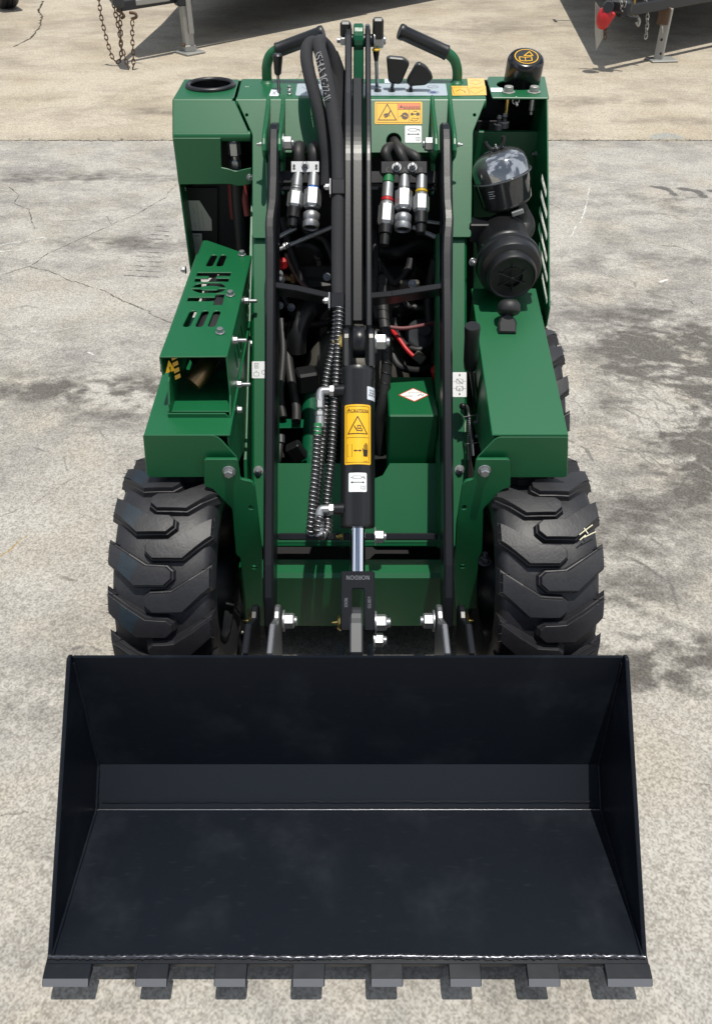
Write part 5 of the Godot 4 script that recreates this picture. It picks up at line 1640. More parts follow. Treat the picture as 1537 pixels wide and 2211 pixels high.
	for dx in [-0.004, 0.005]:
		var a := Vector3(0.2694, 0.6965, 0.0597) + Vector3(dx, 0, 0)
		var b := Vector3(0.3151, 0.4734, 0.0774) + Vector3(dx, 0, 0)
		br.box((a + b) * 0.5, Vector3(0.005, a.distance_to(b), 0.014), Geo.along(b, a).basis, 0.001)
	var brake := put("brake_lever", br, M.black_paint)
	put("brake_grip", bg, M.black_plastic, brake)
	var lg := Geo.new()
	lg.tube(Geo.smooth([Vector3(0.2497, 0.6096, 0.0805), Vector3(0.2577, 0.6093, 0.0781), Vector3(0.2629, 0.601, 0.0773), Vector3(0.2664, 0.5845, 0.0781), Vector3(0.2714, 0.5542, 0.0983), Vector3(0.275, 0.5276, 0.1181), Vector3(0.2775, 0.5051, 0.1343)], 6), 0.0032, 10)
	var latch := put("spring_latch", lg, M.steel)
	var kb := Geo.new()
	kb.lathe([Vector2(0, 0), Vector2(0.006, 0), Vector2(0.0078, 0.003), Vector2(0.0078, 0.010), Vector2(0.005, 0.013), Vector2(0, 0.0135)], Geo.along(Vector3(0.2546, 0.6074, 0.0771), Vector3(0.247, 0.6118, 0.0839)), 20)
	put("latch_knob", kb, M.black_plastic, latch)
	var sp := Geo.new()
	sp.coil([Vector3(0.2677, 0.578, 0.0822), Vector3(0.2701, 0.5593, 0.096), Vector3(0.2738, 0.5324, 0.1153)], 0.0058, 0.0009, 0.0052, 10)
	put("latch_spring", sp, M.steel, latch)
	var cb := Geo.new()
	for q in [[Vector3(0.2504, 0.5816, 0.0857), Vector3(0.2858, 0.5814, 0.0754)], [Vector3(0.2858, 0.5814, 0.0754), Vector3(0.2931, 0.5298, 0.1136)], [Vector3(0.2931, 0.5298, 0.1136), Vector3(0.26, 0.5299, 0.1214)]]:
		var a: Vector3 = q[0]
		var b: Vector3 = q[1]
		var y := (b - a).normalized()
		var z := (EN - y * EN.dot(y)).normalized()
		cb.box((a + b) * 0.5, Vector3(0.002, a.distance_to(b), 0.016), Basis(y.cross(z), y, z), 0.0005)
	put("latch_bracket", cb, M.zinc, latch)
	for q in [Vector3(0.2841, 0.5709, 0.0895), Vector3(0.2878, 0.5443, 0.1092)]:
		fix("screw", q, Vector3(-0.7, 0.3, 0.6), 0.007, 0.001, M.zinc, latch)
	latch.position = EN * 0.022

# ---------------------------------------------------------------- air cleaner
func build_air_cleaner() -> void:
	var bp := M.black_plastic as Material
	var c := Vector3(0.3608, 0.8651, -0.0725)
	var a := Vector3(0.02, -0.13, 0.99).normalized()
	var xf := Geo.along(c, c + a)
	var g := Geo.new()
	g.lathe([Vector2(0, -0.19), Vector2(0.058, -0.19), Vector2(0.062, -0.185), Vector2(0.064, -0.105), Vector2(0.067, -0.10), Vector2(0.067, -0.092), Vector2(0.064, -0.088), Vector2(0.068, -0.07), Vector2(0.0765, -0.068), Vector2(0.0765, -0.06), Vector2(0.073, -0.057), Vector2(0.073, -0.034), Vector2(0.0705, -0.028), Vector2(0.062, -0.024), Vector2(0.058, -0.023), Vector2(0.0575, -0.004), Vector2(0.0555, 0.001), Vector2(0.0525, 0.002), Vector2(0.051, -0.001), Vector2(0.049, -0.002), Vector2(0.027, -0.002), Vector2(0.0265, 0.0005), Vector2(0.0245, 0.0005), Vector2(0.024, -0.009), Vector2(0, -0.009)], xf, 56, 0.75)
	var cl := put("air_cleaner", g, bp, null, "black plastic air cleaner canister")
	var sp := Geo.new()
	for k in 3:
		var d := xf.basis.x.rotated(a, PI * k / 3.0 + 0.1)
		var l := 0.036
		sp.box(c + a * 0.0018, Vector3(2 * l, 0.0016, 0.0045), Basis(d, a.cross(d), a).orthonormalized(), 0.0005)
	sp.cyl(c, c + a * 0.005, 0.004)
	put("cover_spokes", sp, bp, cl)
	var v := Geo.new()
	var vc := Vector3(0.3551, 0.804, -0.0339)
	v.lathe([Vector2(0, -0.02), Vector2(0.020, -0.02), Vector2(0.026, -0.012), Vector2(0.027, 0.004), Vector2(0.022, 0.010), Vector2(0, 0.011)], Geo.along(vc, vc + Vector3(-0.02, -0.75, 0.66)), 24, 0.4)
	var dv := put("dust_valve", v, M.rubber_hose, cl)
	var lipg := Geo.new()
	var lp := [Vector2(0.3307, -0.5787), Vector2(0.3297, -0.5572), Vector2(0.3361, -0.54), Vector2(0.3512, -0.5314), Vector2(0.3652, -0.54), Vector2(0.3727, -0.5572), Vector2(0.3716, -0.5798)]
	lipg.plate(lp, [], 0.012, slope(0.062), 0.004)
	put("valve_lips", lipg, M.rubber_hose, dv)
	var w := Geo.new()
	for q in [[Vector3(0.2971, 0.9087, -0.162), Vector3(0.3036, 0.9015, -0.1362), Vector3(0.3231, 0.9064, -0.1404), Vector3(0.3239, 0.9144, -0.1537), Vector3(0.3147, 0.9221, -0.1733)]]:
		w.tube(q, 0.0014, 6)
	w.tube([Vector3(0.2985, 0.906, -0.1334), Vector3(0.3085, 0.9113, -0.1314), Vector3(0.3196, 0.9169, -0.1558)], 0.0016, 6)
	put("wire_clip", w, M.chrome, cl)
	add_box("mounting_bracket", Vector3(0.3152, 0.9113, -0.2428), Vector3(0.085, 0.045, 0.05), M.black_paint, Basis.IDENTITY, 0.003, cl)
	add_box("mounting_foot", Vector3(0.4208, 0.7419, -0.1254), Vector3(0.07, 0.02, 0.05), M.dark_inside, Basis.IDENTITY, 0.002, cl)
	fix("bolt", Vector3(0.278, 0.8678, -0.1535), Vector3(0.2, 0.2, 0.9), 0.012, 0.004, M.zinc, cl)
	# inlet pipe and glossy pre-cleaner bowl with its wing nut
	add_tube("inlet_pipe", [Vector3(0.398, 0.8896, -0.2507), Vector3(0.4137, 0.9048, -0.2767), Vector3(0.4003, 0.9295, -0.2845), Vector3(0.3776, 0.9631, -0.2736)], 0.028, M.rubber_hose, cl, 8, 24)
	var rc := Vector3(0.3494, 1.0204, -0.296)
	var up := Vector3(-0.29, 0.94, -0.12).normalized()
	var bx := Geo.along(rc, rc + up)
	var b := Geo.new()
	b.lathe([Vector2(0.0675, 0.0055), Vector2(0.0668, 0.014), Vector2(0.065, 0.028), Vector2(0.060, 0.041), Vector2(0.050, 0.051), Vector2(0.036, 0.058), Vector2(0.015, 0.061), Vector2(0.012, 0.058), Vector2(0, 0.058)], bx, 56, 0.55)
	var bowl := put("precleaner_bowl", b, M.smoked_bowl, null, "glossy smoked pre-cleaner bowl with wing nut")
	var cup := Geo.new()
	cup.lathe([Vector2(0, -0.070), Vector2(0.045, -0.070), Vector2(0.056, -0.066), Vector2(0.0615, -0.058), Vector2(0.0660, -0.002), Vector2(0.0688, 0.0), Vector2(0.0695, 0.003), Vector2(0.0675, 0.0055)], bx, 56, 0.55)
	put("bowl_cup", cup, M.smoked_cup, bowl)
	var rim := Geo.new()
	var rp := []
	for k in 49:
		rp.append(bx * Vector3(0.0697 * cos(TAU * k / 48.0), 0.002, 0.0697 * sin(TAU * k / 48.0)))
	rim.tube(rp, 0.0022, 8, false)
	put("bowl_rim", rim, mat("clear_rim", lin(0.06, 0.065, 0.07), 0.08), bowl)
	var wn := Geo.new()
	wn.cyl(bx * Vector3(0, 0.058, 0), bx * Vector3(0, 0.068, 0), 0.0085)
	for s in [-1, 1]:
		wn.tube([bx * Vector3(0.005 * s, 0.064, 0), bx * Vector3(0.014 * s, 0.068, 0), bx * Vector3(0.021 * s, 0.080, 0), bx * Vector3(0.021 * s, 0.087, 0)], 0.0055, 8)
	put("wing_nut", wn, bp, bowl)
	fix("thread_end", bx * Vector3(0, 0.066, 0), up, 0.006, 0.004, M.zinc, bowl)
	var nk := Geo.new()
	nk.cyl(bx * Vector3(0, -0.064, 0), bx * Vector3(0, -0.085, 0), 0.031, 0.030, 28)
	put("bowl_neck", nk, M.rubber_hose, bowl)
	var cm := Geo.new()
	cm.lathe([Vector2(0.0305, -0.093), Vector2(0.0325, -0.093), Vector2(0.0325, -0.083), Vector2(0.0305, -0.083)], bx, 28, 0.9)
	cm.box(Vector3(0.3843, 0.9599, -0.225), Vector3(0.028, 0.011, 0.008), Basis(Vector3(0, 0, 1), 0.35), 0.001)
	put("hose_clamp", cm, M.zinc, bowl)
	var tp := Print.new()
	for k in 4:
		tp.line(Vector2(-0.008, 0.01 - 0.005 * k), Vector2(0.008 - 0.003 * (k % 2), 0.01 - 0.005 * k), 0.0014, Color(0.55, 0.56, 0.57), 0)
	add_print("bowl_print", tp, Transform3D(bx.basis * Basis(Vector3.UP, -0.55), rc - up * 0.024), 0.0665)

# ---------------------------------------------------------------- what shows inside the machine
func build_engine() -> void:
	var dk := M.dark_inside as Material
	var hs := M.rubber_hose as Material
	# green battery box with its diamond label
	var g := Geo.new()
	var bt := [Vector3(0.0739, 0.6, 0.1002), Vector3(0.1899, 0.6, 0.1002), Vector3(0.1969, 0.6, -0.0756), Vector3(0.0777, 0.6, -0.0756)]
	var bb := [bt[0] + Vector3(0, -0.19, 0), bt[1] + Vector3(-0.004, -0.19, 0), bt[2] + Vector3(0, -0.19, 0), bt[3] + Vector3(0, -0.19, 0)]
	var mid: Vector3 = (bt[0] + bt[2]) * 0.5
	g.box(mid - Vector3(0, 0.094, 0), Vector3(absf(bt[0].x - bt[1].x), 0.188, absf(bt[0].z - bt[2].z)), Basis.IDENTITY, 0.0035)
	put("battery_box", g, M.green_paint, null, "green battery box with a white diamond label")
	# flywheel housing, grey with dust, behind the cylinder
	var fw := Geo.new()
	var fc := Vector3(0.0019, 0.5127, -0.1801)
	fw.lathe([Vector2(0.15, -0.12), Vector2(0.148, -0.03), Vector2(0.14, -0.01), Vector2(0.125, 0.004), Vector2(0.07, 0.012), Vector2(0.06, 0.03), Vector2(0, 0.03)], Transform3D(Basis(Vector3(1, 0, 0), Vector3(0, 0.35, 0.94).normalized(), Vector3(1, 0, 0).cross(Vector3(0, 0.35, 0.94).normalized())), fc), 48, 0.6)
	put("engine_housing", fw, M.dusty_casting)
	# engine block, heads and boxes
	add_box("engine_block", Vector3(0.002, 0.5986, -0.5283), Vector3(0.36, 0.30, 0.30), dk, Basis.IDENTITY, 0.02)
	add_box("valve_cover", Vector3(-0.1016, 0.692, -0.4502), Vector3(0.12, 0.05, 0.16), M.black_plastic, Basis(Vector3.UP, 0.2), 0.012)
	var bl := Geo.new()
	bl.cyl(Vector3(-0.145, 0.7586, -0.4674), Vector3(-0.1425, 0.753, -0.4101), 0.058, 0.056, 36, 0.008)
	var blo := put("blower_wheel", bl, M.black_plastic)
	var tk := Geo.new()
	var tc := Vector3(-0.1419, 0.7533, -0.3973)
	for k in 19:
		var an := PI * (0.02 + 0.96 * k / 18.0)
		var d := Vector3(cos(an), sin(an) * 0.77, -sin(an) * 0.63)
		tk.box(tc + d * 0.042, Vector3(0.010 if k % 3 == 0 else 0.004, 0.012, 0.003), Geo.along(tc, tc + d).basis, 0.0006)
	put("wheel_teeth", tk, M.dusty_casting, blo)
	# intake elbow and starter on the left
	add_tube("intake_elbow", [Vector3(-0.1571, 0.5991, -0.201), Vector3(-0.1544, 0.6415, -0.2107), Vector3(-0.1435, 0.6692, -0.2342), Vector3(-0.1228, 0.6849, -0.2737), Vector3(-0.0977, 0.6788, -0.321)], 0.026, M.black_plastic, null, 8, 20)
	add_box("junction_box", Vector3(-0.1302, 0.5432, -0.1536), Vector3(0.055, 0.06, 0.05), M.black_plastic, Basis(Vector3.UP, 0.3), 0.006)
	add_tube("black_hose", [Vector3(-0.1794, 0.6313, -0.2938), Vector3(-0.1791, 0.5991, -0.201), Vector3(-0.1638, 0.5459, -0.1034), Vector3(-0.1528, 0.5203, -0.0555), Vector3(-0.1513, 0.5044, -0.0158)], 0.012, hs)
	add_tube("black_hose", [Vector3(-0.1937, 0.8694, -0.4302), Vector3(-0.177, 0.796, -0.3942), Vector3(-0.1356, 0.7076, -0.3585), Vector3(-0.066, 0.6926, -0.3065)], 0.011, hs)
	add_tube("vinyl_cable", [Vector3(-0.181, 0.8173, -0.3204), Vector3(-0.1662, 0.7839, -0.3052), Vector3(-0.1435, 0.7458, -0.2992), Vector3(-0.0959, 0.711, -0.2959)], 0.0045, mat("brown_cable", lin(0.12, 0.06, 0.055), 0.6))
	# rods below the couplers
	for q in [[Vector3(-0.1947, 0.8531, -0.259), Vector3(-0.0537, 0.8989, -0.2979), 0.0055], [Vector3(-0.1943, 0.8698, -0.2995), Vector3(-0.1499, 0.8876, -0.3145), 0.006], [Vector3(0.1744, 0.9001, -0.3251), Vector3(0.2258, 0.8947, -0.3206), 0.005], [Vector3(0.1418, 0.8894, -0.3161), Vector3(0.2258, 0.8609, -0.2919), 0.006]]:
		var r := Geo.new()
		r.cyl(q[0], q[1], q[2])
		put("control_rod", r, M.steel)
	fix("nut", Vector3(-0.175, 0.8662, -0.2505), Vector3(0.8, 0.4, 0.3), 0.012, 0.004, M.steel)
	# fittings and terminals on the left, below the shelf
	var br := Geo.new()
	br.cyl(Vector3(-0.1913, 0.7483, -0.3275), Vector3(-0.1571, 0.7445, -0.3243), 0.011, 0.009)
	br.hex(Vector3(-0.1717, 0.7464, -0.3259), Vector3(1, 0, 0), 0.024, 0.012)
	put("brass_fitting", br, M.bronze_pipe)
	for q in [Vector3(-0.1977, 0.7772, -0.2864), Vector3(-0.192, 0.7706, -0.2677), Vector3(0.1418, 0.78, -0.2232), Vector3(-0.0764, 0.7501, -0.3291), Vector3(-0.2011, 0.6923, -0.28), Vector3(-0.1705, 0.6886, -0.2769), Vector3(0.2059, 0.8333, -0.2685)]:
		fix("bolt", q, Vector3(0, 0.5, 0.85), 0.013, 0.003, M.zinc)
	var rp := Geo.new()
	rp.box(Vector3(-0.1962, 0.7762, -0.3512), Vector3(0.03, 0.03, 0.02), Basis(Vector3.UP, 0.4), 0.006)
	put("red_cap", rp, M.red_plastic)
	add_box("pump_bracket", Vector3(0.138, 0.7535, -0.2664), Vector3(0.05, 0.03, 0.02), M.dusty_casting, Basis.IDENTITY, 0.004)
	# right half of the bay
	add_tube("spiral_wrap", [Vector3(0.0671, 0.7915, -0.233), Vector3(0.0678, 0.7437, -0.1269), Vector3(0.0739, 0.7057, -0.0685), Vector3(0.0746, 0.6394, -0.0385), Vector3(0.0661, 0.5677, -0.0039), Vector3(0.0578, 0.5112, 0.0046), Vector3(0.0639, 0.4237, 0.0133)], 0.0135, hs, null, 10, 16)
	var sw := Geo.new()
	sw.coil(Geo.smooth([Vector3(0.0671, 0.7915, -0.233), Vector3(0.0678, 0.7437, -0.1269), Vector3(0.0739, 0.7057, -0.0685), Vector3(0.0746, 0.6394, -0.0385), Vector3(0.0661, 0.5677, -0.0039)], 10), 0.0135, 0.0016, 0.026, 20)
	put("wrap_edge", sw, M.black_plastic)
	add_tube("pink_cable", [Vector3(0.0811, 0.6972, -0.1531), Vector3(0.1184, 0.6945, -0.1508), Vector3(0.16, 0.6942, -0.1636), Vector3(0.2098, 0.6881, -0.1978)], 0.005, mat("pink_cable", lin(0.16, 0.055, 0.06), 0.6))
	add_tube("red_cable", [Vector3(0.091, 0.6727, -0.1847), Vector3(0.1078, 0.6661, -0.1529), Vector3(0.1284, 0.6486, -0.125), Vector3(0.1476, 0.6385, -0.1033)], 0.0055, M.red_plastic)
	add_tube("black_hose", [Vector3(0.0996, 0.6644, -0.2563), Vector3(0.1218, 0.6374, -0.181), Vector3(0.1623, 0.6337, -0.1516), Vector3(0.1998, 0.642, -0.1849), Vector3(0.2096, 0.655, -0.2484)], 0.008, hs)
	add_tube("black_hose", [Vector3(0.0532, 0.7856, -0.3591), Vector3(0.0996, 0.7389, -0.3196), Vector3(0.1363, 0.7622, -0.3393), Vector3(0.1461, 0.7856, -0.3591)], 0.012, hs)
	add_tube("black_hose", [Vector3(0.0644, 0.7838, -0.4232), Vector3(0.1129, 0.7913, -0.3902), Vector3(0.1644, 0.7934, -0.4313), Vector3(0.2319, 0.7586, -0.4674)], 0.016, hs)
	add_tube("black_hose", [Vector3(0.2048, 0.8063, -0.3112), Vector3(0.1913, 0.711, -0.2959), Vector3(0.1974, 0.6364, -0.2326), Vector3(0.2157, 0.5618, -0.1694)], 0.013, hs)
	var al := Geo.new()
	al.lathe([Vector2(0, -0.02), Vector2(0.046, -0.02), Vector2(0.05, -0.012), Vector2(0.05, 0.0), Vector2(0.042, 0.008), Vector2(0.02, 0.011), Vector2(0.016, 0.02), Vector2(0, 0.02)], Transform3D(Basis(Vector3.RIGHT, 0.5), Vector3(0.1791, 0.6345, -0.231)), 32, 0.5)
	put("alternator", al, M.worn_steel)
	add_box("cable_lug", Vector3(0.1593, 0.6385, -0.1033), Vector3(0.03, 0.026, 0.012), M.dusty_casting, Basis(Vector3(0.4, 0.2, 1).normalized(), -0.7), 0.004)
	var tr := Geo.new()
	tr.box(Vector3(0.2043, 0.5897, -0.0882), Vector3(0.02, 0.06, 0.03), Basis(Vector3(0, 0, 1), 0.25), 0.008)
	put("red_terminal_boot", tr, M.red_plastic)
	add_tube("red_cable", [Vector3(0.2091, 0.5673, -0.0691), Vector3(0.2158, 0.5203, -0.0555), Vector3(0.219, 0.4636, -0.0336), Vector3(0.2194, 0.3847, -0.0192)], 0.0085, M.red_plastic)
	for q in [[Vector3(-0.2097, 0.712, -0.3492), Vector3(-0.1613, 0.6361, -0.311), Vector3(-0.1003, 0.6076, -0.3393), Vector3(-0.062, 0.6173, -0.3475)], [Vector3(-0.1962, 0.6644, -0.2563), Vector3(-0.1895, 0.6091, -0.1833), Vector3(-0.195, 0.5368, -0.0957), Vector3(-0.1869, 0.4966, -0.0485)], [Vector3(-0.1599, 0.8733, -0.486), Vector3(-0.1356, 0.822, -0.4555), Vector3(-0.086, 0.7989, -0.4491), Vector3(-0.0546, 0.7415, -0.4004)], [Vector3(0.0458, 0.8415, -0.4065), Vector3(0.0527, 0.7939, -0.3399), Vector3(0.0474, 0.729, -0.2587), Vector3(0.0553, 0.6926, -0.2016)], [Vector3(0.1144, 0.6885, -0.3424), Vector3(0.1375, 0.6832, -0.2985), Vector3(0.1869, 0.6785, -0.2945), Vector3(0.2269, 0.679, -0.3343)], [Vector3(0.0918, 0.6191, -0.1655), Vector3(0.1117, 0.5968, -0.1335), Vector3(0.1585, 0.5774, -0.1432), Vector3(0.2035, 0.5712, -0.1773)]]:
		add_tube("black_hose", q, 0.0095, hs)
	for q in [[Vector3(-0.1834, 0.666, -0.3889), Vector3(0.07, 0.05, 0.06)], [Vector3(-0.116, 0.759, -0.5464), Vector3(0.09, 0.06, 0.05)], [Vector3(0.1331, 0.719, -0.5125), Vector3(0.10, 0.07, 0.06)], [Vector3(0.2064, 0.6855, -0.4054), Vector3(0.06, 0.09, 0.06)], [Vector3(0.1425, 0.627, -0.3558), Vector3(0.08, 0.05, 0.05)]]:
		add_box("engine_casing", q[0], q[1], M.black_plastic, Basis(Vector3(0.2, 1, 0.1).normalized(), 0.4), 0.008)
	# lower left: post, shelf and plugs
	var gp := Geo.new()
	gp.cyl(Vector3(-0.119, 0.354, -0.0193), Vector3(-0.1201, 0.4937, -0.164), 0.026, -1, 24)
	put("filter_post", gp, M.green_gloss)
	add_box("small_shelf", Vector3(-0.1782, 0.4773, -0.0452), Vector3(0.085, 0.004, 0.04), M.green_gloss, Basis(Vector3(0, 0, 1), 0.03), 0.001)
	add_tube("black_hose", [Vector3(-0.1914, 0.4775, 0.0071), Vector3(-0.1917, 0.4654, 0.0305), Vector3(-0.1943, 0.449, 0.0575), Vector3(-0.198, 0.4416, 0.0768)], 0.0085, hs)
	var hc := Geo.new()
	hc.cyl(Vector3(-0.1898, 0.4804, 0.0112), Vector3(-0.1891, 0.4683, 0.0306), 0.010)
	put("hose_ferrule", hc, M.worn_steel)
	add_box("wiring_plug", Vector3(-0.1542, 0.4224, 0.0013), Vector3(0.04, 0.05, 0.03), M.black_plastic, Basis(Vector3(0, 0, 1), 0.5), 0.004)
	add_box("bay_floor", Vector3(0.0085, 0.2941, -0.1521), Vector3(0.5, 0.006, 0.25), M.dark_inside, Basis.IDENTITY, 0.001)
	# inside the left cover: zinc elbow, hoses and paper labels
	var el := Geo.new()
	var e0 := Vector3(-0.3003, 1.0518, -0.4)
	el.hex(e0 + Vector3(0, -0.012, 0), UP, 0.028, 0.032)
	el.cyl(e0 + Vector3(0, -0.014, 0), e0 + Vector3(0, -0.03, 0), 0.008)
	el.hex(e0 + Vector3(0, -0.045, 0), UP, 0.024, 0.02)
	el.cyl(e0 + Vector3(0, -0.047, 0), e0 + Vector3(0, -0.062, 0), 0.0145)
	el.tube(Geo.smooth([e0 + Vector3(0, 0.018, 0), e0 + Vector3(0.004, 0.03, -0.005), e0 + Vector3(0.02, 0.036, -0.03)], 5), 0.012, 14)
	put("hose_fitting", el, M.steel)
	add_tube("red_hose", [Vector3(-0.286, 0.963, -0.42), Vector3(-0.2847, 0.9253, -0.41), Vector3(-0.281, 0.8858, -0.4)], 0.009, M.red_hose)
	add_tube("red_hose", [Vector3(-0.3221, 0.9671, -0.46), Vector3(-0.3254, 0.9074, -0.46), Vector3(-0.3252, 0.8581, -0.46)], 0.014, M.red_hose)
	add_tube("black_hose", [Vector3(-0.3008, 0.9836, -0.41), Vector3(-0.3051, 0.9098, -0.42), Vector3(-0.3056, 0.8361, -0.42), Vector3(-0.3062, 0.7591, -0.42)], 0.017, hs)
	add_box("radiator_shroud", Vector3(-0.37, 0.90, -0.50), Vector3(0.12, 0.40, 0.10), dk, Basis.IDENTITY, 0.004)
	fix("bolt", Vector3(-0.4432, 0.9478, -0.42), Vector3(0, 0.2, 1), 0.010, 0.008, M.galvanised)
	var nut := Geo.new()
	nut.bolt(Vector3(0.314, 0.2848, 0.27), UP, 0.021, 0.012)
	put("nut", nut, M.zinc)
	fix("bolt", Vector3(-0.2626, 0.9952, -0.365), Vector3(0.3, 0, 1), 0.011, 0.0)

# ---------------------------------------------------------------- labels
const YEL := Color(0.78, 0.43, 0.008)
const INK := Color(0.012, 0.008, 0.006)
const PAPER := Color(0.72, 0.74, 0.76)

func sheet(w: float, h: float, col: Color, r := 0.003) -> Print:
	var p := Print.new()
	p.poly(round_poly(rect(-w / 2, -h / 2, w / 2, h / 2), r), col, 0)
	return p

func hazard(p: Print, at: Vector2, w: float, t: float) -> void:
	var h := w * 0.88
	p.path([at + Vector2(-w / 2, -h * 0.4), at + Vector2(w / 2, -h * 0.4), at + Vector2(0, h * 0.6)], t, INK, 2, true)

func grease_label() -> Print:
	var p := sheet(0.040, 0.041, PAPER)
	p.path([Vector2(-0.009, 0.0135), Vector2(-0.011, 0.0105), Vector2(-0.009, 0.0075), Vector2(0.007, 0.0075), Vector2(0.009, 0.0105), Vector2(0.007, 0.0135)], 0.0008, INK, 1, true)
	p.line(Vector2(-0.015, 0.0105), Vector2(-0.011, 0.0105), 0.0009, INK, 1)
	p.path([Vector2(0.009, 0.0105), Vector2(0.013, 0.012), Vector2(0.0155, 0.0075)], 0.0016, INK, 1)
	p.arrow(Vector2(0, 0.0), Vector2(0.015, 0.0), 0.0018, 0.0045, INK, 1)
	p.arrow(Vector2(0, 0.0), Vector2(-0.015, 0.0), 0.0018, 0.0045, INK, 1)
	p.path([Vector2(0.007, -0.014), Vector2(0.007, -0.0075), Vector2(0.0115, -0.0085), Vector2(0.016, -0.0075), Vector2(0.016, -0.014), Vector2(0.0115, -0.0148)], 0.0007, INK, 1, true)
	p.line(Vector2(0.0115, -0.0085), Vector2(0.0115, -0.0148), 0.0006, INK, 1)
	return p

func build_labels() -> void:
	var c0 := Vector3(0.0036, 0.7971, 0.1058)
	var ax := (Vector3(0.0035, 0.372, 0.548) - c0).normalized()
	var cb := Basis(Vector3(1, 0, 0), -ax, Vector3(1, 0, 0).cross(-ax))
	var on := func(y: float) -> Transform3D: return Transform3D(cb, c0 + ax * y)
	# CAUTION label on the cylinder
	var p := sheet(0.062, 0.130, YEL, 0.004)
	p.frame(-0.0255, -0.0605, 0.0255, 0.0605, 0.0009, INK, 1)
	p.line(Vector2(-0.0255, 0.0475), Vector2(0.0255, 0.0475), 0.0009, INK, 1)
	p.line(Vector2(-0.0255, -0.007), Vector2(0.0255, -0.007), 0.0009, INK, 1)
	p.text("CAUTION", Vector2(0.0045, 0.0508), 0.0064, INK, 1, true, 0.0, 0.98)
	p.poly([Vector2(-0.0235, 0.0503), Vector2(-0.0155, 0.0503), Vector2(-0.0195, 0.0575)], INK, 1)
	p.text("!", Vector2(-0.0195, 0.0512), 0.0036, YEL, 2)
	hazard(p, Vector2(0, 0.016), 0.042, 0.0021)
	p.poly([Vector2(-0.008, 0.020), Vector2(-0.002, 0.012), Vector2(0.000, 0.0055), Vector2(0.002, 0.002), Vector2(-0.003, 0.009), Vector2(-0.0075, 0.016)], INK, 2)
	p.frame(0.000, 0.0125, 0.006, 0.019, 0.0018, INK, 2)
	p.line(Vector2(-0.001, 0.0085), Vector2(0.009, 0.007), 0.0022, INK, 2)
	p.path([Vector2(0.009, 0.007), Vector2(0.010, 0.011), Vector2(0.007, 0.012)], 0.0014, INK, 2)
	p.frame(-0.0225, -0.048, -0.012, -0.0225, 0.0008, INK, 1)
	p.arrow(Vector2(0, -0.0355), Vector2(0.0088, -0.0355), 0.0018, 0.005, INK, 1)
	p.arrow(Vector2(0, -0.0355), Vector2(-0.0088, -0.0355), 0.0018, 0.005, INK, 1)
	p.poly(round_poly([Vector2(0.0125, -0.048), Vector2(0.0215, -0.048), Vector2(0.0225, -0.036), Vector2(0.0225, -0.033), Vector2(0.0115, -0.033), Vector2(0.0115, -0.038)], 0.001), INK, 2)
	for k in 4:
		p.poly(rect(0.0135 + 0.0024 * k, -0.034, 0.0151 + 0.0024 * k, -0.0225 + [0.0, 0.0035, 0.004, 0.001][k]), INK, 1)
	p.poly([Vector2(0.0118, -0.038), Vector2(0.0095, -0.0305), Vector2(0.0112, -0.030), Vector2(0.0132, -0.036)], INK, 1)
	p.line(Vector2(0.013, -0.058), Vector2(0.022, -0.058), 0.0015, Color(0.3, 0.15, 0.01), 2)
	add_print("caution_label", p, on.call(0.2135), 0.0372, "yellow CAUTION label on the black cylinder")
	add_print("grease_label", grease_label(), on.call(0.317), 0.0372)
	var s := Print.new()
	s.poly(round_poly(rect(0.0215, -0.0145, 0.053, 0.0145), 0.002), Color(0.6, 0.64, 0.7), 0)
	for k in 3:
		s.text(["PN: 8770", "SN: 9079", "NORD7720"][k], Vector2(0.037, 0.0065 - 0.0055 * k), 0.0034, INK, 1, true)
	add_print("part_label", s, on.call(0.122), 0.0372)
	# WARNING label on the console
	var w := sheet(0.1135, 0.0535, YEL, 0.003)
	w.frame(-0.0525, -0.023, 0.0525, 0.023, 0.0009, INK, 1)
	w.line(Vector2(-0.002, -0.023), Vector2(-0.002, 0.023), 0.0009, INK, 1)
	w.poly(rect(-0.0015, 0.0085, 0.0521, 0.0226), Color(0.75, 0.16, 0.05), 1)
	w.line(Vector2(-0.002, 0.0085), Vector2(0.0525, 0.0085), 0.0008, INK, 2)
	w.line(Vector2(0.0255, -0.023), Vector2(0.0255, 0.0085), 0.0008, INK, 1)
	w.text("WARNING", Vector2(0.031, 0.0125), 0.0066, Color(0.05, 0.01, 0.005), 2, true, 0.0, 0.92)
	w.poly([Vector2(0.002, 0.0118), Vector2(0.0105, 0.0118), Vector2(0.00625, 0.0192)], Color(0.05, 0.01, 0.005), 2)
	hazard(w, Vector2(-0.027, -0.002), 0.043, 0.0018)
	w.poly([Vector2(-0.036, -0.004), Vector2(-0.030, -0.001), Vector2(-0.025, -0.0015), Vector2(-0.020, 0.006), Vector2(-0.0175, 0.0065), Vector2(-0.0215, -0.003), Vector2(-0.026, -0.006), Vector2(-0.035, -0.0065)], INK, 2)
	w.line(Vector2(-0.035, -0.009), Vector2(-0.020, -0.0065), 0.0016, INK, 2)
	w.line(Vector2(-0.033, -0.0115), Vector2(-0.026, -0.009), 0.0014, INK, 2)
	w.poly(circle(0.0155, -0.0075, 0.0085, 18), Color(0.05, 0.02, 0.01), 2)
	w.path([Vector2(0.003, -0.010), Vector2(0.006, -0.006), Vector2(0.010, -0.009)], 0.0012, INK, 2)
	w.line(Vector2(0.012, -0.006), Vector2(0.020, -0.009), 0.0014, YEL, 3)
	w.poly(circle(0.0325, -0.003, 0.0035, 12), INK, 2)
	w.poly(circle(0.0465, -0.003, 0.0042, 12), INK, 2)
	w.line(Vector2(0.0325, -0.003), Vector2(0.0465, -0.003), 0.0018, INK, 2)
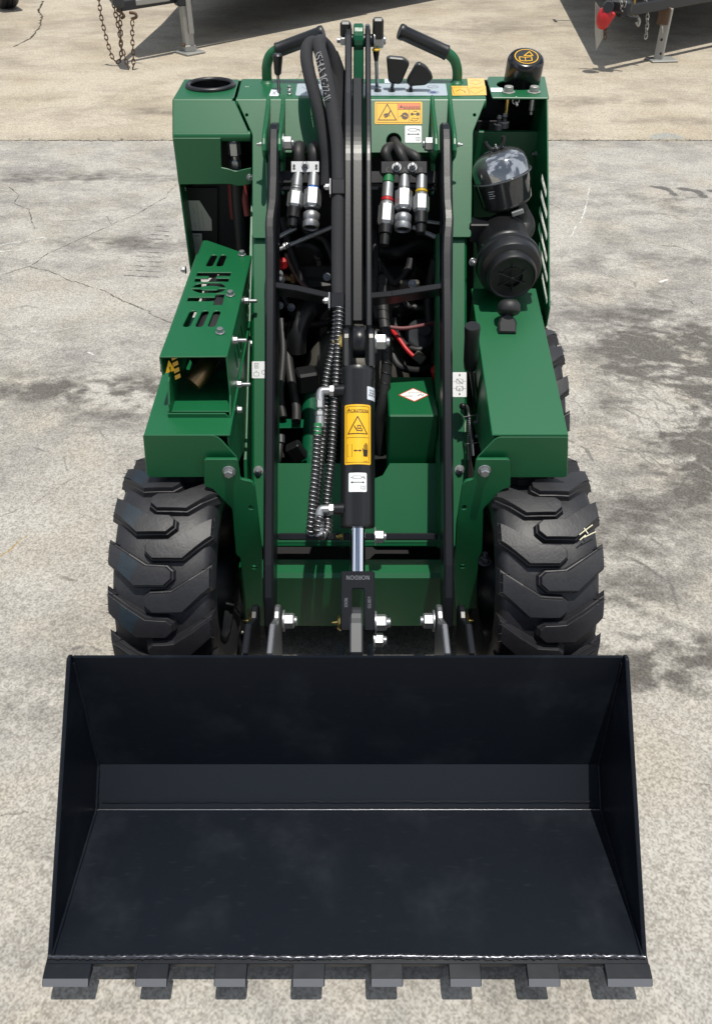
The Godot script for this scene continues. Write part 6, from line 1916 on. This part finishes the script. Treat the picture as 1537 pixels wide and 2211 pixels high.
	w.line(Vector2(0.036, 0.004), Vector2(0.045, 0.004), 0.0014, INK, 2)
	w.path([Vector2(0.030, -0.018), Vector2(0.034, -0.012), Vector2(0.040, -0.0145), Vector2(0.0485, -0.012), Vector2(0.045, -0.018), Vector2(0.038, -0.0195)], 0.0009, INK, 2, true)
	var sx := slope(0.0)
	var at := func(q: Vector2, e: float) -> Transform3D: return Transform3D(sx.basis, slope(e) * Vector3(q.x, q.y, 0))
	add_print("warning_label", w, at.call(Vector2(0.102, -0.0354), 0.0004), 0.0, "yellow and red WARNING label on the console")
	add_print("grease_label", grease_label(), at.call(Vector2(0.1376, -0.0867), 0.0004))
	# parking brake label
	var b := sheet(0.0335, 0.060, Color(0.80, 0.81, 0.83), 0.002)
	b.arrow(Vector2(0, 0.020), Vector2(0, 0.0265), 0.002, 0.0042, INK, 1)
	b.arrow(Vector2(0, -0.020), Vector2(0, -0.0265), 0.002, 0.0042, INK, 1)
	for k in 2:
		var y: float = [0.008, -0.0095][k]
		var gc := Color(0.30, 0.31, 0.33) if k == 0 else Color(0.06, 0.06, 0.07)
		var arcs := []
		for q in 21:
			arcs.append(Vector2(0.0062 * cos(TAU * q / 20.0), y + 0.0062 * sin(TAU * q / 20.0)))
		b.path(arcs, 0.0006, gc, 1)
		for sg in [-1, 1]:
			var ar := []
			for q in 9:
				var t := -0.75 + 1.5 * q / 8.0
				ar.append(Vector2(sg * 0.0085 * cos(t), y + 0.0085 * sin(t)))
			b.path(ar, 0.0012, gc, 1)
			b.line(Vector2(sg * 0.0105, y), Vector2(sg * 0.0145, y), 0.0008, INK, 1)
		b.text("P", Vector2(0, y - 0.0036), 0.0072, gc, 2, false)
	b.line(Vector2(-0.007, 0.0145), Vector2(0.007, 0.0015), 0.0009, INK, 3)
	add_print("brake_label", b, at.call(Vector2(0.2506, -0.6866), -0.0116), 0.0, "white parking brake label with arrows")
	var o := sheet(0.040, 0.041, PAPER)
	o.frame(-0.0135, 0.004, -0.005, 0.0155, 0.0008, INK, 1)
	o.path([Vector2(-0.0095, 0.013), Vector2(-0.0115, 0.0085), Vector2(-0.0095, 0.0065), Vector2(-0.0075, 0.0085)], 0.0007, INK, 1, true)
	o.path([Vector2(-0.0155, -0.015), Vector2(-0.0155, -0.0075), Vector2(-0.011, -0.006), Vector2(-0.0095, -0.0015), Vector2(-0.008, -0.006), Vector2(-0.0035, -0.0075), Vector2(-0.0035, -0.015)], 0.0007, INK, 1, true)
	o.path(circle(0.0085, -0.006, 0.005, 12), 0.0008, INK, 1, true)
	add_print("oil_label", o, at.call(Vector2(-0.2315, -0.6508), -0.0116))
	# control panel decal on the console top
	var tl := level(1.1622)
	var cp := Print.new()
	var steelblue := Color(0.36, 0.42, 0.47)
	cp.poly(round_poly([Vector2(-0.1466, 0.4448), Vector2(0.2218, 0.4448), Vector2(0.2267, 0.5593), Vector2(-0.1482, 0.5593)], 0.006), steelblue, 0)
	cp.poly([Vector2(-0.092, 0.5593), Vector2(-0.0451, 0.5593), Vector2(-0.0457, 0.5965), Vector2(-0.0956, 0.5965)], Color(0.66, 0.7, 0.74), 0)
	cp.poly([Vector2(0.0722, 0.5639), Vector2(0.1168, 0.5639), Vector2(0.1162, 0.606), Vector2(0.0733, 0.606)], Color(0.6, 0.66, 0.72), 0)
	for q in [Vector2(0.1917, 0.5275), Vector2(0.1891, 0.4747)]:
		cp.path(circle(q.x, q.y, 0.013, 20), 0.0014, Color(0.03, 0.05, 0.16), 1, true)
	cp.poly(circle(Vector2(0.1891, 0.4747).x, Vector2(0.1891, 0.4747).y, 0.0085, 16), Color(0.03, 0.05, 0.2), 1)
	cp.line(Vector2(0.183, 0.5185), Vector2(0.2016, 0.5365), 0.0016, Color(0.25, 0.04, 0.06), 1)
	for x in [Vector2(0.0536, 0.4575), Vector2(0.0875, 0.4575), Vector2(0.1326, 0.4575)]:
		cp.path([x + Vector2(-0.008, 0.003), x + Vector2(-0.006, -0.001), x + Vector2(0.006, -0.001), x + Vector2(0.008, 0.003)], 0.001, Color(0.08, 0.1, 0.12), 1)
	cp.line(Vector2(-0.1349, 0.5275), Vector2(-0.1147, 0.4877), 0.0014, Color(0.08, 0.1, 0.14), 1)
	cp.frame(Vector2(-0.1225, 0.4575).x, Vector2(-0.1225, 0.4575).y, Vector2(-0.1105, 0.4964).x, Vector2(-0.1105, 0.4964).y, 0.001, Color(0.1, 0.12, 0.15), 1)
	for q in [Vector2(0.0532, 0.492), Vector2(0.0875, 0.492), Vector2(0.1332, 0.492)]:
		cp.poly(slot(q - Vector2(0, 0.009), q + Vector2(0, 0.009), 0.018), Color(0.004, 0.004, 0.004), 1)
	add_print("control_panel", cp, tl, 0.0, "grey-blue control panel decal with lever slots")
	var wl := Print.new()
	wl.poly([Vector2(-0.2103, 0.4406), Vector2(-0.1878, 0.4406), Vector2(-0.1875, 0.5008), Vector2(-0.2093, 0.5008)], Color(0.7, 0.74, 0.8), 0)
	wl.line(Vector2(-0.2034, 0.4533), Vector2(-0.1946, 0.4877), 0.0016, INK, 1)
	wl.line(Vector2(-0.2037, 0.4877), Vector2(-0.1952, 0.449), 0.0012, INK, 1)
	add_print("throttle_label", wl, tl)
	var og := Print.new()
	var org := Color(0.80, 0.46, 0.08)
	og.poly(round_poly([Vector2(0.2331, 0.4448), Vector2(0.3167, 0.449), Vector2(0.3248, 0.5365), Vector2(0.2388, 0.5365)], 0.002), org, 0)
	og.poly(round_poly([Vector2(0.2807, 0.5365), Vector2(0.3236, 0.5365), Vector2(0.3288, 0.6107), Vector2(0.2859, 0.6107)], 0.002), Color(0.82, 0.5, 0.14), 0)
	og.frame(Vector2(0.2387, 0.4575).x, Vector2(0.2387, 0.4575).y, Vector2(0.277, 0.523).x, Vector2(0.277, 0.523).y, 0.001, INK, 1)
	og.path([Vector2(0.2788, 0.4964), Vector2(0.2906, 0.4575), Vector2(0.3149, 0.5008)], 0.0012, Color(0.2, 0.08, 0.02), 1)
	og.path([Vector2(0.2825, 0.5097), Vector2(0.2931, 0.523), Vector2(0.3014, 0.5141), Vector2(0.3145, 0.5275)], 0.0016, Color(0.2, 0.08, 0.02), 1)
	og.path([Vector2(0.2456, 0.4833), Vector2(0.2564, 0.5008), Vector2(0.2665, 0.4877), Vector2(0.2671, 0.4704)], 0.0018, INK, 1)
	og.path([Vector2(0.2886, 0.5685), Vector2(0.3014, 0.5456), Vector2(0.3197, 0.5731)], 0.0012, Color(0.2, 0.08, 0.02), 1)
	og.path([Vector2(0.2929, 0.5871), Vector2(0.3058, 0.5965), Vector2(0.3161, 0.5824)], 0.0016, Color(0.2, 0.08, 0.02), 1)
	add_print("hazard_label", og, tl, 0.0, "orange pictogram label on the console top")
	var wr := Print.new()
	wr.poly(round_poly([Vector2(0.3317, 0.479), Vector2(0.3612, 0.479), Vector2(0.3642, 0.5185), Vector2(0.3342, 0.5185)], 0.002), Color(0.72, 0.78, 0.82), 0)
	wr.line(Vector2(0.3412, 0.5008), Vector2(0.355, 0.5008), 0.001, INK, 1)
	add_print("cover_label", wr, tl)
	# sticker on the cap
	var st := Print.new()
	st.poly(circle(0, 0, 0.0295, 32), YEL, 0)
	st.poly(circle(0, 0, 0.0272, 32), Color(0.012, 0.012, 0.012), 1)
	st.path([Vector2(-0.006, 0.002), Vector2(0.016, 0.003), Vector2(0.009, 0.019)], 0.0024, YEL, 2, true)
	st.path([Vector2(-0.018, -0.017), Vector2(-0.018, -0.002), Vector2(-0.004, -0.0045), Vector2(0.012, -0.002), Vector2(0.012, -0.017), Vector2(-0.004, -0.0195)], 0.0022, YEL, 2, true)
	st.line(Vector2(-0.004, -0.004), Vector2(-0.004, -0.019), 0.0018, YEL, 2)
	add_print("cap_sticker", st, Transform3D(Basis(Vector3.RIGHT, 0.36) * level(0).basis, Vector3(0.4217, 1.2248, -0.555)))
	# corrosive diamond on the battery box
	var dc := Vector2(0.1409, -0.011)
	var d := Print.new()
	d.poly([dc + Vector2(-0.0375, 0), dc + Vector2(0, -0.031), dc + Vector2(0.0375, 0), dc + Vector2(0, 0.031)], Color(0.6, 0.07, 0.02), 0)
	d.poly([dc + Vector2(-0.0335, 0), dc + Vector2(0, -0.0277), dc + Vector2(0.0335, 0), dc + Vector2(0, 0.0277)], Color(0.78, 0.78, 0.77), 1)
	d.line(dc + Vector2(-0.024, -0.006), dc + Vector2(-0.003, -0.006), 0.002, INK, 2)
	d.path([dc + Vector2(-0.012, 0.002), dc + Vector2(-0.012, 0.011), dc + Vector2(0.018, 0.011), dc + Vector2(0.018, 0.003)], 0.0009, INK, 2)
	d.path([dc + Vector2(0.010, -0.005), dc + Vector2(0.015, 0.001), dc + Vector2(0.021, -0.003), dc + Vector2(0.024, 0.001)], 0.0018, INK, 2)
	add_print("diamond_label", d, level(0.6002))
	# paper data labels inside the left cover
	var dl := Print.new()
	var paper := Color(0.52, 0.5, 0.43)
	dl.poly([Vector2(-0.4409, 0.8307), Vector2(-0.3851, 0.8307), Vector2(-0.383, 0.8608), Vector2(-0.4089, 0.911), Vector2(-0.4391, 0.911)], paper, 0)
	dl.poly(round_poly([Vector2(-0.441, 0.7505), Vector2(-0.4169, 0.7505), Vector2(-0.4133, 0.8231), Vector2(-0.4406, 0.8231)], 0.002), paper, 0)
	for q in [[Vector2(-0.4172, 0.9025), Vector2(-0.4167, 0.8357)], [Vector2(-0.406, 0.8842), Vector2(-0.4056, 0.8357)], [Vector2(-0.4281, 0.8928), Vector2(-0.4254, 0.8756)], [Vector2(-0.4282, 0.8533), Vector2(-0.4276, 0.8383)]]:
		dl.line(q[0], q[1], 0.0009, Color(0.15, 0.14, 0.12), 1)
	dl.line(Vector2(-0.4352, 0.8167), Vector2(-0.4203, 0.8167), 0.002, Color(0.08, 0.08, 0.07), 1)
	add_print("data_label", dl, front(-0.44))
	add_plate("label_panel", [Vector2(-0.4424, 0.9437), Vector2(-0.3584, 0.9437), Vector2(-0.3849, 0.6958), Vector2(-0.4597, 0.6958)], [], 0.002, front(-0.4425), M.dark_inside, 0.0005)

# ---------------------------------------------------------------- trailers behind
func chain(parent: Node3D, pts: Array, m: Material, root: Vector3, lo: float) -> void:
	var path := Geo.smooth(pts, 16)
	var g0 := Geo.new()
	var ov := []
	for k in 21:
		var t := TAU * k / 20.0
		ov.append(Vector3(cos(t) * 0.0125, sin(t) * 0.0165 + signf(sin(t)) * 0.006, 0))
	g0.tube(ov, 0.0048, 7, false)
	var mesh := g0.mesh()
	mesh.surface_set_material(0, m)
	var holder := Node3D.new()
	holder.name = "safety_chain"
	parent.add_child(holder, true)
	var pitch := 0.036
	var left := 0.0
	var n := 0
	for i in path.size() - 1:
		var a: Vector3 = path[i]
		var b: Vector3 = path[i + 1]
		var l := a.distance_to(b)
		while left < l:
			var p := a.lerp(b, left / l)
			if p.y > 0.02:
				var o := MeshInstance3D.new()
				o.name = "chain_link"
				o.mesh = mesh
				holder.add_child(o, true)
				var y := (b - a).normalized()
				var z := Vector3(0.3, 0, 1) if n % 2 == 0 else Vector3(1, 0, -0.3)
				z = (z - y * z.dot(y)).normalized()
				o.transform = Transform3D(Basis(y.cross(z), y, z), p - root)
			n += 1
			left += pitch
		left -= l

func beam(g: Geo, a: Vector3, b: Vector3, w: float, h: float) -> void:
	var z := (b - a).normalized()
	var x := UP.cross(z).normalized()
	g.box((a + b) * 0.5, Vector3(w, h, a.distance_to(b)), Basis(x, z.cross(x), z), 0.006)

func moved(g: Geo, by: Vector3) -> Geo:
	for i in g.v.size():
		g.v[i] += by
	return g

func trailer_wheels(parent: Node3D, root: Vector3, at: Array) -> void:
	for p in at:
		var g := Geo.new()
		g.col = Color(0.022, 0.022, 0.024)
		g.lathe([Vector2(0.19, -0.09), Vector2(0.26, -0.105), Vector2(0.32, -0.095), Vector2(0.335, -0.07), Vector2(0.34, 0), Vector2(0.335, 0.07), Vector2(0.32, 0.095), Vector2(0.26, 0.105), Vector2(0.19, 0.09)], Transform3D(Basis(Vector3(0, -1, 0), Vector3(1, 0, 0), Vector3(0, 0, 1)), (p as Vector3) - root), 40, 0.5)
		var w := put("wheel", g, M.rubber, parent)
		var h := Geo.new()
		h.lathe([Vector2(0.195, 0.06), Vector2(0.18, 0.03), Vector2(0.07, 0.03), Vector2(0.06, 0.06), Vector2(0, 0.06)], Transform3D(Basis(Vector3(0, -1, 0), Vector3(1, 0, 0), Vector3(0, 0, 1)), (p as Vector3) - root), 30, 0.6)
		put("hub", h, M.galvanised, w)

func build_trailers() -> void:
	var blk := M.dull_paint as Material
	# left trailer
	var r0 := Vector3(-1.5, 0, -6.68)
	var t := thing("utility_trailer", "black trailer drawbar with looped chains and a grey jack leg at the left", "trailer", r0)
	var g := Geo.new()
	beam(g, Vector3(-1.97, 0.432, -6.28), Vector3(0.15, 0.432, -8.5), 0.05, 0.075)
	put("drawbar", moved(g, -r0), blk, t)
	g = Geo.new()
	beam(g, Vector3(-1.99, 0.432, -6.34), Vector3(-1.86, 0.432, -9.2), 0.05, 0.075)
	put("drawbar", moved(g, -r0), blk, t)
	g = Geo.new()
	g.box(Vector3(-1.97, 0.50, -6.2), Vector3(0.09, 0.09, 0.36), Basis(Vector3.UP, 0.35), 0.02)
	put("coupler", moved(g, -r0), M.worn_steel, t)
	g = Geo.new()
	g.plate([Vector2(-1.88, 6.44), Vector2(1.0, 9.35), Vector2(1.0, 12.5), Vector2(-1.86, 12.5)], [], 0.75, Transform3D(level(0.472).basis, Vector3(0, 0.472, 0)), 0.02)
	put("trailer_body", moved(g, -r0), blk, t)
	g = Geo.new()
	g.box(Vector3(-1.7422, 0.421, -6.5) + Vector3(0, 0.02, 0), Vector3(0.34, 0.045, 0.05), Basis(Vector3.UP, 0.75), 0.006)
	put("tool_tray", moved(g, -r0), M.galvanised, t)
	trailer_wheels(t, r0, [Vector3(-1.95, 0.34, -11.0), Vector3(1.1, 0.34, -11.0)])
	g = Geo.new()
	g.box(Vector3(-1.5, 0.245, -6.68), Vector3(0.085, 0.44, 0.075), Basis(Vector3.UP, 0.5), 0.006)
	g.box(Vector3(-1.465, 0.30, -6.66), Vector3(0.045, 0.28, 0.05), Basis(Vector3.UP, 0.5), 0.004)
	g.box(Vector3(-1.5, 0.044, -6.68), Vector3(0.10, 0.05, 0.09), Basis(Vector3.UP, 0.5), 0.004)
	var leg := put("jack_leg", moved(g, -r0), M.galvanised, t)
	g = Geo.new()
	g.box(Vector3(-1.495, 0.0105, -6.68), Vector3(0.20, 0.016, 0.20), Basis(Vector3.UP, 0.75), 0.004)
	put("foot_plate", moved(g, -r0), M.galvanised, leg)
	g = Geo.new()
	g.box(Vector3(-1.51, 0.42, -6.68), Vector3(0.13, 0.09, 0.11), Basis(Vector3.UP, 0.5), 0.01)
	put("jack_mount", moved(g, -r0), blk, leg)
	fix("bolt", Vector3(-0.035, 0.075, 0.05), Vector3(-0.4, 0, 1), 0.02, 0.006, M.rust, leg)
	chain(t, [Vector3(-2.11, 0.5036, -6.2), Vector3(-2.1158, 0.3779, -6.2), Vector3(-2.1082, 0.2596, -6.2), Vector3(-2.097, 0.156, -6.2), Vector3(-2.0789, 0.0647, -6.2), Vector3(-2.042, 0.0291, -6.2), Vector3(-2.0064, 0.0717, -6.2), Vector3(-1.991, 0.156, -6.2), Vector3(-1.9858, 0.2698, -6.2), Vector3(-1.9929, 0.3779, -6.2), Vector3(-1.996, 0.5036, -6.2)], M.rust, r0, 0.02)
	chain(t, [Vector3(-1.9283, 0.4176, -6.06), Vector3(-1.9344, 0.3017, -6.06), Vector3(-1.9521, 0.1832, -6.06), Vector3(-1.9368, 0.0969, -6.06), Vector3(-1.9211, 0.0093, -6.06), Vector3(-1.8847, 0.0163, -6.06), Vector3(-1.8668, 0.0969, -6.06), Vector3(-1.8508, 0.2343, -6.06), Vector3(-1.8264, 0.3749, -6.06)], M.rust, r0, 0.02)
	g = Geo.new()
	g.tube(Geo.smooth([Vector3(-1.9927, 0.4083, -6.26), Vector3(-1.9553, 0.3898, -6.25), Vector3(-1.937, 0.3629, -6.25), Vector3(-1.9651, 0.3477, -6.26)], 6), 0.012, 8)
	put("chain_hook", moved(g, -r0), M.rust, t)
	g = Geo.new()
	g.tube(Geo.smooth([Vector3(-1.8905, 0.3865, -6.27), Vector3(-1.8429, 0.3814, -6.26), Vector3(-1.8398, 0.3545, -6.26), Vector3(-1.8833, 0.3392, -6.27)], 6), 0.012, 8)
	put("chain_hook", moved(g, -r0), M.rust, t)
	# right trailer
	var r1 := Vector3(2.67, 0, -6.39)
	t = thing("utility_trailer", "dark trailer with a red coupler lock, grey fin and drilled jack leg at the right", "trailer", r1)
	g = Geo.new()
	beam(g, Vector3(2.12, 0.438, -5.99), Vector3(4.2, 0.438, -7.56), 0.05, 0.08)
	put("drawbar", moved(g, -r1), blk, t)
	g = Geo.new()
	beam(g, Vector3(2.13, 0.438, -6.05), Vector3(2.5, 0.438, -9.0), 0.05, 0.08)
	put("drawbar", moved(g, -r1), blk, t)
	g = Geo.new()
	g.plate([Vector2(2.16, 6.12), Vector2(4.9, 8.2), Vector2(4.9, 12.5), Vector2(2.75, 12.5)], [], 0.75, Transform3D(level(0.48).basis, Vector3(0, 0.48, 0)), 0.02)
	put("trailer_body", moved(g, -r1), blk, t)
	trailer_wheels(t, r1, [Vector3(2.65, 0.34, -10.8), Vector3(5.0, 0.34, -10.8)])
	g = Geo.new()
	g.plate([Vector2(1.9296, 0.5004), Vector2(1.9993, 0.4291), Vector2(2.0425, 0.243), Vector2(2.0029, 0.1474), Vector2(1.9624, 0.3035)], [], 0.012, front(-6.06), 0.003)
	put("fin_plate", moved(g, -r1), M.galvanised, t)
	g = Geo.new()
	g.lathe([Vector2(0, -0.09), Vector2(0.03, -0.085), Vector2(0.055, -0.05), Vector2(0.062, 0.0), Vector2(0.05, 0.05), Vector2(0.02, 0.075), Vector2(0, 0.078)], Transform3D(Basis(Vector3(0, 0, 1), -0.15), Vector3(1.9991, 0.4098, -5.95)), 16, 0.2)
	g.box(Vector3(2.041, 0.4002, -5.93), Vector3(0.035, 0.10, 0.05), Basis(Vector3(0, 0, 1), -0.5), 0.012)
	put("coupler_lock", moved(g, -r1), M.red_plastic, t, "red coupler lock")
	g = Geo.new()
	g.cyl(Vector3(2.0209, 0.4743, -5.97), Vector3(2.0025, 0.4854, -5.9), 0.045, 0.04, 24)
	g.box(Vector3(2.128, 0.476, -6), Vector3(0.18, 0.10, 0.08), Basis(Vector3.UP, -0.6), 0.02)
	g.box(Vector3(2.1933, 0.4013, -6.02), Vector3(0.2, 0.012, 0.03), Basis(Vector3.UP, -0.6), 0.004)
	put("coupler", moved(g, -r1), M.dull_paint, t)
	g = Geo.new()
	g.box(Vector3(2.6442, 0.2076, -6.39) + Vector3(0, -0.005, 0), Vector3(0.075, 0.40, 0.06), Basis(Vector3.UP, -0.45), 0.005)
	leg = put("jack_leg", moved(g, -r1), M.galvanised, t)
	g = Geo.new()
	g.box(Vector3(2.619, 0.3463, -6.39), Vector3(0.095, 0.13, 0.078), Basis(Vector3.UP, -0.45), 0.005)
	put("jack_sleeve", moved(g, -r1), M.rust, leg)
	for q in [Vector3(2.6268, 0.169, -6.352), Vector3(2.644, 0.0622, -6.352)]:
		g = Geo.new()
		g.cyl(q - r1 + Vector3(0, 0, -0.004), q - r1 + Vector3(0, 0, 0.0015), 0.010, 0.010, 16)
		put("pin_hole", g, M.dark_inside, leg)
	g = Geo.new()
	g.cyl(Vector3(2.6092, 0.268, -6.345), Vector3(2.62, 0.2229, -6.345), 0.006)
	put("jack_pin", moved(g, -r1), M.steel, leg)
	g = Geo.new()
	g.box(Vector3(2.675, 0.0085, -6.39), Vector3(0.235, 0.014, 0.17), Basis(Vector3.UP, 0.12), 0.004)
	put("foot_plate", moved(g, -r1), M.galvanised, leg)
	chain(t, [Vector3(2.3721, 0.5036, -6.2), Vector3(2.4081, 0.4113, -6.2), Vector3(2.4308, 0.3106, -6.2), Vector3(2.4415, 0.1942, -6.2)], M.galvanised, r1, 0.02)
	chain(t, [Vector3(2.1045, 0.5317, -5.95), Vector3(2.1367, 0.4647, -5.95), Vector3(2.1486, 0.5317, -5.95)], M.galvanised, r1, 0.02)
	chain(t, [Vector3(2.0257, 0.3344, -5.97), Vector3(2.038, 0.2512, -5.97)], M.rust, r1, 0.02)
	g = Geo.new()
	g.tube(Geo.smooth([Vector3(2.2574, 0.5121, -6.1), Vector3(2.2634, 0.4667, -6.1), Vector3(2.2832, 0.4275, -6.1), Vector3(2.2742, 0.3813, -6.1)], 6), 0.009, 8)
	g.tube(Geo.smooth([Vector3(2.2648, 0.4602, -6.1), Vector3(2.2342, 0.4683, -6.09), Vector3(2.2233, 0.4487, -6.09)], 6), 0.009, 8)
	put("rope", moved(g, -r1), mat("yellow_rope", lin(0.5, 0.3, 0.07), 0.8), t)
	g = Geo.new()
	g.tube(Geo.smooth([Vector3(2.3126, 0.3863, -6.15), Vector3(2.3428, 0.3529, -6.15), Vector3(2.344, 0.3126, -6.15), Vector3(2.3189, 0.3395, -6.15)], 6), 0.011, 8)
	put("chain_hook", moved(g, -r1), M.galvanised, t)
	g = Geo.new()
	g.cyl(Vector3(2.13, 0.6, -8.1), Vector3(2.55, 0.6, -8.15), 0.016)
	g.box(Vector3(2.12, 0.6, -8.1), Vector3(0.03, 0.05, 0.16), Basis.IDENTITY, 0.005)
	put("jack_handle", moved(g, -r1), M.dull_paint, t)
	# tyre at the far left corner
	var wg := Geo.new()
	wg.col = Color(0.022, 0.022, 0.024)
	wg.lathe([Vector2(0.19, -0.10), Vector2(0.27, -0.12), Vector2(0.325, -0.105), Vector2(0.345, -0.08), Vector2(0.35, -0.03), Vector2(0.343, -0.028), Vector2(0.343, -0.02), Vector2(0.352, -0.018), Vector2(0.352, 0.018), Vector2(0.343, 0.02), Vector2(0.343, 0.028), Vector2(0.35, 0.03), Vector2(0.345, 0.08), Vector2(0.325, 0.105), Vector2(0.27, 0.12), Vector2(0.19, 0.10)], Transform3D(Basis(Vector3(0, -1, 0), Vector3(1, 0, 0), Vector3(0, 0, 1)), Vector3(0, 0.35, 0)), 48, 0.5)
	var wo := thing("parked_wheel", "black rubber tyre standing at the far left corner behind the left trailer", "tyre", Vector3(-3.86, 0, -8.9), 0.55)
	put("tyre", wg, M.rubber, wo)
	var wh := Geo.new()
	wh.lathe([Vector2(0.195, 0.06), Vector2(0.18, 0.03), Vector2(0.07, 0.03), Vector2(0.06, 0.06), Vector2(0, 0.06)], Transform3D(Basis(Vector3(0, -1, 0), Vector3(1, 0, 0), Vector3(0, 0, 1)), Vector3(0, 0.35, 0)), 30, 0.6)
	put("rim", wh, M.galvanised, wo)

# ----------------------------------------------------------------
func _ready() -> void:
	var cam := Camera3D.new()
	cam.name = "camera"
	add_child(cam)
	cam.position = Vector3(0, 1.711, 1.75)
	cam.rotation_degrees = Vector3(-40.3, 0, 0)
	cam.fov = 63.11
	cam.near = 0.05
	cam.far = 400.0
	cam.current = true
	var we := WorldEnvironment.new()
	we.name = "environment"
	var env := Environment.new()
	env.background_mode = Environment.BG_SKY
	var sm := ProceduralSkyMaterial.new()
	sm.sky_top_color = Color(0.36, 0.43, 0.53)
	sm.sky_horizon_color = Color(0.60, 0.635, 0.67)
	sm.sky_curve = 0.14
	sm.ground_bottom_color = Color(0.45, 0.42, 0.38)
	sm.ground_horizon_color = Color(0.6, 0.66, 0.72)
	var cl := FastNoiseLite.new()
	cl.seed = 12
	cl.frequency = 0.006
	cl.fractal_octaves = 5
	var ct := NoiseTexture2D.new()
	ct.width = 1024
	ct.height = 512
	ct.seamless = true
	ct.noise = cl
	var cr := Gradient.new()
	cr.offsets = PackedFloat32Array([0.46, 0.66])
	cr.colors = PackedColorArray([Color(1, 1, 1, 0), Color(1, 1, 1, 0.95)])
	ct.color_ramp = cr
	sm.sky_cover = ct
	sm.sky_cover_modulate = Color(0.95, 0.96, 0.97)
	sm.sky_energy_multiplier = 1.0
	var sky := Sky.new()
	sky.sky_material = sm
	env.sky = sky
	env.tonemap_mode = Environment.TONE_MAPPER_LINEAR
	env.tonemap_exposure = 1.05
	env.sdfgi_enabled = true
	env.ssao_enabled = true
	env.ssil_enabled = true
	we.environment = env
	add_child(we)
	var sun := DirectionalLight3D.new()
	sun.name = "sun"
	sun.light_energy = 1.35
	sun.light_color = Color(1.0, 0.98, 0.94)
	sun.light_angular_distance = 0.5
	sun.shadow_enabled = true
	add_child(sun)
	sun.look_at_from_position(Vector3.ZERO, Vector3(-0.09, -1.0, -0.11), Vector3(0, 0, -1))
	make_materials()
	build_ground()
	L = thing("mini_loader", "green stand-on mini skid-steer loader with black lift arms and bucket", "loader")
	L.position.y = 0.011
	build_body()
	build_wheels()
	build_bucket()
	build_arms()
	build_guard()
	build_hoses()
	build_controls()
	build_air_cleaner()
	build_engine()
	build_labels()
	build_trailers()
